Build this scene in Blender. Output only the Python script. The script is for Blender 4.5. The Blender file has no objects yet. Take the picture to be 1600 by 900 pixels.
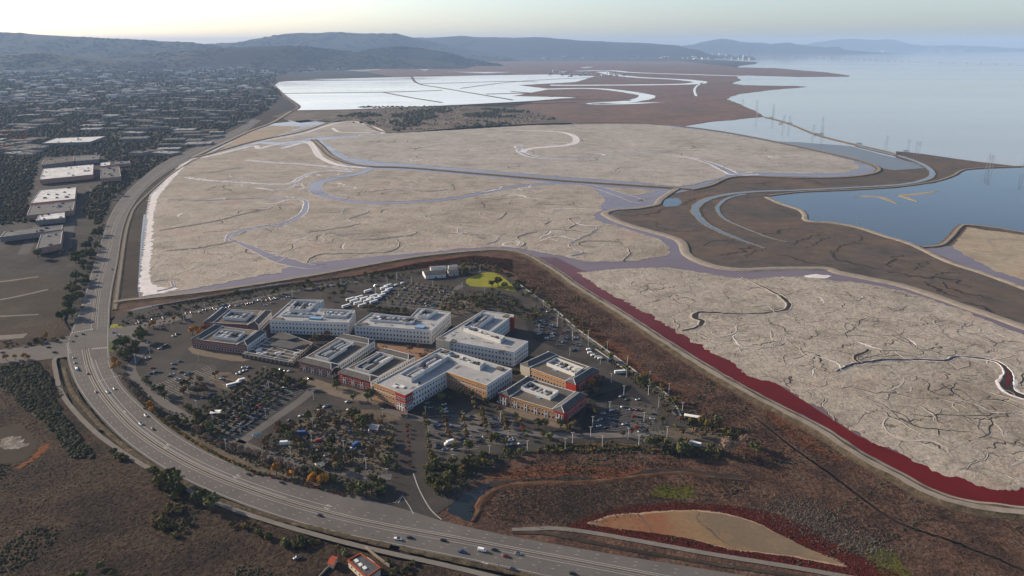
import bpy, bmesh, math, random
import numpy as np
from mathutils import Vector, noise
from mathutils.geometry import delaunay_2d_cdt
from math import radians as R, sin, cos, pi, hypot, atan2
random.seed(7); rng = np.random.default_rng(7)
S = bpy.context.scene; COL = S.collection

# ---------- camera ----------
H, F, PITCH = 300.0, 1150.0, math.atan(380 / 1150.0)
cam = bpy.data.cameras.new('camera'); camo = bpy.data.objects.new('camera', cam); COL.objects.link(camo)
camo.location = (0, 0, H); camo.rotation_euler = (pi / 2 - PITCH, 0, 0)
cam.sensor_width = 36; cam.lens = 36 * F / 1600; cam.clip_start = 5; cam.clip_end = 200000
S.camera = camo
# ---------- sky, sun, exposure ----------
EL, AZ = R(19), R(-64)            # azimuth from +Y (the way the camera looks), clockwise
w = bpy.data.worlds.new('World'); S.world = w; w.use_nodes = True
nt = w.node_tree; sky = nt.nodes.new('ShaderNodeTexSky'); sky.sky_type = 'NISHITA'
sky.sun_disc = False; sky.sun_elevation = EL; sky.sun_rotation = AZ
sky.altitude = 0; sky.air_density = 0.7; sky.dust_density = 1.4; sky.ozone_density = 0.6
bg = nt.nodes['Background']; bg.inputs['Strength'].default_value = 0.105
nt.links.new(sky.outputs[0], bg.inputs[0])
sl = bpy.data.lights.new('sun', 'SUN'); sl.energy = 5.0; sl.angle = R(0.5); sl.color = (1.0, 0.83, 0.62)
so = bpy.data.objects.new('sun', sl); COL.objects.link(so)
sd = Vector((cos(EL) * sin(AZ), cos(EL) * cos(AZ), sin(EL)))
so.rotation_euler = sd.to_track_quat('Z', 'Y').to_euler(); so.location = (0, 0, 900)
S.view_settings.view_transform = 'Standard'; S.view_settings.look = 'None'; S.view_settings.gamma = 1
S.view_settings.exposure = 0.92
S.cycles.max_bounces = 5; S.cycles.diffuse_bounces = 2; S.cycles.volume_bounces = 1; S.cycles.use_denoising = True

# ---------- helpers ----------
CP, SP = cos(PITCH), sin(PITCH)
def G(px, py, z=0.0):
    """ground point seen at a photo pixel (1600 x 900)"""
    xc = (px - 800) / F; yc = (py - 450) / F
    dy = CP - yc * SP; dz = -SP - yc * CP
    t = (z - H) / dz
    return (xc * t, dy * t)
def HT(px, py, Y):
    """height and x of the point at distance Y seen at a pixel"""
    xc = (px - 800) / F; yc = (py - 450) / F
    t = Y / (CP - yc * SP)
    return xc * t, H + t * (-SP - yc * CP)
def GS(L, z=0.0): return [G(a, b, z) for a, b in L]
def spline(P, n=6, closed=False):
    P = [np.array(p, float) for p in P]; m = len(P); out = []
    for i in range(m if closed else m - 1):
        g = (lambda k: P[k % m]) if closed else (lambda k: P[min(max(k, 0), m - 1)])
        a, b, c, d = g(i - 1), g(i), g(i + 1), g(i + 2)
        for k in range(n):
            t = k / n
            out.append(tuple(.5 * ((2 * b) + (c - a) * t + (2 * a - 5 * b + 4 * c - d) * t * t + (3 * b - a - 3 * c + d) * t ** 3)))
    if not closed: out.append(tuple(P[-1]))
    return out
def dens(P, closed=True, k=1.6, lo=1.5):
    """cut edges into steps of about k pixels"""
    out = []; m = len(P)
    for i in range(m if closed else m - 1):
        a, b = P[i], P[(i + 1) % m]; L = hypot(b[0] - a[0], b[1] - a[1])
        st = max(lo, k * hypot((a[0] + b[0]) / 2, (a[1] + b[1]) / 2) / F)
        n = max(1, min(400, int(L / st)))
        for j in range(n): out.append((a[0] + (b[0] - a[0]) * j / n, a[1] + (b[1] - a[1]) * j / n))
    if not closed: out.append(P[-1])
    return out
def rough(P, amp, freq, closed=True, seed=0.0, octv=3):
    out = []; m = len(P)
    for i, p in enumerate(P):
        a = P[i - 1] if closed or i else P[0]; b = P[(i + 1) % m] if closed or i < m - 1 else P[-1]
        tx, ty = b[0] - a[0], b[1] - a[1]; l = hypot(tx, ty) or 1
        d = 0; am = amp; f = freq
        for o in range(octv):
            d += am * noise.noise(Vector((p[0] * f, p[1] * f, seed + o * 7.3))); am *= .55; f *= 2.1
        out.append((p[0] - ty / l * d, p[1] + tx / l * d))
    return out
def mesh(name, V, Fc, mats, idx=None, smooth=False):
    me = bpy.data.meshes.new(name); me.from_pydata(V, [], Fc)
    for m in (mats if isinstance(mats, (list, tuple)) else [mats]): me.materials.append(m)
    if idx is not None: me.polygons.foreach_set('material_index', idx)
    if smooth: me.polygons.foreach_set('use_smooth', [True] * len(me.polygons))
    me.update(); return me
def npmesh(name, V, Fc, mat, smooth=False):
    """fast mesh from numpy arrays, all faces of one size"""
    me = bpy.data.meshes.new(name); n, k = Fc.shape
    me.vertices.add(len(V)); me.vertices.foreach_set('co', np.ascontiguousarray(V, dtype=np.float32).ravel())
    me.loops.add(n * k); me.loops.foreach_set('vertex_index', np.ascontiguousarray(Fc, dtype=np.int32).ravel())
    me.polygons.add(n); me.polygons.foreach_set('loop_start', np.arange(0, n * k, k, dtype=np.int32))
    if smooth: me.polygons.foreach_set('use_smooth', np.ones(n, bool))
    for m in (mat if isinstance(mat, (list, tuple)) else [mat]): me.materials.append(m)
    me.update(calc_edges=True); return me
def obj(name, me, parent=None, loc=None, rz=0.0, sc=None):
    o = bpy.data.objects.new(name, me); COL.objects.link(o)
    if parent is not None: o.parent = parent
    if loc is not None: o.location = loc
    if rz: o.rotation_euler = (0, 0, rz)
    if sc is not None: o.scale = sc if isinstance(sc, (tuple, list)) else (sc, sc, sc)
    return o
def tag(o, label=None, cat=None, group=None, kind=None):
    if label: o['label'] = label
    if cat: o['category'] = cat
    if group: o['group'] = group
    if kind: o['kind'] = kind
    return o
def thing(name, label, cat, loc=(0, 0, 0), rz=0.0, group=None, sc=None):
    return tag(obj(name, None, None, loc, rz, sc), label, cat, group)
def sheet(name, P, z, mat, drop=0.0, kind='structure', parent=None):
    if sum(P[i][0] * P[(i + 1) % len(P)][1] - P[(i + 1) % len(P)][0] * P[i][1] for i in range(len(P))) < 0: P = P[::-1]
    n = len(P); V = [(p[0], p[1], z) for p in P]; Fc = [list(range(n))]
    if n > 60:                       # long ragged outline: constrained triangulation
        cx, cy = P[0]; r = delaunay_2d_cdt([Vector((p[0] - cx, p[1] - cy)) for p in P], [], [list(range(n))], 1, 1e-4)
        V2 = [(v.x + cx, v.y + cy, z) for v in r[0]]
        o = n if drop else 0
        if not drop: V, Fc = V2, [tuple(f) for f in r[2]]
        else: V = V + V2; Fc = [tuple(i + n for i in f) for f in r[2]]
        if drop:
            m = len(V); V += [(p[0], p[1], z - drop) for p in P]; Fc += [[i, m + i, m + (i + 1) % n, (i + 1) % n] for i in range(n)]; drop = 0
    if drop:
        V += [(p[0], p[1], z - drop) for p in P]
        Fc += [[i, n + i, n + (i + 1) % n, (i + 1) % n] for i in range(n)]
    return tag(obj(name, mesh(name, V, Fc, mat), parent), kind=kind)
def area(name, L, z, mat, amp=0, freq=.05, drop=0, sp=0, seed=0.0, k=1.6, kind='structure', lo=1.5):
    P = spline(L, sp, True) if sp else L
    P = GS(P)
    if amp: P = rough(dens(P, True, k, lo), amp, freq, True, seed, 5)
    return sheet(name, P, z, mat, drop, kind)
def sweep(name, P, prof, mats, idx=None, kind='structure', jit=0, freq=.1, seed=0.0, parent=None, closed=False, wmul=None, smooth=False):
    """prof: list of (offset to the right, z); idx: material of every strip"""
    m = len(P); V = []; k = len(prof)
    for i, p in enumerate(P):
        a = P[max(i - 1, 0)]; b = P[min(i + 1, m - 1)]
        tx, ty = b[0] - a[0], b[1] - a[1]; l = hypot(tx, ty) or 1; nx, ny = ty / l, -tx / l
        s = wmul[i] if wmul is not None else 1
        for j, (u, z) in enumerate(prof):
            if jit: u = u + jit * noise.noise(Vector((p[0] * freq, p[1] * freq, seed + j * 3.7)))
            V.append((p[0] + nx * u * s, p[1] + ny * u * s, z))
    Fc = []; ix = []
    for i in range(m - 1):
        for j in range(k - 1):
            Fc.append((i * k + j, i * k + j + 1, (i + 1) * k + j + 1, (i + 1) * k + j)); ix.append(idx[j] if idx else 0)
    me = mesh(name, V, Fc, mats, ix, smooth)
    me.update()
    if sum(p.normal.z for p in me.polygons) < 0: me.flip_normals()
    return tag(obj(name, me, parent), kind=kind)
def line(L, n=6, k=2.0, lo=2.0): return dens(GS(spline(L, n)), False, k, lo)
def offset(P, d):
    out = []; m = len(P)
    for i, p in enumerate(P):
        a = P[max(i - 1, 0)]; b = P[min(i + 1, m - 1)]
        tx, ty = b[0] - a[0], b[1] - a[1]; l = hypot(tx, ty) or 1
        out.append((p[0] + ty / l * d, p[1] - tx / l * d))
    return out
def resamp(P, st):
    out = [P[0]]; acc = 0
    for a, b in zip(P, P[1:]):
        L = hypot(b[0] - a[0], b[1] - a[1])
        if L == 0: continue
        t = st - acc
        while t <= L: out.append((a[0] + (b[0] - a[0]) * t / L, a[1] + (b[1] - a[1]) * t / L)); t += st
        acc = (acc + L) % st
    return out
def inpoly(X, Y, P):
    P = np.array(P); c = np.zeros(len(X), bool); j = len(P) - 1
    for i in range(len(P)):
        xi, yi = P[i]; xj, yj = P[j]
        m = ((yi > Y) != (yj > Y)) & (X < (xj - xi) * (Y - yi) / ((yj - yi) or 1e-9) + xi)
        c ^= m; j = i
    return c
def fill(L, n, avoid=(), world=False):
    """about n random ground points inside a traced outline"""
    P = L if world else GS(L); A = np.array(P); lo, hi = A.min(0), A.max(0)
    out = np.zeros((0, 2)); tries = 0
    while len(out) < n and tries < 60:
        q = rng.uniform(lo, hi, (max(200, n * 2), 2)); q = q[inpoly(q[:, 0], q[:, 1], P)]
        for a in avoid: q = q[~inpoly(q[:, 0], q[:, 1], a)]
        out = np.vstack([out, q]); tries += 1
    return out[:n]
def flist(*a): return [tuple(p) for p in fill(*a)]
def boxv(x0, x1, y0, y1, z0, z1):
    return [(x0, y0, z0), (x1, y0, z0), (x1, y1, z0), (x0, y1, z0), (x0, y0, z1), (x1, y0, z1), (x1, y1, z1), (x0, y1, z1)]
BF = [(0, 3, 2, 1), (4, 5, 6, 7), (0, 1, 5, 4), (1, 2, 6, 5), (2, 3, 7, 6), (3, 0, 4, 7)]
class MB:
    def __init__(s): s.V = []; s.F = []; s.I = []
    def add(s, V, Fc, i=0):
        o = len(s.V); s.V += [tuple(v) for v in V]; s.F += [tuple(a + o for a in f) for f in Fc]; s.I += [i] * len(Fc); return s
    def box(s, x0, x1, y0, y1, z0, z1, i=0): return s.add(boxv(x0, x1, y0, y1, z0, z1), BF, i)
    def prism(s, pts, z0, z1, i=0, top=None):
        n = len(pts); tp = top or pts
        V = [(p[0], p[1], z0) for p in pts] + [(p[0], p[1], z1) for p in tp]
        return s.add(V, [tuple(range(n - 1, -1, -1)), tuple(range(n, 2 * n))] + [(i_, (i_ + 1) % n, n + (i_ + 1) % n, n + i_) for i_ in range(n)], i)
    def tube(s, a, b, r0, r1, n=6, i=0):
        a, b = Vector(a), Vector(b); d = (b - a).normalized(); u = d.orthogonal().normalized(); v = d.cross(u)
        V = [a + (u * cos(2 * pi * k / n) + v * sin(2 * pi * k / n)) * r0 for k in range(n)] + [b + (u * cos(2 * pi * k / n) + v * sin(2 * pi * k / n)) * r1 for k in range(n)]
        return s.add(V, [(k, (k + 1) % n, n + (k + 1) % n, n + k) for k in range(n)] + [tuple(range(n - 1, -1, -1)), tuple(range(n, 2 * n))], i)
    def me(s, name, mats, smooth=False): return mesh(name, s.V, s.F, mats, s.I, smooth)

# ---------- materials ----------
def nodes(name):
    m = bpy.data.materials.new(name); m.use_nodes = True; t = m.node_tree
    return m, t, t.nodes['Principled BSDF']
def N(t, ty, **kw):
    n = t.nodes.new(ty)
    for k, v in kw.items():
        if k.startswith('i_'): n.inputs[k[2:].replace('_', ' ')].default_value = v
        else: setattr(n, k, v)
    return n
def pos(t): return N(t, 'ShaderNodeNewGeometry').outputs['Position']
def ramp(t, src, stops):
    r = N(t, 'ShaderNodeValToRGB'); e = r.color_ramp.elements
    while len(e) < len(stops): e.new(.5)
    for el, (p, c) in zip(e, stops): el.position = p; el.color = (*c, 1) if len(c) == 3 else c
    t.links.new(src, r.inputs[0]); return r.outputs[0]
def noi(t, vec, scale, detail=5, rough_=.55, dist=0.0):
    n = N(t, 'ShaderNodeTexNoise'); n.inputs['Scale'].default_value = scale; n.inputs['Detail'].default_value = detail
    n.inputs['Roughness'].default_value = rough_; n.inputs['Distortion'].default_value = dist
    t.links.new(vec, n.inputs['Vector']); return n.outputs[0]
def mixc(t, fac, a, b, mode='MIX'):
    n = N(t, 'ShaderNodeMix', data_type='RGBA', blend_type=mode)
    for s, v in ((0, fac), (6, a), (7, b)):
        if hasattr(v, 'links'): t.links.new(v, n.inputs[s])
        else: n.inputs[s].default_value = v if s == 0 else (*v, 1)
    return n.outputs[2]
def math_(t, op, a, b=0.0, clamp=False):
    n = N(t, 'ShaderNodeMath', operation=op, use_clamp=clamp)
    for s, v in ((0, a), (1, b)):
        if hasattr(v, 'links'): t.links.new(v, n.inputs[s])
        else: n.inputs[s].default_value = v
    return n.outputs[0]
def bump(t, b, h, strength, dist=1.0):
    n = N(t, 'ShaderNodeBump'); n.inputs['Strength'].default_value = strength; n.inputs['Distance'].default_value = dist
    t.links.new(h, n.inputs['Height']); t.links.new(n.outputs[0], b.inputs['Normal'])
def M(name, stops, scale=.05, rough_=.9, bs=0, bscale=.5, bd=1.0, detail=6, spec=.05, fine=None, metal=0.0, rnd=0.0):
    """noise-mottled surface; stops: colours from low to high noise"""
    m, t, b = nodes(name); p = pos(t)
    if len(stops) == 1: stops = [stops[0], tuple(c * 1.12 for c in stops[0])]
    n = len(stops); c = ramp(t, noi(t, p, scale, detail, .62), [(.3 + .4 * i / (n - 1), s) for i, s in enumerate(stops)])
    if fine: c = mixc(t, 1.0, c, ramp(t, noi(t, p, fine[0], 4, .7), [(.3, (1 - fine[1],) * 3), (.7, (1 + fine[1],) * 3)]), 'MULTIPLY')
    if rnd:
        oi = N(t, 'ShaderNodeObjectInfo'); c = mixc(t, 1.0, c, ramp(t, oi.outputs['Random'], [(0, (1 - rnd, 1 - rnd, 1 - rnd)), (.5, (1 + rnd * .6, 1, 1 - rnd * .4)), (1, (1 + rnd, 1 + rnd, 1 + rnd))]), 'MULTIPLY')
    t.links.new(c, b.inputs['Base Color']); b.inputs['Roughness'].default_value = rough_
    b.inputs['Specular IOR Level'].default_value = spec; b.inputs['Metallic'].default_value = metal
    if bs: bump(t, b, noi(t, p, bscale, 5, .65), bs, bd)
    return m
def paint(name, c, rough_=.45, metal=0.0, spec=.5):
    m, t, b = nodes(name); p = pos(t)
    t.links.new(ramp(t, noi(t, p, .9, 3), [(.3, tuple(x * .86 for x in c)), (.7, tuple(x * 1.06 for x in c))]), b.inputs['Base Color'])
    b.inputs['Roughness'].default_value = rough_; b.inputs['Metallic'].default_value = metal; b.inputs['Specular IOR Level'].default_value = spec
    return m
def saltmat(name, dark, light, crack, cell=.022, amt=1.0, pink=None):
    m, t, b = nodes(name); p = pos(t)
    mott = noi(t, p, .03, 9, .72); big = noi(t, p, .006, 6, .65); fine = noi(t, p, .25, 6, .75)
    c = ramp(t, mott, [(.32, dark), (.5, tuple((a + 2 * c_) / 3 for a, c_ in zip(dark, light))), (.68, light)])
    c = mixc(t, 1.0, c, ramp(t, big, [(.3, (.70, .66, .61)), (.45, (.95, .94, .92)), (.58, (1.04, 1.02, 1)), (.7, (1.16, 1.16, 1.17))]), 'MULTIPLY')
    c = mixc(t, 1.0, c, ramp(t, fine, [(.3, (.78, .77, .76)), (.6, (1.08, 1.08, 1.08))]), 'MULTIPLY')
    # warped cell borders: drying cracks
    wv = N(t, 'ShaderNodeTexNoise'); wv.inputs['Scale'].default_value = .03; wv.inputs['Detail'].default_value = 4; t.links.new(p, wv.inputs['Vector'])
    sc = N(t, 'ShaderNodeVectorMath', operation='SCALE'); sc.inputs[3].default_value = 34; t.links.new(wv.outputs['Color'], sc.inputs[0])
    ad = N(t, 'ShaderNodeVectorMath', operation='ADD'); t.links.new(p, ad.inputs[0]); t.links.new(sc.outputs[0], ad.inputs[1])
    fs = []
    for k, wd in ((cell, .022), (cell * 2.9, .05)):
        v = N(t, 'ShaderNodeTexVoronoi', feature='DISTANCE_TO_EDGE'); v.inputs['Scale'].default_value = k; t.links.new(ad.outputs[0], v.inputs['Vector'])
        thr = ramp(t, noi(t, p, k * .9, 3), [(.44, (0, 0, 0)), (.66, (wd,) * 3)])
        fs.append(math_(t, 'LESS_THAN', v.outputs[0], thr))
    f = math_(t, 'MAXIMUM', fs[0], math_(t, 'MULTIPLY', fs[1], .55))
    c = mixc(t, math_(t, 'MULTIPLY', f, amt), c, crack)
    if pink:
        c = mixc(t, ramp(t, noi(t, p, .012, 4), [(.56, (0, 0, 0)), (.72, (.55,) * 3)]), c, pink)
    t.links.new(c, b.inputs['Base Color']); b.inputs['Roughness'].default_value = .8; b.inputs['Specular IOR Level'].default_value = .08
    h = math_(t, 'SUBTRACT', math_(t, 'ADD', math_(t, 'MULTIPLY', noi(t, p, .11, 8, .7), 3.2), math_(t, 'MULTIPLY', fine, .5)), math_(t, 'MULTIPLY', f, .8))
    bump(t, b, h, .5, 1.3); return m
def watermat(name, c, rough_=.06, c2=None, lo=.0, hi=0.0, sc=.0006, wave=0.0, spec=.5):
    m, t, b = nodes(name); p = pos(t)
    if c2:
        mp = N(t, 'ShaderNodeMapping'); mp.inputs['Scale'].default_value = (1, 3.0, 1); t.links.new(p, mp.inputs[0])
        t.links.new(mixc(t, ramp(t, noi(t, mp.outputs[0], sc, 5), [(.35, (0, 0, 0)), (.65, (1, 1, 1))]), c, c2), b.inputs['Base Color'])
    else: b.inputs['Base Color'].default_value = (*c, 1)
    b.inputs['IOR'].default_value = 1.33; b.inputs['Roughness'].default_value = rough_; b.inputs['Specular IOR Level'].default_value = spec
    if hi:
        mp = N(t, 'ShaderNodeMapping'); mp.inputs['Scale'].default_value = (.35, 2.2, 1); mp.inputs['Rotation'].default_value = (0, 0, .12); t.links.new(p, mp.inputs[0])
        mr = ramp(t, noi(t, mp.outputs[0], sc, 4, .5), [(.4, (lo,) * 3), (.62, (hi,) * 3)]); t.links.new(mr, b.inputs['Roughness'])
    if wave: bump(t, b, noi(t, p, .25, 3), wave, .3)
    return m
# ---------- the setting ----------
m_ground = M('town_soil', [(.020, .020, .020), (.034, .032, .030), (.06, .055, .05)], .012, .95, .4, .05, 3, fine=(.08, .35))
m_marsh = M('marsh_plants', [(0.0278, 0.0197, 0.0161), (0.0565, 0.034, 0.0259), (0.0916, 0.0529, 0.0367), (0.0684, 0.0576, 0.0468)], .035, .95, .9, .35, 1.2, fine=(.35, .5))
m_mud = M('brown_mudflat', [(0.0473, 0.0407, 0.0363), (0.073, 0.0621, 0.0541), (0.0918, 0.0685, 0.0525), (0.1207, 0.0777, 0.0559)], .0085, .85, .3, .15, .8, fine=(.05, .22))
m_rust = M('rusty_far_marsh', [(0.0896, 0.072, 0.0606), (0.1242, 0.0846, 0.0696), (0.158, 0.092, 0.0744)], .004, .9, fine=(.02, .25))
m_salt = saltmat('salt_crust', (.19, .165, .137), (.335, .302, .258), (.07, .055, .042), .045, .6, pink=(.25, .165, .13))
m_salt2 = saltmat('grey_salt_crust', (.215, .196, .17), (.342, .32, .286), (.10, .085, .07), .018, .5)
m_salt3 = saltmat('cracked_salt', (.20, .175, .145), (.345, .312, .266), (.055, .042, .033), .055, .75, pink=(.26, .18, .145))
m_white = M('white_salt', [(.40, .365, .355), (.52, .485, .47), (.58, .555, .54)], .06, .6, .5, .4, .6)
m_tanfield = M('tan_dry_salt', [(.19, .16, .115), (.27, .225, .165), (.25, .165, .115)], .01, .9, .3, .2, .5, fine=(.1, .2))
m_bay = watermat('bay_water', (.26, .24, .205), .06, (.22, .205, .18), .05, .10, .0006)
m_pond = watermat('blue_pond_water', (.03, .042, .055), .06, (.04, .052, .065), .05, .11, .004)
m_dpond = watermat('tree_shaded_pond_water', (.010, .014, .016), .1)  # tree shade and mirrored trees are put into this dark base colour
m_isl = M('island_dry_grass', [(.07, .058, .048), (.11, .09, .072), (.145, .12, .095)], .008, .95, fine=(.03, .3))
m_slough = watermat('slough_water', (.075, .085, .09), .15, spec=.35)
m_fpond = watermat('shallow_white_pond', (.62, .60, .58), .10, (.75, .73, .71), .05, .2, .002)
m_purple = watermat('purple_brine', (.105, .070, .076), .2, (.13, .09, .092), .16, .24, .006, spec=.26)
m_dirt = M('levee_dirt', [(.145, .125, .10), (.20, .172, .142), (.245, .212, .175)], .08, .95, .5, .6, .4, fine=(.9, .2))
m_bank = M('pale_bank', [(.17, .147, .122), (.245, .212, .176)], .1, .9, .5, .5, .5)
m_veg = M('dark_bank_plants', [(.035, .03, .022), (.07, .055, .035), (.12, .09, .06)], .15, .95, .9, .5, 1)
m_scrub = M('scrub_soil', [(0.016, 0.0131, 0.0112), (0.0313, 0.0225, 0.0177), (0.0498, 0.0333, 0.0235), (0.0249, 0.022, 0.0181)], .02, .95, .9, .25, 1.5, fine=(.3, .5))
m_field = M('dry_field', [(0.0229, 0.0182, 0.0147), (0.0357, 0.0286, 0.0228), (0.0535, 0.0429, 0.0336)], .02, .95, .5, .2, .6, fine=(.25, .3))
m_road = M('worn_asphalt', [(0.0859, 0.0787, 0.0751), (0.1013, 0.0933, 0.0888), (0.1156, 0.1066, 0.1004)], .03, .85, .2, 1.5, .1, fine=(.7, .1))
m_lot = M('parking_asphalt', [(.030, .027, .026), (.043, .039, .036), (.06, .053, .047)], .03, .9, .2, 1.2, .1, fine=(.5, .2))
m_path = M('gravel_path', [(.125, .113, .10), (.16, .145, .13)], .1, .95, fine=(.6, .12))
m_bed = M('planting_bed', [(.055, .045, .035), (.09, .073, .056), (.125, .10, .075)], .06, .95, .4, .8, .3, fine=(.4, .3))
m_lawn = M('yellow_lawn', [(.15, .15, .02), (.21, .20, .03)], .05, .95, fine=(.4, .15))
m_green = M('green_verge', [(.045, .06, .018), (.08, .10, .025)], .1, .95, fine=(.5, .3))
m_plaza = M('brick_plaza', [(.17, .098, .064), (.22, .135, .09)], .1, .85, fine=(.7, .15))
m_tanpave = M('tan_paving', [(.11, .09, .07), (.15, .12, .093)], .1, .85, fine=(.7, .12))
m_mark = paint('road_paint', (.30, .29, .28), .7)
m_kerb = paint('kerb_concrete', (.32, .30, .275), .8)
# red water, turning purple at the far junction of the two channels
m_red, t, b = nodes('red_brine'); p = pos(t)
sx = N(t, 'ShaderNodeSeparateXYZ'); t.links.new(p, sx.inputs[0])
f = ramp(t, math_(t, 'DIVIDE', math_(t, 'SUBTRACT', sx.outputs[1], 720.0), 420.0, True), [(0, (0, 0, 0)), (.4, (.22,) * 3), (1, (1, 1, 1))])
c = mixc(t, f, (.085, .006, .004), (.10, .062, .066))
c = mixc(t, 1.0, c, ramp(t, noi(t, p, .02, 5), [(.35, (.85, .85, .85)), (.7, (1.2, 1.25, 1.25))]), 'MULTIPLY')
t.links.new(c, b.inputs['Base Color']); b.inputs['Roughness'].default_value = .25; b.inputs['IOR'].default_value = 1.33; b.inputs['Specular IOR Level'].default_value = .06

# ground to the horizon
Rr = 46000.0
sheet('ground', [(-Rr, -2000), (Rr, -2000), (Rr, Rr), (-Rr, Rr)], -2.0, m_ground)
# the bay
area('bay_water', [(1720, 262), (1600, 262), (1525, 253), (1400, 243), (1440, 262), (1390, 262), (1330, 250), (1250, 233), (1180, 219), (1120, 209), (1062, 197), (1070, 194), (1110, 190), (1150, 186), (1192, 182),
  (1188, 178), (1160, 166), (1135, 155), (1145, 148), (1200, 141), (1230, 138), (1262, 135.5), (1240, 134), (1200, 134), (1160, 133), (1142, 130), (1158, 125), (1150, 120), (1165, 117.5), (1250, 120), (1325, 119.5), (1328, 118), (1290, 113), (1210, 106.5),
  (1150, 106), (1155, 103), (1180, 100), (1185, 97), (1130, 94), (1070, 92), (1055, 85), (1048, 80), (1095, 79), (1180, 78.4), (1300, 79.2), (1420, 80.4), (1600, 81), (2400, 82), (2600, 262)], -1.0, m_bay, 8, .004, k=2.5)
# far rusty marsh and the slough through it
area('marsh', [(800, 170), (830, 160), (560, 110), (600, 101), (700, 97), (860, 95), (1060, 95), (1150, 105), (1210, 106.3), (1290, 112.8), (1328, 118), (1325, 119.7), (1250, 120.2), (1165, 117.7), (1150, 120), (1158, 125), (1142, 130), (1160, 133), (1240, 134), (1262, 135.5),
  (1200, 141), (1145, 148), (1135, 155), (1160, 166), (1188, 178), (1192, 182), (1150, 186), (1110, 190), (1065, 197), (1000, 194), (870, 194)], -.7, m_rust, 25, .004, k=2)
def water(name, L, wd, mat, z, n=6, taper=None, k=2.0, jit=.15):
    P = line(L, n, k); W = None
    if taper: W = np.interp(np.linspace(0, 1, len(P)), np.linspace(0, 1, len(taper)), taper)
    return sweep(name, P, [(-wd / 2, z), (wd / 2, z)], mat, jit=wd * jit, freq=.6 / wd, wmul=W)
for L, wd in (([(900, 111), (950, 110), (985, 113), (1040, 115), (1100, 117), (1170, 119)], 130), ([(940, 112), (960, 117), (1000, 121), (1060, 124), (1095, 128), (1075, 131), (1000, 132.5), (930, 133), (860, 133)], 130),
              ([(810, 137), (850, 139), (920, 138), (970, 142), (1012, 150), (985, 158), (930, 162), (1060, 160)], 95), ([(1098, 129), (1088, 135), (1085, 142), (1088, 150)], 16), ([(1085, 100), (900, 97), (760, 96)], 60)):
    water('slough_channel', L, wd, m_fpond, -.45, k=2.5)
# white evaporation ponds far off
area('white_pond', [(428, 134), (436, 128), (500, 123), (640, 120), (740, 118), (860, 116), (930, 119), (900, 128), (810, 133), (860, 139), (800, 150), (900, 152), (800, 160), (700, 164.5), (640, 167), (560, 171), (460, 172.5), (466, 166), (446, 151)], -.4, m_fpond, 10, .01, k=2)
for q in ([(535, 110), (600, 108), (570, 111.5)], [(636, 101), (660, 102), (640, 107), (650, 106)], [(690, 112), (800, 112.5), (760, 114.5)], [(905, 105), (930, 104), (915, 106.5)], [(448, 187), (460, 183), (480, 182), (484, 190), (462, 191)], [(655, 108), (670, 108), (664, 111)]):
    area('white_pond', q, -.4, m_fpond, 4, .02, k=2)
def berm(name, L, top, h, side, mt=None, ms=None, z0=-.5, n=5, k=2.0, jit=.4):
    P = line(L, n, k)
    return sweep(name, P, [(-top / 2 - side, z0), (-top / 2, h), (top / 2, h), (top / 2 + side, z0)], [mt or m_dirt, ms or m_veg], [1, 0, 1], jit=jit, freq=.05)
for L, wd in (([(432, 147), (440, 146), (600, 144), (690, 141)], 10), ([(598, 144), (640, 152), (690, 160)], 10), ([(643, 120), (655, 131), (700, 139), (800, 156)], 12), ([(655, 131), (730, 129), (790, 127), (840, 128)], 8),
              ([(720, 138), (790, 129), (860, 124), (930, 121)], 8), ([(428, 134), (446, 151), (466, 166), (455, 174)], 14), ([(428, 134), (440, 127), (640, 119), (860, 115.5)], 14), ([(455, 173), (560, 171), (700, 165), (800, 160), (900, 155), (985, 157)], 16),
              ([(800, 143), (850, 147), (905, 152)], 20), ([(760, 147), (830, 146), (862, 151)], 18), ([(700, 165), (790, 163), (900, 160)], 12)):
    berm('levee', L, wd, 1.5, 6, m_rust, m_veg, z0=-.4)
# brushy island between the ponds
area('island', [(425, 182), (455, 173), (560, 171), (640, 167), (700, 165), (800, 168), (855, 176), (872, 186), (900, 195), (800, 198), (700, 204), (610, 209), (592, 202), (570, 190), (500, 188), (470, 192)], -.3, m_isl, 10, .01)
area('marsh', [(840, 172), (900, 166), (1000, 162), (1100, 155), (1140, 156), (1188, 178), (1192, 182), (1110, 190), (1065, 197), (1000, 194), (900, 195), (870, 185)], -.25, m_rust, 12, .006)
# mudflat on the bay side
area('mudflat', [(1045, 302), (1085, 293), (1150, 272), (1340, 270), (1360, 258), (1300, 240), (1230, 226), (1320, 240), (1400, 246), (1400, 236), (1440, 240), (1525, 252), (1595, 260), (1720, 264), (1720, 560), (1600, 512), (1420, 448), (1312, 425), (1287, 418), (1200, 420), (1125, 418), (1075, 399), (1064, 378), (1046, 370), (950, 338), (947, 331), (995, 323), (1025, 318)], -.5, m_mud, 3, .02)
m_wetmud = watermat('wet_mud', (.10, .095, .095), .3)
area('wet_mudflat', [(1180, 219), (1250, 233), (1340, 252), (1372, 262), (1400, 266), (1445, 262), (1435, 256), (1400, 246), (1372, 240), (1330, 228), (1250, 222)], -.45, m_wetmud, 8, .01)
pond = [(1200, 307), (1250, 301), (1330, 298), (1400, 294), (1460, 286), (1490, 276), (1510, 266), (1560, 263), (1600, 262), (1760, 268), (1760, 372), (1600, 364), (1560, 358), (1512, 352), (1498, 356), (1486, 370), (1470, 382), (1440, 386), (1425, 382), (1380, 368), (1340, 355), (1300, 348), (1264, 345), (1260, 336), (1250, 328), (1220, 318)]
area('pond', pond, -.42, m_pond, 2.5, .03)
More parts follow.
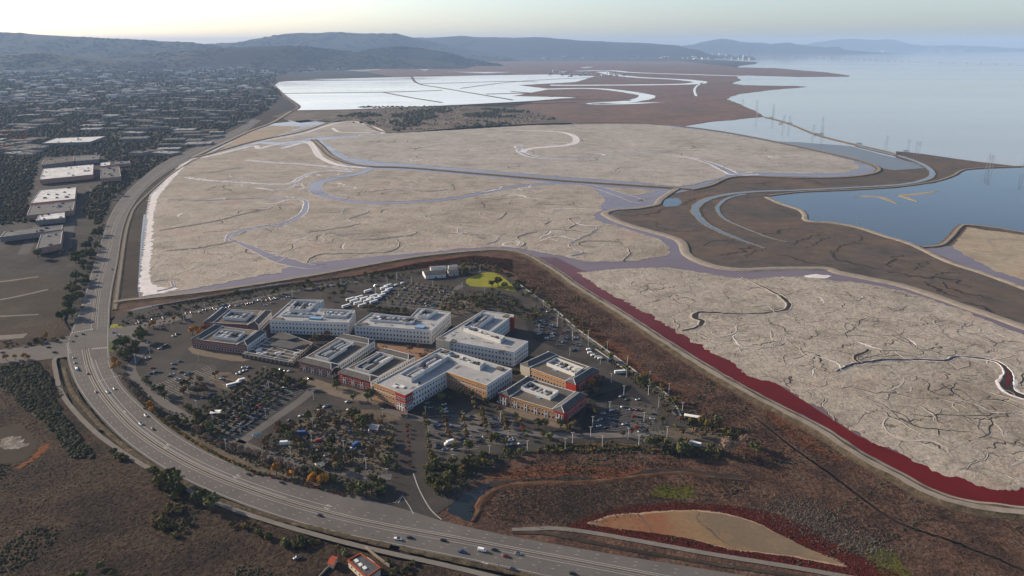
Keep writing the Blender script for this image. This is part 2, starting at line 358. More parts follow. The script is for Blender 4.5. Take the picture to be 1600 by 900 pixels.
P = line([(1198, 308), (1220, 318), (1250, 328), (1258, 335), (1262, 345), (1300, 348), (1340, 355), (1380, 368), (1425, 382), (1480, 408), (1540, 428), (1600, 450), (1700, 488)])
sweep('levee', P, [(-6, -.4), (-3, .9), (2, .9), (6, -.4)], [m_dirt, m_bank], [1, 0, 0], jit=1, freq=.05)
for L in ([(1200, 306), (1250, 300), (1330, 296.5), (1400, 292), (1458, 284), (1488, 275), (1508, 265), (1560, 261), (1640, 259)], [(1440, 386), (1470, 383), (1487, 370), (1499, 356), (1512, 351.5), (1560, 357), (1600, 363.5), (1700, 376)]):
    berm('levee', L, 5, 1.0, 5, m_bank, m_veg)
for L, wd in (([(1335, 307), (1370, 307), (1388, 312), (1402, 318)], 9), ([(1400, 305), (1425, 304), (1450, 301), (1466, 298)], 9), ([(1405, 305), (1418, 309), (1434, 315)], 8)):
    P = line(L); sweep('mud_bar', P, [(-wd, -.43), (-wd * .4, .1), (wd * .4, .1), (wd, -.43)], [m_tanfield], wmul=np.interp(np.linspace(0, 1, len(P)), [0, .2, .7, 1], [.2, 1, .8, .2]), jit=3, freq=.06)
area('salt_flat', [(1486, 384), (1500, 372), (1512, 355), (1600, 367), (1760, 392), (1760, 500), (1680, 470), (1600, 437), (1560, 424), (1520, 404)], -.3, m_tanfield, 4, .05, .3)
sheet('brine_water', rough(GS([(1440, 387), (1470, 385), (1500, 383), (1620, 425), (1760, 480), (1760, 508), (1600, 447), (1500, 412)]), 0, 1), -.4, m_purple)
water('salt_creek', [(1640, 378), (1580, 374), (1550, 374), (1546, 378), (1555, 385)], 6, m_bank, -.2)
# sloughs winding through the mudflat
P = line([(1340, 228), (1372, 236), (1410, 245), (1440, 256), (1456, 268), (1450, 279), (1410, 288), (1330, 293), (1250, 297), (1170, 300), (1120, 307), (1094, 317), (1086, 328), (1094, 342), (1112, 355), (1150, 372), (1196, 388)])
wm = np.interp(np.linspace(0, 1, len(P)), [0, .15, .45, .75, .92, 1], [.9, 1, .8, 1.2, .7, .25])
sweep('slough_bank', P, [(-12, -.42), (-7.5, .25), (7.5, .25), (12, -.42)], [m_veg, m_dirt], [0, 1, 0], wmul=wm, jit=2, freq=.04)
sweep('slough_channel', P, [(-5.5, .3), (5.5, .3)], m_slough, wmul=wm, jit=1.5, freq=.05)
P = line([(1165, 303), (1142, 308), (1126, 317), (1121, 328), (1134, 343), (1165, 357), (1205, 372), (1230, 378)])
sweep('slough_bank', P, [(-7, -.42), (-4, .1), (4, .1), (7, -.42)], [m_veg, m_dirt], [0, 1, 0], wmul=np.interp(np.linspace(0, 1, len(P)), [0, .3, 1], [1, 1, .4]), jit=1.5, freq=.06)
sweep('slough_channel', P, [(-3.5, .15), (3.5, .15)], m_slough, wmul=np.interp(np.linspace(0, 1, len(P)), [0, .4, .7, 1], [1, 1, .3, .1]), jit=1, freq=.06)
area('pond', [(1037, 310), (1060, 309), (1066, 316), (1060, 321), (1040, 323), (1035, 318)], -.35, m_pond, 2, .05)
# dark creeks cut into the mudflat
m_creek = M('creek_mud', [(.022, .018, .016), (.04, .032, .027)], .1, .7)
def creek(name, L, wd, mat, z=-.33, seed=0.0, amp=None):
    P = rough(dens(GS(spline(L, 4)), False, 1.6), wd * 2.2 if amp is None else amp, .35 / wd, False, seed, 3); n = len(P)
    return sweep(name, P, [(-wd / 2, z), (wd / 2, z)], mat, jit=wd * .35, freq=.5, wmul=np.interp(np.linspace(0, 1, n), [0, .5, 1], [.45, 1, .35]))
CR = [[(1260, 387), (1285, 375), (1310, 366)], [(1240, 382), (1260, 372), (1290, 362)], [(1200, 368), (1220, 360), (1250, 357)], [(1300, 398), (1312, 385), (1330, 380), (1360, 381)], [(1295, 392), (1320, 408), (1360, 416), (1385, 425)], [(1380, 415), (1395, 405), (1412, 398)], [(1340, 381), (1345, 370), (1340, 365)],
      [(1430, 422), (1440, 412), (1455, 408)], [(1390, 424), (1430, 432), (1480, 434), (1520, 448)], [(1460, 430), (1490, 425), (1500, 428)], [(1470, 440), (1500, 455), (1560, 470)], [(970, 337), (1010, 335), (1035, 328), (1055, 324)], [(1022, 345), (1030, 355), (1060, 361), (1120, 358)],
      [(1100, 384), (1110, 378), (1150, 374)], [(1120, 398), (1150, 395), (1175, 385), (1176, 379)], [(1160, 403), (1175, 395), (1195, 389)], [(1200, 395), (1230, 400), (1260, 408), (1300, 416)], [(1065, 320), (1085, 310), (1110, 307)], [(1180, 282), (1200, 290), (1240, 296)], [(1240, 278), (1275, 284), (1290, 292)],
      [(1140, 285), (1180, 287), (1220, 282)], [(1120, 296), (1090, 300), (1075, 306)], [(1500, 470), (1530, 478), (1580, 500)], [(1440, 440), (1470, 455), (1500, 466)]]
for i, L in enumerate(CR): creek('creek', L, 3.4 + (i % 3), m_creek, -.42, i * 2.3)
# ---------- salt ponds ----------
area('brine_water', [(217, 464), (215, 445), (220, 400), (226, 345), (233, 305), (256, 280), (294, 248), (390, 204), (425, 193), (480, 187), (610, 207), (700, 201), (830, 193), (950, 191), (1060, 196), (1130, 205), (1200, 218), (1280, 235), (1345, 250), (1372, 262), (1365, 271), (1320, 277), (1250, 277), (1150, 275), (1085, 296), (1045, 304), (1028, 320), (995, 326), (952, 333), (975, 347), (1012, 358), (1050, 369), (1067, 377), (1077, 397), (1095, 407), (1125, 416), (1162, 420), (1287, 419), (1312, 426), (1362, 436), (1420, 449), (1500, 476), (1600, 511), (1760, 570), (1760, 830),
     (1600, 803), (1512, 791), (1450, 772), (1400, 745), (1337, 711), (1280, 673), (1225, 644), (1180, 621), (1110, 581), (1040, 537), (970, 491), (902, 449), (850, 413), (822, 398), (800, 392), (740, 392), (640, 403), (520, 425), (430, 440), (330, 455), (240, 466)], -.3, m_purple)
area('brine_water', [(838, 401), (870, 402), (905, 420), (960, 440), (1050, 500), (1200, 590), (1340, 680), (1480, 740), (1760, 770), (1760, 830), (1600, 803), (1512, 791), (1450, 772), (1400, 745), (1337, 711), (1280, 673), (1225, 644), (1180, 621), (1110, 581), (1040, 537), (970, 491), (902, 449), (850, 413)], -.26, m_red)
fl = dict(amp=6.5, freq=.045, k=.9)
area('salt_flat', [(300, 249), (345, 236), (405, 224), (440, 228), (490, 224), (512, 238), (545, 254), (585, 264), (640, 266), (760, 276), (880, 287), (950, 293), (1000, 295), (1030, 299), (1000, 305), (960, 300), (948, 312), (950, 318), (940, 330), (926, 337), (934, 345), (960, 352), (1000, 364), (1030, 374), (1046, 385), (1044, 399), (1000, 406), (955, 409), (915, 409), (880, 401), (840, 392), (800, 386.5), (760, 386), (700, 391), (640, 396.5), (560, 407), (480, 418), (400, 432), (330, 446), (270, 457), (222, 462), (219, 440), (226, 400), (229, 350), (233, 310), (255, 285), (280, 258)], -.05, m_salt, drop=.3, **fl)
area('salt_flat', [(500, 219), (560, 213), (605, 208.5), (700, 203.5), (830, 195.5), (950, 193.5), (1010, 194), (1060, 199), (1130, 208), (1200, 221), (1280, 238), (1335, 252), (1345, 262), (1325, 270), (1250, 273), (1190, 271), (1145, 270), (1120, 279), (1080, 288), (1060, 291), (1000, 285), (880, 276), (760, 266), (640, 256), (580, 251), (545, 246), (530, 236)], -.05, m_salt2, drop=.3, **fl)
area('salt_flat', [(330, 239), (390, 206), (425, 196), (470, 198), (430, 212), (400, 222), (345, 235)], -.05, m_tanfield, 3, .05)
area('salt_flat', [(412, 221), (450, 206), (485, 197), (520, 191), (556, 189), (602, 207), (550, 211.5), (490, 215), (440, 222)], -.04, m_salt2, 4, .04)
area('salt_flat', [(903, 426), (950, 421), (1040, 417.5), (1080, 423), (1130, 431), (1165, 438), (1200, 433), (1250, 432), (1290, 437), (1350, 442), (1420, 457), (1500, 483), (1560, 508), (1600, 523), (1760, 585), (1760, 800), (1640, 766), (1600, 763), (1557, 765), (1525, 755), (1475, 741), (1437, 725), (1400, 703), (1360, 690), (1338, 675), (1310, 660), (1287, 638), (1262, 627), (1237, 610), (1200, 594), (1175, 588), (1150, 570), (1112, 550), (1065, 522), (1025, 497), (975, 470), (936, 448)], -.05, m_salt3, drop=.35, amp=4.5, freq=.09, k=.6, lo=.8)
area('salt_flat', [(1254, 431), (1275, 428), (1300, 431), (1290, 435), (1262, 434)], -.1, m_white, 2, .2)
m_rim0 = M('dull_salt_rim', [(.27, .235, .20), (.36, .32, .28)], .1, .8, fine=(.5, .2))
# winding water and white rims on the crust
def saltcreek(L, wd, rim=1.5, mat=None, z=.06, taper=None, amp=0, seed=0.0, rimmat=None, lead=1.0):
    P = line(L, 6, 1.5)
    if amp: P = rough(P, amp, .05, False, seed)
    n = len(P); W = np.interp(np.linspace(0, 1, n), np.linspace(0, 1, len(taper)), taper) if taper else np.ones(n)
    if rim:
        r = rim * 1.3
        sweep('salt_rim', P, [(-wd / 2 - r, z - .1), (-wd / 2 - rim * .3, z + .3), (-wd / 2 + .2, z - .02), (wd / 2 - .2, z - .02), (wd / 2 + rim * .3, z + .25), (wd / 2 + r * lead, z - .1)], [rimmat or m_white], wmul=W, jit=rim * .8, freq=.12, seed=seed)
    return sweep('salt_creek', P, [(-wd / 2, z), (wd / 2, z)], mat or m_purple, wmul=W, jit=wd * .14, freq=.08, seed=seed + 9)
saltcreek([(512, 231), (520, 240), (545, 258), (575, 263), (560, 271), (520, 279), (494, 288), (500, 303), (540, 313), (600, 317), (700, 311), (790, 294), (860, 287), (920, 290), (975, 306), (1000, 314), (1028, 312)], 24, 1.0, z=.06, rimmat=m_rim0, taper=[.5, .8, .9, 1.3, 1.2, 1, .9, .9, .9, 1, 1.6])
area('brine_water', [(925, 291), (958, 298), (985, 309), (1010, 307), (1035, 300), (1042, 302), (1026, 320), (995, 326), (955, 330), (936, 326), (946, 312)], .02, m_purple, 4, .06, k=1.2)
saltcreek([(300, 248), (335, 242), (395, 228), (405, 232), (430, 226), (480, 222), (500, 245), (530, 258), (572, 262)], 9, 3, z=.1, mat=m_white)
saltcreek([(385, 250), (430, 254), (480, 257), (520, 261), (552, 266)], 10, 3, z=.12)
saltcreek([(292, 277), (320, 281), (350, 283), (420, 287), (455, 286), (470, 278), (500, 267), (552, 268)], 7, 3, z=.13)
saltcreek([(465, 287), (455, 293), (430, 297), (400, 293)], 4, 2, z=.12)
saltcreek([(354, 377), (362, 366), (400, 356), (440, 350), (470, 336), (478, 322), (470, 312), (400, 310), (330, 313), (262, 312)], 9, 1.3, z=.14, taper=[.5, 1.4, 1.2, 1.2, 1, .8, .5, .3, .3])
saltcreek([(354, 372), (390, 386), (430, 403), (480, 416), (510, 415)], 12, 1.0, z=.08, rimmat=m_rim0, taper=[.4, .9, 1.2, 2.2, 1.2])
area('brine_water', [(440, 420), (480, 412), (530, 406), (640, 396), (700, 391), (760, 385.5), (760, 393), (640, 404), (520, 425), (440, 438)], .03, m_purple, 2.5, .12, k=1.0)
saltcreek([(820, 228), (812, 236), (840, 246), (900, 248), (960, 243), (1030, 241), (1080, 247), (1110, 255), (1135, 266), (1150, 272), (1180, 271)], 14, 3, z=.08, taper=[.4, 1.1, 1.2, .7, .6, .6, .8, 1.4, 1.6])
saltcreek([(780, 203), (830, 204), (880, 207), (900, 216), (890, 226), (830, 232), (815, 238)], 12, 4, z=.1, mat=m_white, taper=[.4, .8, 1, 1.2, 1])
area('brine_water', [(1085, 288), (1120, 279), (1150, 268), (1250, 271), (1320, 270), (1345, 262), (1372, 262), (1360, 272), (1300, 277), (1200, 275), (1150, 274)], .02, m_purple, 3, .05, k=1.2)
saltcreek([(440, 232), (480, 222), (488, 226), (500, 245)], 8, 4, z=.12, mat=m_white)
saltcreek([(405, 221), (470, 209), (520, 194), (556, 190), (600, 207), (560, 211)], 10, 2, z=.1, mat=m_white)
saltcreek([(520, 200), (530, 206), (560, 207), (580, 208)], 7, 2, z=.1, mat=m_white)
for i, (L, wd) in enumerate([([(480, 363), (520, 358), (560, 350), (545, 343), (570, 334), (574, 328), (540, 327), (535, 334)], 2.2), ([(480, 412), (500, 398), (600, 395), (625, 382), (610, 373), (560, 375), (520, 367)], 2.6), ([(605, 372), (640, 368), (650, 362), (615, 356), (600, 353)], 2.2), ([(680, 349), (715, 357), (720, 366), (770, 368), (778, 374), (760, 382)], 2.4),
        ([(745, 330), (760, 341), (780, 342), (792, 332)], 2.2), ([(800, 382), (815, 385), (820, 378), (808, 370), (840, 362)], 2.6), ([(892, 400), (912, 394), (890, 385), (898, 377), (925, 364), (935, 355)], 3.6), ([(975, 408), (985, 396), (982, 388)], 3), ([(890, 357), (900, 350), (890, 342), (905, 340)], 2.6), ([(240, 440), (265, 438), (272, 443), (268, 450), (245, 455)], 3),
        ([(250, 360), (300, 352), (340, 345), (400, 330), (430, 330)], 2.4), ([(260, 392), (320, 386), (370, 376)], 2), ([(600, 225), (640, 232), (680, 228)], 2.5), ([(700, 215), (740, 222), (790, 220)], 2.5), ([(950, 200), (1000, 206), (1060, 210)], 2.5), ([(640, 236), (720, 236), (790, 240)], 2.5), ([(840, 345), (850, 350), (860, 346)], 2.2), ([(330, 270), (380, 262), (430, 268)], 2.5), ([(575, 300), (620, 296), (660, 300), (700, 296)], 2)]):
    saltcreek(L, wd * .9, 1.0, z=.12, rimmat=m_rim0, amp=2.5, seed=i * 1.7, mat=m_creek if i % 3 else m_purple)
saltcreek([(1066, 517), (1090, 511), (1098, 502), (1086, 497), (1094, 488), (1150, 490), (1200, 489), (1232, 481), (1225, 466), (1200, 452), (1160, 433)], 4.5, 1.6, z=.08, amp=1.5, mat=m_creek, rimmat=m_rim0, taper=[.6, 1.6, .8, .7, 1.3, .8, .5])
saltcreek([(1308, 581), (1342, 567), (1400, 562), (1475, 563), (1495, 557), (1540, 561), (1568, 572), (1578, 590), (1572, 605), (1600, 620), (1700, 640)], 5, 1.0, z=.1, amp=2, mat=m_creek, taper=[.5, 1, .8, .9, .7, .9, 2.2, 2, .9])
area('brine_water', [(1572, 577), (1579, 588), (1578, 600), (1574, 606), (1571, 598), (1574, 587)], .2, m_red, 1, .2)
saltcreek([(1342, 567), (1336, 558), (1350, 552), (1358, 546)], 3, 1.2, z=.1, amp=2, mat=m_creek, rimmat=m_bank)
for i, L in enumerate([[(1265, 566), (1280, 555), (1284, 570), (1296, 583)], [(1310, 545), (1318, 540), (1336, 537)], [(1380, 540), (1395, 533), (1410, 531)], [(1440, 545), (1470, 543), (1475, 540)], [(1390, 625), (1394, 608), (1402, 600)], [(1370, 640), (1385, 645), (1400, 655), (1450, 657)], [(1470, 580), (1482, 585), (1476, 592)], [(1545, 625), (1570, 627), (1568, 618)], [(1460, 535), (1470, 545)], [(1225, 592), (1240, 590), (1232, 600), (1235, 606)],
        [(1320, 455), (1328, 462), (1335, 468)], [(1250, 525), (1265, 530), (1280, 518)], [(1500, 650), (1540, 655), (1580, 645)], [(1440, 690), (1470, 697), (1480, 710)], [(1540, 700), (1580, 690), (1620, 700)], [(1390, 480), (1400, 486), (1420, 478)], [(1050, 470), (1075, 465), (1090, 472)], [(1000, 450), (1030, 452), (1060, 447)], [(1180, 540), (1210, 534), (1230, 540)], [(1420, 510), (1450, 505), (1480, 512)]]):
    creek('salt_creek', L, 1.6, m_creek, .0, i * 3.1, 5)
def wander(n, P_, L0, L1, wd, seed, wh=.4):
    rs = random.Random(seed); A_ = np.array(P_)
    for k in range(n):
        x, y = fill(P_, 1, (), True)[0]; a = rs.uniform(0, 6.28); Q = [(x, y)]; L = rs.uniform(L0, L1); st = 2.5; dv = rs.uniform(-.03, .03)
        for i in range(int(L / st)):
            a += rs.gauss(dv, .34); x += cos(a) * st; y += sin(a) * st * 1.1; Q.append((x, y))
        if not inpoly(np.array([q[0] for q in Q]), np.array([q[1] for q in Q]), P_).all() or len(Q) < 6: continue
        w_ = wd * rs.uniform(.6, 1.3); n_ = len(Q); W_ = np.interp(np.linspace(0, 1, n_), [0, .4, 1], [.4, 1, .3])
        if rs.random() < .55: sweep('salt_rim', Q, [(-w_ * .7, -.02), (w_ * 1.5, .05 + .25 * rs.random()), (w_ * 1.9, -.03)], [m_white if rs.random() < wh else m_rim0], wmul=W_, jit=.5, freq=.3)
        sweep('salt_creek', Q, [(-w_ / 2, .0 + k * .0006), (w_ / 2, .0 + k * .0006)], m_creek if rs.random() < .8 else m_purple, wmul=W_, jit=w_ * .3, freq=.4)
wander(150, GS([(300, 300), (380, 250), (500, 262), (640, 270), (900, 292), (930, 330), (1030, 380), (1030, 398), (880, 396), (640, 392), (480, 412), (260, 452), (245, 360)]), 25, 130, 2.2, 5)
wander(70, GS([(560, 222), (700, 206), (950, 197), (1100, 208), (1320, 252), (1100, 272), (880, 270), (640, 252)]), 40, 160, 3.0, 6)
wander(190, GS([(930, 430), (1160, 442), (1420, 462), (1640, 540), (1640, 760), (1520, 752), (1330, 680), (1200, 596), (1050, 512)]), 12, 75, 1.1, 7, .05)
# thick white salt along the west shore
area('salt_crust', [(224, 463), (217, 450), (222, 410), (228, 365), (231, 330), (237, 305), (262, 278), (285, 257), (299, 249), (286, 262), (266, 284), (247, 308), (240, 335), (238, 380), (234, 420), (235, 440), (248, 449), (285, 450), (255, 457)], .1, m_white, 4, .1, .2, k=1.2)
# ---------- levees ----------
LV = [(178, 474), (200, 470), (222, 468), (330, 456), (430, 441), (520, 426), (640, 404), (740, 393), (790, 392), (822, 399), (850, 414), (875, 430), (902, 450), (970, 492), (1040, 538), (1110, 582), (1180, 622), (1225, 645), (1280, 674), (1337, 712), (1400, 746), (1450, 773), (1512, 792), (1600, 804), (1760, 824)]
PL = line(LV, 6, 1.6)
sweep('levee', PL, [(-11, -.5), (-8.5, .7), (-6, 1.0), (-3.4, 1.4), (2.2, 1.4), (4, .7), (8, -.2)], [m_bank, m_veg, m_dirt], [0, 0, 1, 2, 1, 1], jit=1.2, freq=.08, wmul=np.interp(np.arange(len(PL)), [0, len(PL) * .35, len(PL) * .5, len(PL)], [.9, .9, 1, 1.05]))
berm('levee', [(490, 218), (505, 232), (518, 244), (545, 255), (580, 260), (640, 262), (760, 272), (880, 282), (1000, 290), (1060, 294), (1085, 296)], 9, 1.6, 8, m_dirt, m_veg)
berm('levee', [(310, 245), (345, 235), (400, 220), (470, 206), (520, 190), (560, 188), (605, 207), (700, 201), (830, 193.5), (960, 191), (1010, 192), (1062, 197), (1130, 206), (1200, 219), (1280, 236), (1340, 250), (1372, 262), (1364, 271), (1320, 277), (1250, 278), (1150, 276), (1110, 290), (1080, 297)], 8, 1.5, 6, m_dirt, m_veg)
berm('levee', [(300, 247), (340, 228), (390, 205), (425, 192), (455, 174)], 12, 1.6, 6, m_dirt, m_veg)
P = line([(1060, 294), (1045, 303), (1032, 312), (1025, 320), (995, 325.5), (962, 328), (946, 333), (952, 339), (975, 349), (1012, 360), (1048, 370), (1066, 379), (1074, 397), (1095, 409), (1125, 418), (1162, 421.5), (1200, 420), (1287, 419.5), (1312, 426), (1362, 436), (1420, 449), (1500, 476), (1600, 511), (1760, 570)])
sweep('levee', P, [(-9, -.5), (-6, .9), (-2.5, 1.2), (3, 1.2), (6.5, .6), (9, -.4)], [m_veg, m_bank, m_dirt], [0, 2, 1, 1, 1], jit=1.2, freq=.06)
berm('levee', [(1195, 183), (1230, 192), (1275, 210), (1320, 222), (1390, 238), (1400, 243)], 5, 1.6, 3, m_dirt, m_veg, z0=-1)
# shore strip beside the expressway
area('road_verge', [(150, 505), (158, 420), (170, 340), (250, 250), (330, 215), (420, 172), (462, 188), (310, 258), (246, 310), (234, 400), (232, 472), (190, 490)], -.5, m_field)
if 0: area('road_verge', [(420, 178), (440, 176), (400, 200), (330, 232), (290, 250), (262, 275), (238, 305), (224, 345), (214, 400), (208, 440), (204, 470), (176, 482), (170, 500), (176, 440), (190, 370), (205, 325), (250, 275), (320, 238), (365, 215)], -.2, m_field, 2, .05)
berm('path', [(180, 484), (186, 440), (196, 370), (204, 340), (216, 318), (260, 278), (300, 252), (350, 230)], 3, .6, 2, m_path, m_veg, z0=-.1)
water('ditch', [(217, 455), (219, 420), (222, 370), (226, 335)], 3, m_slough, .0)
# ---------- marsh round the campus, scrub and fields ----------
area('marsh', LV + [(1760, 1000), (800, 1000), (850, 905), (700, 868), (640, 820), (640, 700), (400, 480), (180, 500)], -.35, m_marsh, 0)
for q, mt, z in (([(-200, 575), (0, 566), (80, 558), (92, 580), (110, 630), (150, 680), (210, 722), (280, 762), (380, 805), (520, 850), (620, 874), (720, 890), (860, 915), (860, 1000), (-300, 1000)], m_scrub, -.3),
                 ([(-200, 435), (0, 432), (60, 428), (108, 436), (112, 460), (100, 500), (40, 512), (-200, 520)], m_field, -.3), ([(-200, 515), (0, 512), (100, 500), (112, 520), (100, 545), (0, 552), (-200, 560)], m_scrub, -.32),
                 ([(95, 560), (108, 565), (116, 600), (140, 640), (170, 672), (150, 672), (112, 630), (97, 590)], m_field, -.28)):
    area('scrubland' if mt is m_scrub else 'field', q, z, mt, 1.5, .05)
for L, wd in (([(-60, 475), (0, 468), (40, 460), (75, 452)], 3), ([(-60, 445), (0, 440), (60, 432)], 3), ([(-60, 530), (0, 527), (40, 524)], 7), ([(-100, 498), (20, 493), (60, 491)], 2)):
    P = line(L); sweep('path', P, [(-wd, -.22), (wd, -.22)], m_path, jit=.8)
m_puddle = M('dried_white_puddle', [(.06, .05, .043), (.13, .115, .10), (.26, .24, .215)], .15, .9, fine=(.6, .3))
m_puddle2 = M('dried_mud', [(.030, .023, .018), (.042, .033, .026)], .1, .9)
area('dried_puddle', [(-20, 690), (0, 668), (30, 664), (52, 680), (58, 700), (40, 718), (10, 724), (-15, 712)], -.24, m_puddle2, 2, .08, sp=4)
area('dried_puddle', [(0, 690), (10, 682), (28, 681), (40, 690), (36, 699), (16, 702), (2, 700)], -.2, m_puddle, 3, .2, sp=4, lo=.5)
m_orange = M('orange_plants', [(.10, .036, .014), (.16, .062, .022)], .3, .95, .8, .8, .5)
area('orange_plants', [(22, 732), (48, 716), (62, 698), (78, 692), (74, 702), (55, 718), (34, 730)], -.2, m_orange, 2, .3, lo=.7)
m_pan, t, b = nodes('ochre_pan'); p = pos(t); sx = N(t, 'ShaderNodeSeparateXYZ'); t.links.new(p, sx.inputs[0]); xa, xb = G(925, 816)[0], G(1310, 878)[0]
f = math_(t, 'ADD', math_(t, 'DIVIDE', math_(t, 'SUBTRACT', sx.outputs[0], xa), xb - xa), math_(t, 'MULTIPLY', math_(t, 'SUBTRACT', noi(t, p, .035, 6), .5), .9))
c = ramp(t, f, [(0, (.14, .09, .042)), (.16, (.145, .05, .015)), (.32, (.15, .08, .03)), (.46, (.155, .092, .038)), (.62, (.10, .07, .04)), (.85, (.11, .078, .045)), (1, (.155, .10, .055))])
c = mixc(t, 1.0, c, ramp(t, noi(t, p, .3, 6, .7), [(.3, (.8, .8, .8)), (.7, (1.15, 1.15, 1.15))]), 'MULTIPLY'); t.links.new(c, b.inputs['Base Color']); b.inputs['Roughness'].default_value = .9
m_rim = M('pale_pan_rim', [(.23, .16, .11), (.29, .21, .145)], .1, .9)
pan = [(918, 818), (935, 810), (960, 803), (1000, 800), (1045, 797), (1095, 796), (1140, 803), (1180, 815), (1225, 838), (1265, 858), (1300, 872), (1325, 885), (1290, 880), (1240, 870), (1190, 864), (1140, 858), (1080, 842), (1020, 832), (970, 826)]
m_redveg = M('red_pickleweed', [(.045, .009, .008), (.08, .015, .012), (.11, .025, .018)], .12, .95, .9, .6, .8, fine=(.6, .5))
area('red_marsh', [(890, 822), (930, 802), (990, 792), (1060, 788), (1140, 793), (1200, 804), (1260, 829), (1330, 866), (1420, 905), (1380, 930), (1290, 896), (1200, 880), (1100, 862), (1000, 842), (930, 832)], -.31, m_redveg, 3, .08, sp=3)
area('pan_rim', pan, -.26, m_rim, 1.2, .15, sp=3)
cx = sum(p[0] for p in pan) / len(pan); cy = sum(p[1] for p in pan) / len(pan)
area('dry_pan', [(cx + (a - cx) * .985, cy + (b_ - cy) * .93) for a, b_ in pan], -.22, m_pan, 1.2, .15, sp=3)
creek('creek', [(998, 802), (1008, 815), (1018, 830)], 1.4, m_bed, -.18, 1, 1); creek('creek', [(1092, 800), (1090, 812), (1112, 830), (1125, 842), (1150, 858)], 1.6, m_bed, -.18, 2, 1)
m_moss = M('mossy_green', [(.04, .043, .009), (.065, .066, .014), (.07, .042, .014)], .08, .95, .7, .6, .5)
area('green_marsh', [(1010, 772), (1030, 760), (1080, 758), (1087, 768), (1080, 778), (1040, 778)], -.3, m_moss, 3, .1, sp=3)
area('green_marsh', [(1350, 862), (1385, 858), (1410, 878), (1430, 910), (1395, 905), (1360, 880)], -.3, m_moss, 3, .1, sp=3)
area('pond', [(698, 792), (712, 775), (742, 764), (770, 752), (752, 775), (745, 800), (740, 815), (712, 806)], -.27, m_dpond, 2, .1, sp=3)
DT = line([(752, 762), (800, 752), (870, 748), (960, 745), (1000, 738), (1050, 733), (1110, 740), (1160, 745)], 5, 2)
sweep('ditch', DT, [(-2.6, -.3), (2.6, -.3)], m_creek, jit=1, freq=.15)
m_ridge = M('rusty_ridge', [(.05, .024, .014), (.085, .045, .026), (.12, .075, .045)], .1, .95, .8, .5, .6)
MR = line([(738, 815), (746, 800), (750, 786), (768, 768), (800, 758), (850, 754), (930, 752), (1000, 744), (1060, 738), (1110, 745), (1160, 751)], 5, 2)
sweep('marsh_ridge', MR, [(-2.6, -.34), (-1.2, .55), (1.0, .55), (4, -.34)], m_ridge, jit=1.6, freq=.12, wmul=np.interp(np.linspace(0, 1, len(MR)), [0, .1, .4, .8, 1], [.4, 1.2, 1, .7, .1]))
D2 = line([(1180, 652), (1240, 700), (1290, 735), (1350, 780), (1395, 812), (1440, 830), (1500, 850), (1600, 890)], 5, 2)
creek('ditch', [(1190, 660), (1240, 700), (1290, 735), (1350, 780), (1395, 812)], 1.8, m_creek, -.3, 4, 1); creek('ditch', [(1395, 812), (1440, 830), (1500, 850), (1600, 890)], 2.0, m_creek, -.3, 5, 3)
for L, wd in (([(195, 489), (215, 482), (260, 475), (330, 462), (352, 460)], 9), ([(350, 459), (400, 449), (450, 442)], 7), ([(556, 436), (580, 432), (612, 430)], 8)):
    water('ditch', L, wd, m_slough, -.3, taper=[.3, 1, 1, .6, .2])
m_orangeveg = M('orange_marsh', [(0.0629, 0.0253, 0.0164), (0.1101, 0.0477, 0.0259), (0.0796, 0.0499, 0.0311)], .08, .95, .9, .6, .8, fine=(.5, .5))
for L, wd in (([(200, 494), (300, 478), (420, 456), (540, 440), (640, 424), (720, 412)], 7), ([(560, 428), (660, 410), (740, 401), (800, 405)], 8), ([(905, 500), (960, 545), (1010, 585)], 9), ([(925, 520), (990, 570), (1040, 600), (1090, 615)], 6), ([(760, 745), (860, 735), (960, 738), (1010, 728)], 8), ([(745, 800), (755, 780), (800, 757), (850, 752)], 2.5), ([(1200, 640), (1260, 690), (1320, 720)], 8)):
    P = line(L); zo = globals().get('zo', -.325) + .006; sweep('orange_marsh', P, [(-wd, zo), (wd, zo)], m_orangeveg, jit=wd * .8, freq=.06, wmul=np.interp(np.linspace(0, 1, len(P)), [0, .3, .7, 1], [.3, 1, 1, .2]))
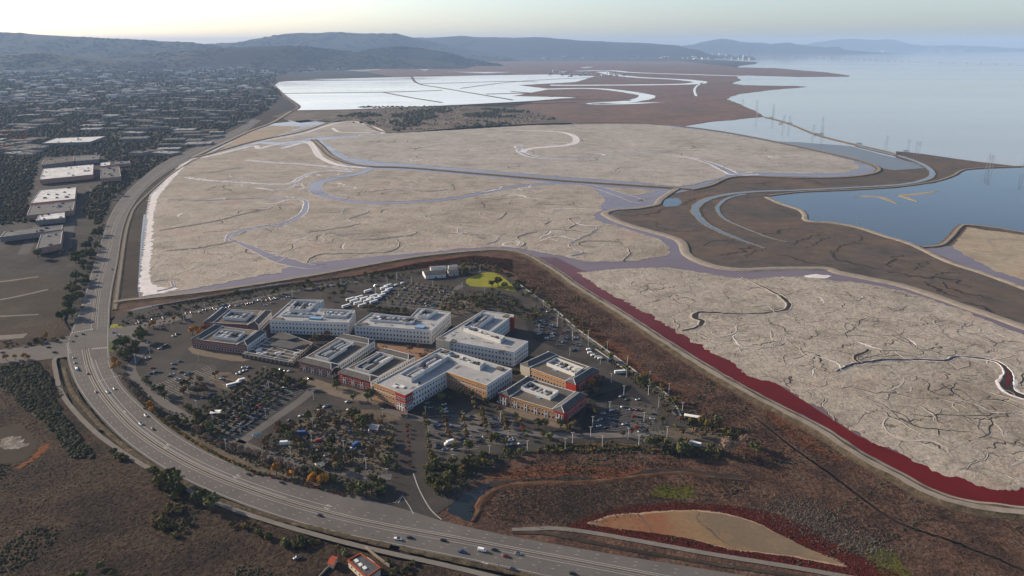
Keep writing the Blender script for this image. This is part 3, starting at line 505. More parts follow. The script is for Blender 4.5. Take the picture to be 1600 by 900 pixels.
# ---------- campus grounds ----------
campus = [(176, 500), (190, 488), (260, 474), (400, 449), (520, 434), (640, 422), (720, 414), (760, 420), (820, 444), (860, 484), (905, 520), (960, 560), (1010, 592), (1050, 628), (1066, 652), (1120, 672), (1160, 692), (1100, 706), (1020, 698), (960, 690), (860, 694), (800, 716), (740, 752), (705, 790), (660, 815), (600, 800), (500, 768), (420, 745), (340, 720), (275, 685), (225, 645), (190, 605), (172, 570), (168, 530)]
area('campus_ground', campus, -.15, m_lot, 1.5, .05)
Z1 = -.1
for q, mt, nm in (([(728, 437), (750, 427), (772, 425.5), (790, 436), (806, 452), (803, 455), (770, 449), (735, 447)], m_lawn, 'lawn'), ([(590, 536), (640, 541), (682, 549), (668, 560), (640, 572), (600, 550)], m_plaza, 'plaza'), ([(478, 588), (520, 600), (575, 614), (600, 632), (570, 630), (520, 618), (476, 600)], m_tanpave, 'plaza'),
                  ([(173, 508), (184, 506), (192, 513), (178, 517), (172, 515)], m_lawn, 'lawn'), ([(172, 536), (185, 530), (195, 528), (180, 548), (173, 550)], m_green, 'lawn'), ([(440, 700), (470, 655), (520, 645), (600, 640), (628, 660), (612, 700), (600, 745), (540, 740), (480, 725)], m_bed, 'planting_bed'),
                  ([(300, 540), (345, 548), (400, 555), (380, 565), (340, 560), (300, 552)], m_tanpave, 'plaza'), ([(215, 508), (270, 497), (278, 501), (225, 514)], m_tanpave, 'pavement'), ([(600, 645), (650, 655), (740, 668), (760, 640), (700, 660), (640, 646)], m_bed, 'planting_bed'), ([(330, 580), (390, 590), (380, 610), (340, 605)], m_bed, 'planting_bed'),
                  ([(780, 634), (880, 655), (900, 664), (870, 668), (790, 642)], m_tanpave, 'pavement'), ([(690, 470), (740, 472), (760, 484), (730, 490), (690, 500), (672, 488)], m_bed, 'planting_bed'), ([(1040, 668), (1120, 674), (1140, 690), (1060, 690)], m_bed, 'planting_bed'), ([(276, 686), (340, 712), (420, 738), (500, 758), (560, 772), (590, 780), (560, 755), (470, 730), (380, 705), (300, 670)], m_bed, 'planting_bed')):
    area(nm, q, Z1, mt, 1, .1, sp=2)
m_lot2 = M('new_and_shaded_asphalt', [(.018, .018, .020), (.028, .026, .027)], .05, .9, fine=(.5, .2)); m_lot3 = M('worn_pale_asphalt', [(.046, .042, .038), (.068, .061, .054)], .06, .9, fine=(.4, .25))  # dark tone: newer asphalt, and building shade put into the east lot's colour
for i, (q, mt) in enumerate((([(830, 488), (880, 512), (905, 540), (880, 548), (835, 530), (820, 505)], m_lot2), ([(925, 620), (985, 600), (1030, 640), (1010, 680), (930, 690), (905, 660)], m_lot2), ([(985, 620), (1040, 640), (1025, 690), (985, 690)], m_lot3), ([(236, 600), (270, 568), (335, 568), (345, 600), (300, 630), (255, 625)], m_lot3), ([(310, 656), (435, 580), (478, 606), (372, 684)], m_lot2), ([(664, 648), (800, 648), (824, 690), (760, 712), (674, 720)], m_lot3), ([(600, 478), (646, 440), (706, 452), (675, 488)], m_lot3), ([(455, 660), (500, 640), (530, 650), (500, 680)], m_lot3))):
    area('parking_lot', q, -.118 + i * .002, mt, 1.5, .08)
# ---------- roads ----------
RL = [(395, 186), (372, 200), (340, 215), (290, 237), (250, 257), (215, 284), (185, 315), (168, 345), (160, 370), (150, 400), (138, 440), (126, 480), (113, 512), (104, 535), (104, 556), (110, 580), (119, 602), (136, 628), (160, 656), (200, 694), (260, 735), (330, 769), (420, 803), (520, 832), (620, 853), (700, 869), (800, 890), (850, 901), (1050, 945)]
RR = [(408, 188), (385, 205), (362, 218), (320, 238), (285, 255), (250, 277), (222, 302), (205, 326), (196, 346), (190, 370), (184, 410), (176, 450), (172, 485), (171, 520), (171, 545), (173, 562), (182, 585), (200, 611), (232, 641), (275, 676), (340, 712), (420, 738), (500, 759), (570, 779), (640, 798), (700, 816), (800, 838), (900, 856), (1000, 873), (1150, 897), (1450, 945)]
RM = [(400, 187), (378, 203), (352, 216), (308, 236), (270, 256), (236, 280), (207, 308), (190, 332), (180, 352), (173, 378), (164, 410), (156, 440), (151, 470), (148, 500), (147, 516)]
RM2 = [(133, 545), (136, 560), (140, 575), (150, 598), (165, 621), (186, 646), (215, 674), (265, 708), (330, 741), (420, 775), (520, 804), (600, 822), (700, 840), (800, 859), (950, 887), (1150, 925)]
Lw = dens(GS(spline(RL, 6)), False, 2.0, 3); Rw = dens(GS(spline(RR, 6)), False, 2.0, 3)
sheet('road', Lw + Rw[::-1], 0.0, m_road)
area('road', [(-200, 552), (0, 546), (60, 540), (108, 524), (118, 555), (95, 559), (60, 563), (0, 568), (-200, 576)], -.02, m_road)
area('road', [(165, 520), (172, 512), (190, 512), (230, 503), (300, 490), (300, 496), (240, 510), (205, 522), (172, 535)], -.03, m_road)
area('road', [(570, 785), (600, 778), (612, 745), (612, 700), (616, 655), (634, 657), (641, 700), (645, 735), (655, 760), (668, 790), (690, 812), (640, 802)], -.03, m_lot)
# inner campus roads
for L, wd in (([(205, 520), (225, 545), (205, 575), (230, 610), (290, 650), (370, 690), (450, 720), (560, 742), (612, 745)], 8), ([(375, 692), (420, 660), (470, 625), (490, 607)], 9), ([(660, 490), (690, 470), (715, 450), (722, 445)], 8), ([(820, 452), (870, 488), (900, 515), (945, 547), (985, 577), (1020, 602), (1045, 625), (1058, 648)], 7), ([(600, 640), (660, 655), (760, 672), (880, 680), (960, 680), (1040, 676)], 8), ([(232, 505), (260, 500), (330, 480), (420, 462), (520, 445), (560, 440)], 7)):
    P = line(L); sweep('road', P, [(-wd / 2, -.07), (wd / 2, -.07)], m_road)
def marks(name, P, offs, wd, dash=None, z=.03, mat=None):
    """painted lines at offsets from a line; dash = (length, gap)"""
    V = []; Fc = []
    for d in offs:
        Q = offset(P, d); a0, a1 = offset(Q, -wd / 2), offset(Q, wd / 2); s = 0
        if not dash:
            b0 = len(V); V += [(x, y, z) for x, y in a0] + [(x, y, z) for x, y in a1]; n = len(Q)
            Fc += [(b0 + i, b0 + n + i, b0 + n + i + 1, b0 + i + 1) for i in range(n - 1)]
        else:
            Q = resamp(Q, 2.0); per = int((dash[0] + dash[1]) / 2); on = int(dash[0] / 2)
            for i in range(0, len(Q) - on - 1, per):
                p, q = Q[i], Q[i + on]; tx, ty = q[0] - p[0], q[1] - p[1]; l = hypot(tx, ty) or 1; nx, ny = ty / l * wd / 2, -tx / l * wd / 2
                b0 = len(V); V += [(p[0] - nx, p[1] - ny, z), (p[0] + nx, p[1] + ny, z), (q[0] + nx, q[1] + ny, z), (q[0] - nx, q[1] - ny, z)]; Fc.append((b0, b0 + 1, b0 + 2, b0 + 3))
    return tag(obj(name, mesh(name, V, Fc, mat or m_mark)), kind='structure')
PM = line(RM, 6, 2, 3); PM2 = line(RM2, 6, 2, 3)
# raised medians with a pale kerb
m_medsoil = M('median_soil', [(.06, .05, .042), (.09, .075, .06)], .2, .95, .5, .8, .3)
for P in (PM, PM2):
    s = -1
    sweep('median', P, [(-1.2, .0), (-1.15, .16), (-.8, .16), (.95, .15), (1.15, .15), (1.2, 0)], [m_kerb, m_medsoil], [0, 0, 1, 0, 0], wmul=np.interp(np.linspace(0, 1, len(P)), [0, .02, .98, 1], [.3, 1, 1, .3]))
near = [p for p in PM2 if 480 > p[1]] or PM2
marks('lane_marking', PM2, (3.0,), .3); marks('lane_marking', PM2, (-2.9,), .35); marks('lane_marking', PM, (-3, 3), .25)
i1 = next(i for i, p in enumerate(PM2) if p[1] < G(0, 800)[1])
marks('lane_marking', PM2[8:i1], (-6.8,), .35); marks('lane_marking', PM2[6:i1 - 10], (-3.9,), .3)
marks('lane_marking', PM2[i1:], (-6.5, -10.2), .28, (3, 9)); marks('lane_marking', PM2[8:i1], (-10.6, -14.2), .28, (3, 9)); marks('lane_marking', PM2, (6.4, 10.0), .28, (3, 9)); marks('lane_marking', PM, (-6.5, -10, 6.5, 10), .28, (3, 9))
marks('lane_marking', offset(Lw[10:-4], -1.6), (0,), .3); marks('lane_marking', [p for p in offset(Rw, 1.6) if p[1] > G(0, 560)[1]], (0,), .3); marks('lane_marking', [p for p in offset(Rw, 2.6) if G(0, 760)[1] < p[1] < G(0, 560)[1]], (0,), .3)
marks('lane_marking', line([(690, 812), (672, 795), (655, 765), (646, 740)]), (0,), .7, z=.02); marks('lane_marking', line([(622, 786), (629, 775), (639, 790), (646, 803)], 1), (0,), .5, z=.03); marks('lane_marking', line([(630, 773), (618, 785), (605, 787)], 1), (0,), .3, z=.035)
# crosswalk and stop-line bars at the junction
def bars(name, a, b, n, ln, wd, z=.035):
    V = []; Fc = []; a = G(*a); b = G(*b); tx, ty = b[0] - a[0], b[1] - a[1]; l = hypot(tx, ty); tx, ty = tx / l, ty / l
    for i in range(n):
        cx_, cy_ = a[0] + tx * l * (i + .5) / n, a[1] + ty * l * (i + .5) / n; k = len(V)
        for u, v in ((-wd, -ln), (wd, -ln), (wd, ln), (-wd, ln)): V.append((cx_ + tx * u / 2 - ty * v / 2, cy_ + ty * u / 2 + tx * v / 2, z))
        Fc.append((k, k + 1, k + 2, k + 3))
    return tag(obj(name, mesh(name, V, Fc, m_mark)), kind='structure')
bars('crosswalk', (143, 545), (168, 543), 9, 3.0, .9); bars('crosswalk', (112, 520), (146, 514), 10, 3, .9); bars('crosswalk', (104, 536), (110, 552), 7, 3, .9); bars('crosswalk', (152, 596), (182, 588), 1, .6, 26)
for px, py in ((124, 492), (128, 484), (134, 477), (139, 470)): bars('lane_marking', (px - 7, py - 1), (px + 9, py - 4), 6, 6, .5)
# turn arrows on the asphalt
def arrow(px, py, dpx, dpy, s=1.0):
    x, y = G(px, py); x2, y2 = G(px + dpx, py + dpy); a = atan2(y2 - y, x2 - x)
    V = [(-3, -.25), (.6, -.25), (.6, -.9), (2.4, .0), (.6, .9), (.6, .25), (-.8, .25), (-1.4, 1.6), (-1.9, 1.5), (-1.4, .25), (-3, .25)]
    V = [(x + s * (u * cos(a) - v * sin(a)), y + s * (u * sin(a) + v * cos(a)), .036) for u, v in V]
    tag(obj('turn_arrow', mesh('turn_arrow', V, [list(range(len(V)))], m_mark)), kind='structure')
for a in ((258, 699, -8, -5), (262, 695, -8, -5), (367, 746, -8, -3.5), (372, 743, -8, -3.5), (510, 794, -10, -3), (514, 790, -10, -3), (195, 643, -6, -6), (758, 880, 12, 2.5), (1146, 884, 12, 2)): arrow(*a, s=.95)
# foot and cycle paths
for L, wd in (([(96, 556), (85, 562), (87, 580), (93, 605), (108, 632), (150, 676), (205, 715), (270, 752), (340, 786), (430, 817), (530, 845), (600, 862), (700, 884), (800, 908)], 4), ([(800, 828), (835, 826), (870, 825.5), (930, 833), (1020, 849), (1120, 867), (1250, 888), (1400, 915)], 4)):
    P = line(L); sweep('path', P, [(-wd / 2, .02), (wd / 2, .02)], m_path, jit=.2)
P = line([(100, 575), (112, 610), (135, 640), (165, 672), (215, 712), (280, 750), (350, 783), (440, 812), (560, 842), (610, 853)])
sweep('road_verge', P, [(-2, .01), (-1, .4), (1, .4), (2, .01)], m_veg, jit=1.0, freq=.2)
P = line([(625, 856), (700, 873), (800, 894), (850, 905)]); sweep('road_verge', P, [(-2, .01), (-1, .4), (1, .4), (2, .01)], m_veg, jit=1.0, freq=.2)
P = line([(800, 832), (850, 833), (920, 846), (1000, 862), (1150, 886), (1300, 908)]); sweep('road_verge', P, [(-1.6, .04), (1.6, .04)], m_field, jit=.6)
# kerb along the campus perimeter road
P = line([(808, 441), (836, 462), (868, 484), (900, 512), (945, 545), (985, 574), (1020, 600), (1042, 616), (1056, 634), (1064, 650)])
sweep('kerb', P, [(-.6, -.1), (-.6, .25), (.6, .25), (.6, -.1)], m_kerb)
for L in ([(930, 545), (955, 562), (980, 580)], [(1098, 659), (1118, 667), (1132, 676)]): sweep('kerb', line(L), [(-.5, -.1), (-.5, .25), (.5, .25), (.5, -.1)], m_kerb)
# ---------- hills ----------
m_hill = M('wooded_hill', [(.004, .006, .005), (.008, .010, .007), (.013, .013, .010), (.03, .026, .02)], .0012, 1.0, .5, .004, 30, fine=(.006, .6))
RID = []
def ridge(prof, D, W, zb=-2, amp=.22, fr=1.0, seed=0.0):
    P = spline(prof, 8); nx = len(P); ny = 14; V = []
    for i, (px, py) in enumerate(P):
        x, z = HT(px, py, D)
        for j in range(ny):
            t = j / (ny - 3) if j < ny - 2 else 1 + (j - ny + 3) * .5
            y = D - W * (1 - t) if t <= 1 else D + W * (t - 1)
            e = sin(min(t, 1) * pi / 2) ** 1.5 if t <= 1 else 1 - (t - 1) * 1.0
            q = Vector((x / 1600 * fr, y / 2600 * fr, seed)); nz = noise.fractal(q, 1.0, 2.0, 5)
            k = 1 if t == 1 else 1 + amp * 1.4 * nz * (1 - min(t, 1) ** 2)
            jag = 0 if t != 1 else 6 * D / 10000 * noise.noise(Vector((px * .35, seed, 3)))
            V.append((x + (0 if t == 1 else 250 * nz * (D / 10000)), y, zb + (z - zb) * max(0, e) * k + jag))
    Fc = [(i * ny + j, (i + 1) * ny + j, (i + 1) * ny + j + 1, i * ny + j + 1) for i in range(nx - 1) for j in range(ny - 1)]
    RID.append((np.array(V).reshape(nx, ny, 3), D))
    return tag(obj('hills', mesh('hills', V, Fc, m_hill, smooth=True)), kind='structure')
ridge([(-400, 112), (-100, 92), (0, 86), (40, 83), (75, 81), (100, 84.5), (160, 90), (230, 95), (300, 101), (400, 110), (480, 118)], 10500, 1500, seed=1)
ridge([(-60, 108), (60, 100), (140, 93), (200, 87), (270, 82), (330, 76.5), (380, 73), (440, 72), (500, 75), (545, 80), (600, 86), (660, 94), (760, 106)], 11500, 1500, seed=2)
ridge([(430, 106), (490, 96), (545, 83), (580, 77), (615, 73), (640, 73.5), (668, 77), (700, 83), (740, 94), (800, 104)], 12500, 1200, seed=3)
ridge([(-400, 40), (-150, 45), (0, 50), (60, 54), (130, 58), (190, 62), (240, 64), (290, 66), (330, 70), (380, 77), (440, 85), (560, 100)], 15000, 2500, seed=4)
ridge([(160, 95), (250, 82), (300, 72), (350, 67.5), (375, 66), (400, 63), (430, 58), (462, 52), (480, 51.5), (500, 52.5), (520, 50), (560, 52), (590, 53), (615, 53), (636, 59), (660, 63), (720, 74), (840, 95)], 18500, 4000, seed=5)
ridge([(480, 89), (560, 76), (640, 60), (660, 59.5), (690, 58), (720, 56), (745, 58), (770, 58), (800, 59), (845, 58), (870, 61), (900, 64), (940, 65), (980, 67), (1020, 69), (1045, 72), (1065, 80), (1080, 90)], 22000, 3600, seed=6)
ridge([(980, 83), (1040, 75), (1080, 70), (1095, 66), (1115, 63), (1128, 60.5), (1142, 62), (1162, 66), (1185, 67), (1205, 69), (1230, 66.5), (1245, 69), (1280, 73), (1330, 79), (1370, 83)], 30000, 2500, seed=7)
ridge([(1200, 79), (1250, 72), (1275, 67), (1300, 62.5), (1325, 60.5), (1350, 61.5), (1368, 62.5), (1385, 61.5), (1398, 66), (1420, 70), (1450, 71.5), (1500, 71), (1550, 74), (1640, 76.5), (1800, 77), (2000, 78)], 41000, 1800, seed=8)
ridge([(1290, 80.5), (1297, 75), (1308, 73), (1316, 75.5), (1322, 80)], 29500, 500, seed=9)
# ---------- air ----------
m_haze = bpy.data.materials.new('haze'); m_haze.use_nodes = True; t = m_haze.node_tree; t.nodes.clear()
pv = N(t, 'ShaderNodeVolumePrincipled'); pv.inputs['Color'].default_value = (.36, .53, .82, 1); pv.inputs['Density'].default_value = 3.4e-5; pv.inputs['Anisotropy'].default_value = .0
ou = N(t, 'ShaderNodeOutputMaterial'); t.links.new(pv.outputs[0], ou.inputs['Volume'])
mb = MB(); mb.box(-Rr - 500, Rr + 500, -2500, Rr + 500, -3, 650); tag(obj('haze', mb.me('haze', m_haze)), kind='stuff')
# ---------- campus buildings ----------
m_wwall = M('white_render_wall', [(.47, .46, .44), (.55, .54, .52)], .2, .8, fine=(.8, .06))
m_cream = M('cream_wall', [(.38, .345, .275), (.44, .40, .33)], .2, .8, fine=(.8, .06))
m_orangew = M('orange_wall', [(.33, .165, .065), (.40, .205, .085)], .2, .8, fine=(.8, .06))
m_redw = M('red_wall', [(.25, .028, .02), (.32, .038, .026)], .2, .8, fine=(.8, .08))
m_brickw = M('dull_red_wall', [(.19, .072, .053), (.24, .096, .07)], .2, .8, fine=(.8, .1))
m_wroof = M('pale_membrane_roof', [(.21, .212, .215), (.272, .272, .272), (.325, .323, .32)], .05, .8, fine=(.35, .12))
m_groof = M('gravel_roof', [(.075, .066, .057), (.098, .086, .074), (.12, .105, .09)], .06, .9, fine=(.5, .15))
m_slate = M('grey_seam_roof', [(.062, .06, .06), (.08, .077, .076), (.095, .09, .086)], .08, .7, fine=(.6, .1))
m_metal = M('roof_unit_metal', [(.30, .30, .30), (.42, .42, .41)], .3, .5, metal=.3, fine=(1, .1))
m_dunit = M('dark_roof_unit', [(.05, .055, .06), (.09, .09, .095)], .3, .6)
m_glass = paint('window_glass', (.018, .024, .032), .08, 0, .6)
m_blueglass = paint('roof_glazing', (.16, .26, .38), .12, 0, .6)
m_frame = paint('window_frame', (.52, .51, .50), .6)
m_panel = paint('white_panel', (.52, .51, .495), .6)
m_dark = paint('dark_trim', (.06, .055, .05), .6)
def win_mesh(wd, h):
    b_ = MB(); f_ = .24
    b_.box(-wd / 2, -wd / 2 + f_, -.08, .05, 0, h, 0); b_.box(wd / 2 - f_, wd / 2, -.08, .05, 0, h, 0)
    b_.box(-wd / 2 + f_, wd / 2 - f_, -.08, .05, 0, f_, 0); b_.box(-wd / 2 + f_, wd / 2 - f_, -.08, .05, h - f_, h, 0)
    b_.add([(-wd / 2 + f_, -.03, f_), (wd / 2 - f_, -.03, f_), (wd / 2 - f_, -.03, h - f_), (-wd / 2 + f_, -.03, h - f_)], [(0, 1, 2, 3)], 1)
    return b_.me('window', [m_frame, m_glass])
W_BIG, W_TALL, W_ARCH = win_mesh(1.9, 2.1), win_mesh(2.0, 2.6), win_mesh(2.6, 2.8)
def part_panel(): 
    b_ = MB(); b_.box(-1.5, -.7, -.22, .03, 0, 6.6); b_.box(.7, 1.5, -.22, .03, 0, 6.6); b_.box(-.69, .69, -.2, .03, 3.2, 4.2); b_.box(-.69, .69, -.12, .03, 4.21, 6.3, 1); b_.box(-.69, .69, -.12, .03, .4, 3.19, 1)
    return b_.me('facade_panel', [m_panel, m_glass])
PANEL = part_panel()
def ccw(P):
    a = sum(P[i][0] * P[(i + 1) % len(P)][1] - P[(i + 1) % len(P)][0] * P[i][1] for i in range(len(P)))
    return P if a > 0 else P[::-1]
def inset(P, d):
    """inward offset of a counter-clockwise outline"""
    out = []; n = len(P)
    for i in range(n):
        a, b_, c_ = Vector(P[i - 1]), Vector(P[i]), Vector(P[(i + 1) % n])
        u = (b_ - a).normalized(); v = (c_ - b_).normalized(); nu = Vector((-u.y, u.x)); nv = Vector((-v.y, v.x))
        k = nu + nv; k = k / max(.25, k.dot(nu) if abs(k.dot(nu)) > .2 else .25); out.append(tuple(b_ + k * d))
    return out
def walls(P, h, par, mats, idx, parent, name='wall', t=.5):
    """outer wall to the parapet top, coping, inner parapet face"""
    n = len(P); I_ = inset(P, t); b_ = MB()
    for i in range(n):
        p, q = P[i], P[(i + 1) % n]; pi, qi = I_[i], I_[(i + 1) % n]
        b_.add([(*p, 0), (*q, 0), (*q, h + par), (*p, h + par)], [(0, 1, 2, 3)], idx[i])
        b_.add([(*p, h + par), (*q, h + par), (*qi, h + par), (*pi, h + par)], [(0, 1, 2, 3)], len(mats) - 1)
        b_.add([(*qi, h - .2), (*pi, h - .2), (*pi, h + par), (*qi, h + par)], [(0, 1, 2, 3)], len(mats) - 1)
    return obj(name, b_.me(name, mats), parent)
def facade(P, h, rows, sp, parent, wm=None, end=1.6, skip=(), z0=.9, panels=()):
    """windows in every storey of the sides turned to the camera; every other bay of a panelled side has a white panel"""
    n = len(P); c = 0
    for i in range(n):
        p, q = Vector(P[i]), Vector(P[(i + 1) % n]); d = q - p; L = d.length; u = d / L; nn = Vector((u.y, -u.x))
        mid = (p + q) / 2
        if nn.dot(-(mid + ORG)) < 0 or i in skip or L < 4: continue
        k = int((L - 2 * end) / sp); st = (L - 2 * end) / max(k, 1); a = atan2(u.y, u.x)
        fh = (h - z0) / rows
        for r in range(rows):
            for j in range(k):
                if i in panels and j % 3 == 1: continue
                s = p + u * (end + (j + .5) * st)
                obj('window', wm if wm and r < rows - 1 else W_BIG, parent, (s.x, s.y, z0 + r * fh + (.5 if r == rows - 1 else .2)), a)
        if i in panels:
            for j in range(1, k, 3):
                s = p + u * (end + (j + .5) * st); obj('facade_panel', PANEL, parent, (s.x, s.y, .4), a)
ORG = Vector((0, 0))
def screen(Q, z, h, parent, units=6, seed=0, mat=None, t=.35):
    """open-topped white plant screen with machines inside; Q counter-clockwise"""
    rs = random.Random(seed); I_ = inset(Q, t); b_ = MB(); n = len(Q)
    for i in range(n):
        p, q, pi, qi = Q[i], Q[(i + 1) % n], I_[i], I_[(i + 1) % n]
        b_.add([(*p, z), (*q, z), (*q, z + h), (*p, z + h)], [(0, 1, 2, 3)]); b_.add([(*p, z + h), (*q, z + h), (*qi, z + h), (*pi, z + h)], [(0, 1, 2, 3)]); b_.add([(*qi, z), (*pi, z), (*pi, z + h), (*qi, z + h)], [(0, 1, 2, 3)])
    s_ = obj('roof_screen', b_.me('roof_screen', mat or m_panel), parent)
    o, u, v = Vector(Q[0]), Vector(Q[1]) - Vector(Q[0]), Vector(Q[-1]) - Vector(Q[0]); lu, lv = u.length, v.length; a = atan2(u.y, u.x)
    nu = max(2, int(units)); 
    for k in range(nu):
        for r in range(2):
            w_ = lu / nu * rs.uniform(.45, .8); d_ = lv * rs.uniform(.22, .38); hh = h * rs.uniform(.35, .85)
            c_ = o + u * ((k + .5) / nu) + v * (.27 + .46 * r)
            b2 = MB(); b2.box(-w_ / 2, w_ / 2, -d_ / 2, d_ / 2, 0, hh); b2.box(-w_ / 3, w_ / 3, -d_ / 3, d_ / 3, hh, hh + .25)
            obj('air_unit', b2.me('air_unit', rs.choice([m_metal, m_metal, m_panel, m_dunit])), parent, (c_.x, c_.y, z), a)
    return s_
def local(Lpx, z, o): return [(x - o[0], y - o[1]) for x, y in GS(Lpx, z)]
def flat_block(label, poly, h, rows, mats, idx, screens, extras=(), sp=3.7):
    global ORG
    P = ccw(GS(poly, h)); rev = P[0] != tuple(G(*poly[0], h)); n = len(P)
    o = (sum(p[0] for p in P) / n, sum(p[1] for p in P) / n); ORG = Vector(o)
    t_ = thing('office_building', label, 'building', (*o, 0), group='white and coloured three storey office blocks')
    P = [(p[0] - o[0], p[1] - o[1]) for p in P]
    if rev: idx = [idx[(n - 2 - i) % n] for i in range(n)]
    walls(P, h, .9, mats + [m_panel], idx, t_)
    b_ = MB(); b_.add([(*p, h - .05) for p in inset(P, .5)], [tuple(range(n))]); obj('roof', b_.me('roof', m_wroof), t_)
    facade(P, h, rows, sp, t_, W_TALL)
    # a ledge between the storeys
    b_ = MB(); Q = inset(P, -.28)
    for i in range(n):
        p, q, pi, qi = Q[i], Q[(i + 1) % n], P[i], P[(i + 1) % n]; z = h - h / rows - .1
        b_.add([(*p, z), (*q, z), (*q, z + .3), (*p, z + .3)], [(0, 1, 2, 3)]); b_.add([(*p, z + .3), (*q, z + .3), (*qi, z + .3), (*pi, z + .3)], [(0, 1, 2, 3)])
    obj('ledge', b_.me('ledge', m_panel), t_)
    for k, (q, hh, un) in enumerate(screens): screen(ccw(local(q, h, o)), h - .04, hh, t_, un, k + len(label))
    rs = random.Random(len(label) * 3); A = np.array(P); lo, hi = A.min(0), A.max(0); In = inset(P, 3); k = 0; a0 = atan2(P[1][1] - P[0][1], P[1][0] - P[0][0])
    SQ = [ccw(local(q, h, o)) for q, _, _ in screens]
    while k < 26:
        x, y = rs.uniform(lo[0], hi[0]), rs.uniform(lo[1], hi[1]); X_, Y_ = np.array([x]), np.array([y]); k += .25
        if not inpoly(X_, Y_, In)[0] or any(inpoly(X_, Y_, inset(s_, -1.5))[0] for s_ in SQ): continue
        k += .75; b_ = MB()
        if rs.random() < .6: s_ = rs.uniform(.5, 1.3); b_.box(-s_, s_, -s_ * .7, s_ * .7, 0, rs.uniform(.5, 1.3)); b_.box(-s_ * .4, s_ * .4, -s_ * .3, s_ * .3, 0, 1.6); nm_ = 'roof_vent'
        else: s_ = rs.uniform(2, 6); b_.tube((-s_, 0, .4), (s_, 0, .4), .22, .22, 5); b_.box(-s_ * .1, s_ * .1, -.3, .3, 0, .4); nm_ = 'duct'
        obj(nm_, b_.me(nm_, rs.choice([m_metal, m_panel, m_dunit])), t_, (x, y, h), a0 + (math.pi / 2 if rs.random() < .3 else 0))
    for q, hh, mt, nm in extras:
        Q = ccw(local(q, h + hh, o)); b_ = MB(); b_.prism(Q, h - .04 if hh > 0 else h - .04, h + hh); obj(nm, b_.me(nm, mt), t_)
    return t_
WH = [m_wwall, m_orangew, m_redw, m_cream]
flat_block('white three storey office block with a long front wing, farthest along from the red ones', [(421, 500.7), (543.8, 504.8), (555, 486), (490, 482.5), (505.6, 469.5), (457.5, 469)], 15, 3, WH, [0] * 6,
  [([(452, 486), (484, 487), (500, 473), (464, 473)], 3.0, 6), ([(505, 496), (541, 497), (550, 489), (515, 488)], 3.0, 4), ([(440, 494), (490, 496), (497, 491), (448, 489)], 2.2, 5)], [([(424, 499), (440, 499.5), (443, 496.5), (428, 496)], 1.0, m_groof, 'roof_box'), ([(482, 497), (502, 498), (504, 495), (486, 494)], 1.6, m_blueglass, 'roof_glazing')])
flat_block('white three storey office block between the bus parking and the brick plaza', [(553.6, 508), (673.3, 517.3), (704.2, 488.6), (655, 482), (641, 496), (581, 490)], 15, 3, WH, [0] * 6,
  [([(578, 502), (644, 507), (652, 500), (590, 495)], 2.6, 8), ([(652, 497), (668, 499), (684, 489), (664, 487)], 3.6, 3)], [([(557, 507), (572, 508), (575, 504.5), (562, 503.5)], 1.0, m_groof, 'roof_box'), ([(648, 511), (662, 512), (665, 508), (652, 507)], 1.8, m_blueglass, 'roof_glazing')])
flat_block('large white L shaped office block with a cream corner and red far corner', [(681.4, 530), (802.5, 551), (825.2, 534.5), (763.5, 522), (802.5, 492.6), (755.4, 486)], 15, 3, WH, [0, 0, 0, 0, 0, 0],
  [([(724, 518), (782, 537), (789, 531), (733, 514)], 4.2, 7), ([(722, 515), (742, 518), (772, 497), (752, 494)], 4.0, 6)], [([(683, 529), (694, 531), (697, 527), (687, 525.5)], 1.0, m_groof, 'roof_box'), ([(704, 533), (711, 534.5), (714, 531.5), (707, 530.5)], 1.2, m_groof, 'roof_box'), ([(779, 548), (786, 549.5), (789, 547), (782, 546)], 1.2, m_groof, 'roof_box'), ([(786, 494), (794, 495.5), (797, 492.5), (789, 491.5)], 1.2, m_groof, 'roof_box')])
flat_block('white V shaped office block with an orange front and a red corner tower', [(585, 600), (633, 618), (697.7, 582.3), (760.2, 603.4), (800, 577.4), (688.7, 545)], 15, 3, WH, [1, 0, 1, 0, 0, 0],
  [([(624, 592), (643, 598), (700, 563), (681, 558)], 4.4, 9), ([(694, 561), (750, 579), (758, 572), (706, 555)], 4.4, 7)], [([(690, 549), (697, 551), (701, 547.5), (694, 546)], 1.0, m_groof, 'roof_box'), ([(774, 575), (783, 578), (788, 574.5), (779, 572)], 1.2, m_groof, 'roof_box'), ([(612, 603), (618, 605), (622, 602.5), (616, 601)], .9, m_panel, 'roof_box'), ([(623, 604), (630, 606), (634, 603), (627, 601.5)], .9, m_panel, 'roof_box')])
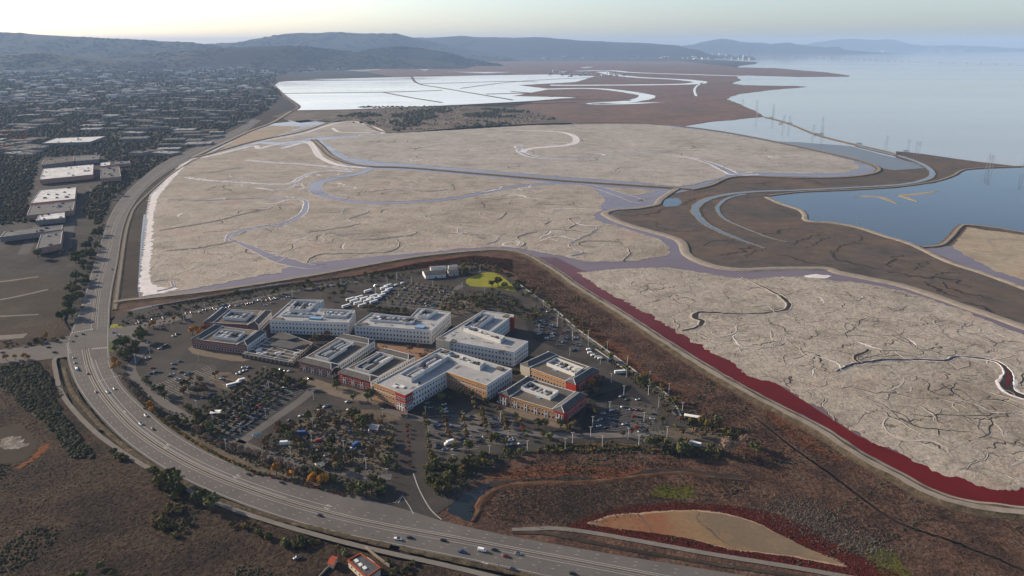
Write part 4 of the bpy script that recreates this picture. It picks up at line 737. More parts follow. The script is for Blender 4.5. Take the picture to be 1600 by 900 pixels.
# the red corner tower of that block
o = G(617, 612, 15.6)
def hip_block(label, E, h, wm, ends, side, scr, endm, panels=(), hh=3.0, wd=11.0, units=5, roofm=None):
    """two-storey block: E = eave corners front-left, front-right, back-right, back-left; hip-roofed wings along two sides"""
    global ORG
    Pw = GS(E, h); o = (sum(p[0] for p in Pw) / 4, sum(p[1] for p in Pw) / 4); ORG = Vector(o)
    P = [(x - o[0], y - o[1]) for x, y in Pw]
    t_ = thing('courtyard_building', label, 'building', (*o, 0), group='two storey blocks with hipped roof wings')
    # walls: sides 0 front, 1 right, 2 back, 3 left
    walls(P, h, .5, [wm, endm, m_wwall, m_frame], side, t_)
    b_ = MB(); b_.add([(*p, h + .1) for p in inset(P, .5)], [(0, 1, 2, 3)]); obj('roof', b_.me('roof', roofm or m_groof), t_)
    V2 = [Vector(p) for p in P]
    for k in ends:                       # wing along side k
        a, b2 = V2[k], V2[(k + 1) % 4]; u = (b2 - a).normalized(); nn = Vector((-u.y, u.x)); L = (b2 - a).length
        p0, p1 = a - u * .5 - nn * .6, b2 + u * .5 - nn * .6; p3, p2 = p0 + nn * (wd + .6), p1 + nn * (wd + .6)
        r0, r1 = p0 + nn * wd * .5 + u * wd * .42, p1 + nn * wd * .5 - u * wd * .42; z0, z1 = h + .55, h + .55 + hh
        r = MB(); r.add([(*p0, z0), (*p1, z0), (*p2, z0), (*p3, z0), (*r0, z1), (*r1, z1)], [(0, 1, 5, 4), (1, 2, 5), (2, 3, 4, 5), (3, 0, 4), (3, 2, 1, 0)])
        hr = obj('hip_roof', r.me('hip_roof', m_slate), t_)
        rc = MB(); rc.tube((*r0, z1 + .1), (*r1, z1 + .1), .3, .3, 5); rc.tube((*p3, z0 + .15), (*r0, z1 + .1), .25, .25, 5); rc.tube((*p0, z0 + .15), (*r0, z1 + .1), .25, .25, 5); rc.tube((*p1, z0 + .15), (*r1, z1 + .1), .25, .25, 5)
        obj('ridge_cap', rc.me('ridge_cap', m_panel), hr)
        q = MB(); q.prism([tuple(p3 - nn * .1), tuple(p2 - nn * .1), tuple(p2 + nn * .5), tuple(p3 + nn * .5)], h + .1, z0 + .5); obj('parapet', q.me('parapet', m_panel), t_)
    facade(P, h, 2, 3.3, t_, W_ARCH, panels=panels)
    screen(ccw(local(scr, h + 2.5, o)), h + .12, 3.4, t_, units, len(label))
    # small rooflights on the flat middle
    cxy = V2[0] * .35 + V2[1] * .35 + V2[2] * .15 + V2[3] * .15
    b_ = MB(); b_.box(-2.2, 2.2, -1, 1, 0, .5); obj('rooflight', b_.me('rooflight', m_blueglass), t_, (cxy.x, cxy.y, h + .12), atan2((V2[1] - V2[0]).y, (V2[1] - V2[0]).x))
    return t_
hip_block('dull red block with slate hipped wings, behind its twin nearest the junction', [(318, 504), (403, 508.5), (424, 487), (344, 483)], 9.5, m_brickw, (1, 3), [0, 2, 0, 0], [(348, 497), (384, 499), (396, 489), (360, 487)], m_redw)
hip_block('dull red block with slate hipped wings nearest the road junction', [(299.4, 530), (385.5, 540.5), (415.6, 518.6), (334, 509)], 9.5, m_brickw, (1, 3), [0, 2, 0, 0], [(333, 526), (370, 531), (383, 519), (346, 515)], m_redw)
hip_block('dark red block with white panels, next to the bright red one', [(466.3, 565), (517.5, 577.4), (585.7, 532.7), (536, 523)], 9.5, m_brickw, (0, 2), [0, 2, 0, 2], [(492, 556), (513, 561.5), (553, 536), (534, 531)], m_brickw, panels=(0,), units=8)
hip_block('bright red block with white panels beside the orange fronted V shaped one', [(528.9, 583), (578.4, 597), (648.3, 557), (599.6, 545)], 9.5, m_redw, (0, 2), [0, 3, 0, 2], [(554, 575), (577, 581), (615, 557), (594, 551.5)], m_redw, panels=(0,), units=8)
hip_block('cream and orange two storey block with dark hipped wings nearest the white vans', [(813.6, 570), (899, 601.7), (935.5, 579), (855.9, 550.6)], 9.5, m_orangew, (1, 3), [0, 1, 0, 2], [(854, 568), (898, 585), (912, 576), (869, 560)], m_redw, units=6)
hip_block('orange two storey block with red ends and dark hipped wings above the front car park', [(780, 615.6), (881, 645.6), (916.8, 618), (821, 589.6)], 9.5, m_orangew, (1, 3), [0, 1, 0, 1], [(814, 606), (860, 622), (873, 612), (829, 597)], m_redw, panels=(0,), units=6)
# coloured corner bays standing proud of the walls
def bay(parent, poly, h, mat, zo=0, rows=2):
    ox, oy = parent.location.x, parent.location.y
    Q = ccw([(x - ox, y - oy) for x, y in GS(poly, h)]); b_ = MB(); b_.prism(Q, 0, h); b_.prism(inset(Q, .4), h, h + .15, 1); s_ = obj('corner_bay', b_.me('corner_bay', [mat, m_wroof]), parent)
    return s_
BL = {o_['label']: o_ for o_ in S.objects if o_.get('category') == 'building'}
def find(s): return next(v for k, v in BL.items() if s in k)
bay(find('V shaped office'), [(617.5, 612.5), (633.2, 618.6), (645, 612), (629, 606.5)], 16.1, m_redw)
bay(find('orange two storey'), [(779.2, 615.3), (793, 619.6), (797, 616.5), (783, 612.2)], 9.7, m_redw); bay(find('orange two storey'), [(866, 641.5), (881.5, 646.2), (887, 642), (872, 637.2)], 9.7, m_redw)
bay(find('cream and orange'), [(812.8, 569.8), (828, 575.4), (834, 571.5), (819, 566)], 9.7, m_cream); bay(find('cream and orange'), [(884, 596.4), (899.6, 602.2), (905, 598.5), (890, 593)], 9.7, m_redw)
bay(find('large white L'), [(680.8, 529.8), (703, 533.8), (709, 529), (687, 525.3)], 15.6, m_cream); bay(find('large white L'), [(795, 495.5), (803, 496.2), (804, 492.4), (796.5, 490.8)], 16.0, m_redw)
# windows on the tall red bay
def bay_windows(parent, a, b_, h, rows, n):
    ox, oy = parent.location.x, parent.location.y; p, q = Vector(G(*a, h)), Vector(G(*b_, h)); d = (q - p).normalized(); nn = Vector((d.y, -d.x))
    for r in range(rows):
        for j in range(n):
            s_ = p + (q - p) * ((j + .5) / n) + nn * .06; obj('window', W_TALL, parent, (s_.x - ox, s_.y - oy, 1 + r * (h - 1.5) / rows), atan2(d.y, d.x))
    for j in range(1, n): 
        s_ = p + (q - p) * (j / n) + nn * .06; obj('facade_panel', PANEL, parent, (s_.x - ox, s_.y - oy, .5), atan2(d.y, d.x))
bay_windows(find('V shaped office'), (617.5, 612.5), (633.2, 618.6), 16.1, 3, 4); bay_windows(find('V shaped office'), (633.2, 618.6), (645, 612), 16.1, 3, 4)
bay_windows(find('orange two storey'), (779.2, 615.3), (793, 619.6), 9.7, 2, 3); bay_windows(find('orange two storey'), (866, 641.5), (881.5, 646.2), 9.7, 2, 3)
m_dwall = M('dark_brown_wall', [(.06, .045, .036), (.09, .07, .055)], .2, .8)
# low cafe building with roof beams
o = G(430, 548); P = ccw(local([(378, 553), (455, 567), (489, 536), (441, 518)], 4.2, o))
t_ = thing('low_pavilion', 'low flat roofed building with white roof beams and plant between the red blocks', 'building', (*o, 0))
walls(P, 4.2, .3, [m_dwall, m_metal], [0] * 4, t_); b_ = MB(); b_.add([(*p, 4.2) for p in inset(P, .5)], [(0, 1, 2, 3)]); obj('roof', b_.me('roof', m_groof), t_)
for q, hh in (([(428, 528), (448, 531), (466, 527), (442, 520)], 2.5), ([(420, 539), (455, 545), (475, 538), (438, 530)], 2.2)):
    b_ = MB(); b_.prism(ccw(local(q, 4.2 + hh, o)), 4.22, 4.2 + hh); obj('raised_roof', b_.me('raised_roof', m_slate), t_)
a, b2, c2, d2 = [Vector(p) for p in local([(378, 553), (455, 567), (489, 536), (441, 518)], 4.2, o)]
for f in (.1, .3, .5, .7, .9):
    b_ = MB(); b_.tube((*(a + (d2 - a) * f * .6), 5.1), (*(b2 + (c2 - b2) * f * .6), 5.1), .3, .3, 4); obj('roof_beam', b_.me('roof_beam', m_panel), t_)
for f in (.05, .35, .65, .95):
    b_ = MB(); p0 = a + (b2 - a) * f; p1 = d2 + (c2 - d2) * f; b_.tube((*p0, 5.15), (*(p0 + (p1 - p0) * .55), 5.15), .25, .25, 4); obj('roof_beam', b_.me('roof_beam', m_panel), t_)
for k in range(8):
    f, g = random.uniform(.1, .9), random.uniform(.05, .45); p0 = a + (b2 - a) * f + (d2 - a) * g
    b_ = MB(); s_ = random.uniform(1.5, 3); b_.box(-s_, s_, -1.2, 1.2, 0, 1.4); b_.box(-s_ * .6, s_ * .6, -.7, .7, 1.4, 1.7); obj('air_unit', b_.me('air_unit', random.choice([m_panel, m_metal, m_dunit])), t_, (p0.x, p0.y, 4.22), .4)
facade(P, 4.2, 1, 5, t_)
# gabled sheds by the lawn
def gable(name, label, cat, q, h, rise, wallm, roofm, group=None, door=True):
    Pw = GS(q); o = (sum(p[0] for p in Pw) / 4, sum(p[1] for p in Pw) / 4); P = [Vector((x - o[0], y - o[1])) for x, y in Pw]
    t_ = thing(name, label, cat, (*o, 0), group=group); b_ = MB(); b_.prism([tuple(p) for p in P], 0, h)
    m03, m12 = (P[0] + P[3]) / 2, (P[1] + P[2]) / 2
    b_.add([(*P[0], h), (*P[3], h), (*m03, h + rise - .1)], [(0, 1, 2)]); b_.add([(*P[1], h), (*P[2], h), (*m12, h + rise - .1)], [(0, 2, 1)]); obj('wall', b_.me('wall', wallm), t_)
    u = (P[1] - P[0]).normalized() * .5; v = (P[3] - P[0]).normalized() * .5; r = MB()
    for A, B, C, D_ in ((P[0] - u - v, P[1] + u - v, m12 + u, m03 - u), (P[3] - u + v, P[2] + u + v, m12 + u, m03 - u)):
        r.add([(*A, h - .1), (*B, h - .1), (*C, h + rise), (*D_, h + rise), (*A, h + .15), (*B, h + .15), (*C, h + rise + .25), (*D_, h + rise + .25)], BF)
    obj('roof', r.me('roof', roofm), t_)
    if door:
        d_ = MB(); d_.box(-1.2, 1.2, -.1, .1, 0, 2.6); p = (P[0] + P[1]) / 2; obj('door', d_.me('door', m_dark), t_, (p.x, p.y, .01), atan2(u.y, u.x))
        for f in (.2, .8): 
            p = P[0] + (P[1] - P[0]) * f; obj('window', W_BIG, t_, (p.x, p.y, 1), atan2(u.y, u.x))
    return t_
gable('gabled_shed', 'long grey roofed hall with a white gable end beside the yellow lawn', 'hall', [(665, 436), (697, 433.5), (690, 427), (660, 429)], 5, 2.5, m_wwall, m_slate)
gable('gabled_shed', 'pale gabled hall behind the white gabled one by the lawn', 'hall', [(674, 427), (698, 424.5), (694, 420.5), (672, 422)], 5, 2.2, m_wwall, m_wroof)
gable('gabled_shed', 'small pale gabled hall closest to the marsh by the lawn', 'hall', [(702, 424), (715, 422.5), (712, 418.5), (700, 420)], 5, 2.0, m_wwall, m_wroof)
gable('gabled_shed', 'dark grey hall with white canopy frames near the yellow lawn', 'hall', [(702, 432), (717, 430), (713, 424), (699, 426)], 4.5, 1.5, m_cream, m_slate)
gable('ticket_house', 'small red hut with a pale roof at the head of the entrance drive', 'hut', [(577, 675), (590, 677), (593, 670), (581, 668)], 3, 1.2, m_redw, m_wroof)
gable('ticket_house', 'small orange roofed shelter beside the brick forecourt of the V shaped block', 'hut', [(626, 651), (636, 652), (637, 647), (628, 646.5)], 2.4, 1.6, m_cream, m_plaza)
# pump house at the road junction in front
o = G(572, 893); wl = [(544, 876), (573, 903), (594, 888), (563, 866)]; P = ccw(local(wl, 5, o))
t_ = thing('pump_house', 'small flat roofed building with an orange roof band beside the expressway', 'building', (*o, 0))
walls(P, 5, .1, [m_cream, m_dark], [0] * 4, t_); b_ = MB(); b_.add([(*p, 5.15) for p in inset(P, .3)], [(0, 1, 2, 3)]); obj('roof', b_.me('roof', m_dunit), t_)
Q = inset(P, -.35); Q2 = inset(P, .35); b_ = MB()
for i in range(4):
    j = (i + 1) % 4; b_.add([(*Q[i], 4.3), (*Q[j], 4.3), (*Q[j], 5.8), (*Q[i], 5.8), (*Q2[i], 5.8), (*Q2[j], 5.8), (*Q2[j], 5.2), (*Q2[i], 5.2)], [(0, 1, 2, 3), (3, 2, 5, 4), (4, 5, 6, 7)])
m_oband = M('orange_band', [(.22, .05, .028), (.28, .068, .036)], .3, .7); obj('roof_band', b_.me('roof_band', m_oband), t_)
for k, (x, y) in enumerate(((557, 876), (563, 882), (570, 887))):
    p = G(x, y, 5.4); b_ = MB(); b_.box(-1.5, 1.5, -1, 1, 0, .45); obj('rooflight', b_.me('rooflight', m_panel), t_, (p[0] - o[0], p[1] - o[1], 5.17), -.9)
p = G(579, 876, 5.3); b_ = MB(); b_.box(-3.6, 3.6, -.4, .4, 0, .6); obj('duct', b_.me('duct', m_panel), t_, (p[0] - o[0], p[1] - o[1], 5.17), -.75)
facade(P, 4.4, 1, 4, t_)
gable('gate_shelter', 'small orange roofed shelter on posts west of the pump house', 'shelter', [(513, 886), (521, 889), (527, 877), (520, 875)], 2.6, .9, m_cream, m_oband, door=False)
def wall_run(name, label, L, h, th, mat, cat='wall'):
    P = line(L, 1, 6, 6); o = P[0]; return tag(sweep(name, P, [(-th / 2, -.3), (-th / 2, h), (th / 2, h), (th / 2, -.3)], mat, kind=None), label, cat)
wall_run('boundary_wall', 'pale boundary wall running down beside the pump house', [(571, 856), (590, 872), (609, 886)], 1.8, .5, m_bank)
wall_run('boundary_wall', 'low wall running down past the orange shelter', [(526, 878), (510, 890), (496, 905)], 1.2, .5, m_bank)
# ---------- the town beyond the expressway ----------
m_snow = M('white_reflective_roof', [(.28, .28, .28), (.46, .455, .45), (.54, .53, .52)], .06, .7, fine=(.3, .35))
m_tgrey = M('town_grey_roof', [(.085, .085, .088), (.125, .122, .12)], .05, .8, fine=(.2, .25)); m_tbrown = M('town_brown_roof', [(.07, .06, .054), (.10, .085, .076)], .05, .85, fine=(.2, .25))
m_twall = M('town_wall', [(.15, .14, .13), (.20, .19, .175)], .2, .85); m_twall2 = M('rosy_town_wall', [(.32, .17, .13), (.40, .22, .17)], .2, .85)
def warehouse(label, q, h, roofm, wallm=None, kit=8, seed=0, group=None, court=False):
    Pw = ccw(GS(q, h)); n = len(Pw); o = (sum(p[0] for p in Pw) / n, sum(p[1] for p in Pw) / n); P = [(x - o[0], y - o[1]) for x, y in Pw]
    t_ = thing('warehouse', label, 'warehouse', (*o, 0), group=group); rs = random.Random(seed)
    walls(P, h, .8, [wallm or m_twall, m_panel], [0] * n, t_); b_ = MB(); b_.add([(*p, h) for p in inset(P, .5)], [tuple(range(n))]); obj('roof', b_.me('roof', roofm), t_)
    A = np.array(P); lo, hi = A.min(0), A.max(0); k = 0; a0 = atan2(P[1][1] - P[0][1], P[1][0] - P[0][0])
    while k < kit:
        x, y = rs.uniform(*[lo[0], hi[0]]), rs.uniform(lo[1], hi[1])
        if not inpoly(np.array([x]), np.array([y]), inset(P, 4))[0]: lo = lo; k += .2; continue
        s_ = rs.uniform(1, 3.5); b_ = MB(); b_.box(-s_, s_, -s_ * .6, s_ * .6, 0, rs.uniform(.8, 2.2)); b_.box(-s_ * .5, s_ * .5, -s_ * .3, s_ * .3, 0, 2.4); obj('air_unit', b_.me('air_unit', rs.choice([m_dunit, m_metal, m_tgrey])), t_, (x, y, h + .02), a0); k += 1
    # loading doors along the sides turned to the camera
    for i in range(n):
        p, q2 = Vector(P[i]), Vector(P[(i + 1) % n]); d = q2 - p; L = d.length; u = d / L; nn = Vector((u.y, -u.x))
        if nn.dot(-((p + q2) / 2 + Vector(o))) < 0 or L < 12: continue
        for j in range(min(10, int(L / 9))):
            s_ = p + u * (L * (j + .5) / min(10, int(L / 9))); obj('window', W_ARCH, t_, (s_.x, s_.y, 1.0), atan2(u.y, u.x))
    return t_
warehouse('long white roofed warehouse speckled with plant, nearest the grey shed row', [(62, 281), (145, 273), (146, 257), (68, 264)], 10, m_snow, m_twall2, 14, 1)
warehouse('white roofed warehouse left of the cleared tan lot', [(48, 318), (117, 311), (119, 292.5), (63, 297.5)], 10, m_snow, m_twall2, 12, 2)
warehouse('grey roofed warehouse with a row of fans below the second white roof', [(42, 337), (114, 329), (117, 315), (48, 322)], 9, m_tgrey, m_twall2, 10, 3)
warehouse('narrow white roofed block right above the open roof frame building', [(56, 345), (101, 341), (101, 332), (62, 335)], 8, m_snow, m_twall, 6, 4)
warehouse('long low grey block with hollow roof bays at the edge of the town', [(0, 371), (97, 359), (98, 352), (8, 362)], 8, m_tgrey, m_twall, 5, 5)
warehouse('square grey block with an open roof grid beside the trees of the expressway', [(57, 389), (95, 381), (98, 361), (64, 367)], 9, m_tgrey, m_twall2, 6, 6)
warehouse('brown flat roofed shed joined to a pale roofed one', [(65, 258), (115, 252), (116, 244), (68, 250)], 9, m_tbrown, m_twall, 5, 7)
warehouse('pale grey flat roofed shed joined to a brown one', [(117, 252), (154, 249), (156, 242), (117, 244)], 9, m_tgrey, m_twall, 4, 8)
warehouse('grey speckled roofed block with a bright west wall', [(157, 279), (189, 276), (186, 260), (158, 263)], 9, m_tgrey, m_twall2, 10, 9)
warehouse('small pale roofed block behind the bright walled one', [(157, 260), (172, 258), (172, 253), (157, 254.5)], 8, m_snow, m_twall2, 3, 10)
warehouse('long thin pale roofed block farther along the same yard', [(180, 257), (203, 255), (202, 252), (180, 253)], 7, m_tgrey, m_twall2, 3, 11)
warehouse('very long white roofed hall across the middle of the town', [(66, 224), (140, 222), (165, 213), (88, 216)], 9, m_snow, m_twall, 8, 12)
# smaller town blocks, thinning with distance
town = [(-80, 165), (60, 150), (180, 140), (330, 122), (430, 112), (436, 130), (425, 155), (395, 185), (330, 218), (260, 248), (205, 250), (150, 240), (40, 250), (-80, 300)]
TP = GS(town); blk = []
for k in range(3000):
    px, py = random.uniform(-40, 440), 112 + 130 * random.random() ** 1.5
    x, y = G(px, py)
    if not inpoly(np.array([px]), np.array([py]), town)[0]: continue
    if px > 60 and px < 210 and py > 205 and py < 262: continue
    sx_, sy_ = random.uniform(14, 45), random.uniform(12, 30)
    if any(abs(x - b_[0]) < (sx_ + b_[2]) * .75 and abs(y - b_[1]) < (sy_ + b_[3]) * .75 for b_ in blk): continue
    blk.append((x, y, sx_, sy_, random.uniform(5, 10)))
    if len(blk) >= 240: break
m_tpale = M('pale_town_roof', [(.17, .17, .175), (.27, .265, .26)], .03, .8, fine=(.15, .3))
tm = [m_tpale, m_tgrey, m_tgrey, m_tbrown, m_tbrown, m_tpale]
tn = {0: 'pale flat roofed workshop in the hazy streets beyond the expressway', 1: 'grey flat roofed workshop in the hazy streets beyond the expressway', 2: 'brown roofed workshop in the hazy streets beyond the expressway'}
for i, (x, y, a, b2, h) in enumerate(blk):
    k = random.randrange(6); b_ = MB(); b_.box(-a, a, -b2, b2, 0, h, 0); b_.box(-a + .6, a - .6, -b2 + .6, b2 - .6, h, h + .3, 1)
    for j in range(2):
        u, v = random.uniform(-.7, .7) * a, random.uniform(-.6, .6) * b2; b_.box(u - 2, u + 2, v - 2, v + 2, h + .3, h + 2, 0)
    o_ = obj('town_building', b_.me('town_building', [m_twall, tm[k]]), None, (x, y, -2), random.choice([.12, .12, .18, -.35]))
    sz_ = 'long ' if a > 33 else 'small ' if a < 20 else ''; st_ = 'nearer streets' if y < 2600 else 'streets below the hills' if y > 4600 else 'middle streets'
    tag(o_, sz_ + tn[{0: 0, 5: 0, 1: 1, 2: 1, 3: 2, 4: 2}[k]].replace('hazy streets', st_), 'workshop', ['pale workshops of the town', 'grey workshops of the town', 'brown workshops of the town'][{0: 0, 5: 0, 1: 1, 2: 1, 3: 2, 4: 2}[k]])
# the farther town, a mass of specks
def specks(name, L, n, s0, s1, mats, z0=-2, hk=.5, kind='stuff', pow_=1.0):
    V = []; Fc = []; I_ = []
    A = np.array(L); lo, hi = A.min(0), A.max(0); c_ = 0
    while c_ < n:
        px, py = random.uniform(lo[0], hi[0]), random.uniform(lo[1], hi[1])
        if not inpoly(np.array([px]), np.array([py]), L)[0]: continue
        x, y = G(px, py); s_ = random.uniform(s0, s1) * (.6 + y / 9000); d_ = s_ * random.uniform(.4, .9); h = min(60, s_ * hk * random.uniform(.5, 1.6)); k = len(V)
        V += boxv(x - s_, x + s_, y - d_, y + d_, z0, z0 + h); Fc += [tuple(i + k for i in f) for f in BF]; I_ += [random.randrange(len(mats))] * 6; c_ += 1
    return tag(obj(name, mesh(name, V, Fc, mats, I_)), kind=kind)
m_far1 = M('far_pale_walls', [(.42, .40, .38), (.6, .58, .55)], .01, .8); m_far2 = M('far_grey_walls', [(.14, .14, .14), (.22, .21, .2)], .01, .9)
specks('distant_town', [(-60, 112), (200, 100), (420, 96), (600, 88), (760, 78), (1000, 78), (1170, 86), (1180, 93), (1000, 93), (860, 92), (700, 95), (600, 100), (540, 110), (430, 118), (420, 140), (250, 150), (-60, 170)], 1500, 9, 26, [m_far1, m_far2, m_far2, m_far2])
specks('distant_town', [(1000, 77.5), (1100, 77), (1160, 78), (1100, 80), (1020, 80)], 70, 20, 50, [m_far2, m_far2], hk=.15)
specks('distant_town', [(1180, 77.5), (1400, 79), (1400, 80), (1200, 79)], 60, 22, 60, [m_far2, m_far2], hk=.25)
# city towers on the far shore
for k in range(36):
    px = random.gauss(1470, 30); x, y = G(px, random.uniform(79.6, 80.2)); wd = random.uniform(20, 38); h = random.uniform(30, 120) * math.exp(-((px - 1475) / 45) ** 2) + 40
    b_ = MB(); b_.box(-wd, wd, -wd, wd, 0, h * .85); b_.box(-wd * .7, wd * .7, -wd * .7, wd * .7, h * .85, h)
    tag(obj('city_tower', b_.me('city_tower', m_far2), None, (x, y, -2)), 'hazy tower of the city skyline across the bay', 'tower', 'towers of the city skyline')
# ponds' far buildings and the marina hall
specks('distant_town', [(855, 118), (870, 111), (925, 112), (985, 113), (985, 119), (900, 120)], 45, 8, 16, [m_far1, m_far2, m_far1], hk=.7)
# long bridge on piers across the bay
P = line([(1176, 90), (1230, 90.5), (1280, 91.2), (1340, 93), (1400, 95.5), (1440, 97), (1520, 99), (1600, 101), (1700, 103)], 4, 4)
t_ = thing('trestle_bridge', 'long low road bridge on piers far across the bay', 'bridge', (0, 0, 0))
n = len(P); hz = np.interp(np.linspace(0, 1, n), [0, .12, .3, .5, 1], [30, 40, 28, 12, 8]); V = []
for i, p in enumerate(P): V += [(p[0], p[1] - 9, hz[i]), (p[0], p[1] + 9, hz[i]), (p[0], p[1] + 9, hz[i] + 3), (p[0], p[1] - 9, hz[i] + 3)]
obj('deck', mesh('deck', V, [(i * 4 + j, i * 4 + (j + 1) % 4, i * 4 + 4 + (j + 1) % 4, i * 4 + 4 + j) for i in range(n - 1) for j in range(4)], m_far2), t_)
Q = resamp(P, 260)
for p in Q[:48]:
    i = min(range(n), key=lambda k: abs(P[k][0] - p[0]) + abs(P[k][1] - p[1])); b_ = MB(); b_.box(-8, 8, -5, 5, -3, hz[i]); obj('pier', b_.me('pier', m_far2), t_, (p[0], p[1], 0))
# power pylons standing in the marsh and the bay
m_steel = paint('pylon_steel', (.45, .46, .47), .5, .3)
def pylon_mesh(h):
    b_ = MB(); w0, w1 = h * .11, h * .02; Z_ = [0, .35, .62, .82, 1]
    for sx_, sy_ in ((-1, -1), (1, -1), (1, 1), (-1, 1)): b_.tube((sx_ * w0, sy_ * w0, 0), (sx_ * w1, sy_ * w1, h), .28, .22, 4)
    for i in range(4):
        z0, z1 = Z_[i] * h, Z_[i + 1] * h; a_, c_ = w0 + (w1 - w0) * Z_[i], w0 + (w1 - w0) * Z_[i + 1]
        for sy_ in (-1, 1): b_.tube((-a_, sy_ * a_, z0), (c_, sy_ * c_, z1), .13, .13, 4); b_.tube((a_, sy_ * a_, z0), (-c_, sy_ * c_, z1), .13, .13, 4)
        for sx_ in (-1, 1): b_.tube((sx_ * a_, -a_, z0), (sx_ * c_, c_, z1), .13, .13, 4)
    return b_
def arm_mesh(L): b_ = MB(); b_.tube((-L, 0, 0), (L, 0, 0), .2, .2, 4); b_.tube((-L, 0, 0), (0, 0, 2.5), .12, .12, 4); b_.tube((L, 0, 0), (0, 0, 2.5), .25, .25, 4); return b_
PB, PA1, PA2 = pylon_mesh(46).me('tower_frame', m_steel), arm_mesh(9).me('cross_arm', m_steel), arm_mesh(7).me('cross_arm', m_steel)
for i, (px, py) in enumerate([(1160, 166), (1182, 168), (1208, 176), (1208, 186), (1224, 196), (1233, 196), (1270, 212), (1284, 214), (1285, 198), (1418, 238), (1430, 241), (1435, 242), (1543, 264), (1548, 266), (1597, 273), (1338, 356), (1384, 232), (1182, 184)]):
    x, y = G(px, py); t_ = thing('power_pylon', 'thin lattice power pylon standing along the edge of the bay', 'pylon', (x, y, -.9), -.5, 'lattice pylons along the bay shore', .5 if py > 300 else .85)
    obj('tower_frame', PB, t_); obj('cross_arm', PA1, t_, (0, 0, 34)); obj('cross_arm', PA2, t_, (0, 0, 41))
# duck-blind platforms on the boardwalk
for i, (px, py) in enumerate([(1205, 184), (1220, 193), (1234, 193), (1275, 210), (1283, 210), (1342, 225), (1415, 237)]):
    x, y = G(px, py); t_ = thing('pile_platform', 'small dark timber platform on piles beside the pylons', 'platform', (x, y, 0), .2, 'timber platforms beside the boardwalk')
    b_ = MB(); b_.box(-9, 9, -4, 4, 2.2, 3); obj('deck', b_.me('deck', m_dark), t_)
    for sx_ in (-7, 0, 7): b_ = MB(); b_.tube((sx_, -3, -1.2), (sx_, -3, 4), .5, .5, 5); b_.tube((sx_, 3, -1.2), (sx_, 3, 4), .5, .5, 5); obj('pile', b_.me('pile', m_dark), t_)
# ---------- vegetation ----------
def leafmat(name, stops, rnd=.4):
    return M(name, stops, .35, .9, spec=.05, rnd=rnd, detail=3)
ml_dark = leafmat('dark_leaves', [(0.0336, 0.042, 0.018), (0.0643, 0.0739, 0.0308), (0.115, 0.115, 0.0469)])
ml_olive = leafmat('olive_leaves', [(0.0588, 0.06, 0.0229), (0.0994, 0.0934, 0.0348), (0.1524, 0.1284, 0.0507)])
ml_brown = leafmat('brown_leaves', [(0.066, 0.0481, 0.0302), (0.1077, 0.0742, 0.0443), (0.1519, 0.1041, 0.0586)])
ml_orange = leafmat('orange_leaves', [(.19, .08, .014), (.30, .14, .025), (.38, .20, .04)], .2)
ml_yellow = leafmat('yellow_leaves', [(0.126, 0.0925, 0.0207), (0.2014, 0.1416, 0.034), (0.2763, 0.1747, 0.0443)], .35)
ml_red = leafmat('red_leaves', [(.16, .03, .02), (.24, .05, .03)])
ml_bare = leafmat('bare_twigs', [(0.1146, 0.0812, 0.0668), (0.1785, 0.1306, 0.1043), (0.2172, 0.1693, 0.1335)], .15)
m_bark = M('tree_bark', [(.07, .055, .042), (.12, .095, .075)], .8, .95)
def crown_mesh(name, mat, r, hgt, nblob=6, per=34, leaf=.2, seed=0, z0=0, core=True, flat=1.0, low=-.5):
    """many small leaf clumps on several lobes; radius r, height hgt, standing from z0"""
    rs = np.random.default_rng(seed); V = []; Fc = []
    C = [(0, 0, z0 + hgt * .52, r * .62)]
    for k in range(nblob):
        a = 2 * pi * k / nblob + rs.uniform(-.4, .4); d = r * rs.uniform(.35, .62); C.append((d * cos(a), d * sin(a), z0 + hgt * rs.uniform(.28, .74), r * rs.uniform(.34, .52)))
    for (cx_, cy_, cz_, br) in C:
        D = rs.normal(size=(per, 3)); D /= np.linalg.norm(D, axis=1)[:, None]; D = D[D[:, 2] > low]
        for d in D:
            rad = br * rs.uniform(.72, 1.12); p = np.array([cx_, cy_, cz_]) + d * rad * np.array([1, 1, hgt / (2 * r) * flat * 1.15]); s_ = r * leaf * rs.uniform(.6, 1.35)
            u = np.cross(d, rs.normal(size=3)); u /= np.linalg.norm(u) + 1e-6; v = np.cross(d, u) + d * rs.uniform(-.6, .6); k = len(V)
            V += [tuple(p + u * s_), tuple(p + v * s_ * .8 + d * s_ * .3), tuple(p - u * s_ * .9), tuple(p - v * s_ * .8 - d * s_ * .15)]; Fc.append((k, k + 1, k + 2, k + 3))
    if core:
        for (cx_, cy_, cz_, br) in C:
            b_ = bmesh.new(); bmesh.ops.create_icosphere(b_, subdivisions=1, radius=br * .74); k = len(V)
            for v in b_.verts: q = 1 + .25 * noise.noise(v.co * 2 / br + Vector((cx_, seed, 0))); V.append((cx_ + v.co.x * q, cy_ + v.co.y * q, cz_ + v.co.z * q * hgt / (2 * r) * flat))
            Fc += [tuple(v.index + k for v in f.verts) for f in b_.faces]; b_.free()
    return mesh(name, V, Fc, mat)
def trunk_mesh(h, r, top, spread=1.6, n=4, seed=0):
    rs = random.Random(seed); b_ = MB(); b_.tube((0, 0, -.3), (0, 0, h), r, r * .6, 6)
    for k in range(n):
        a = 2 * pi * k / n + rs.uniform(-.4, .4); b_.tube((0, 0, h * .8), (spread * cos(a), spread * sin(a), h + (top - h) * rs.uniform(.5, .8)), r * .5, r * .18, 4)
    return b_.me('trunk', m_bark)
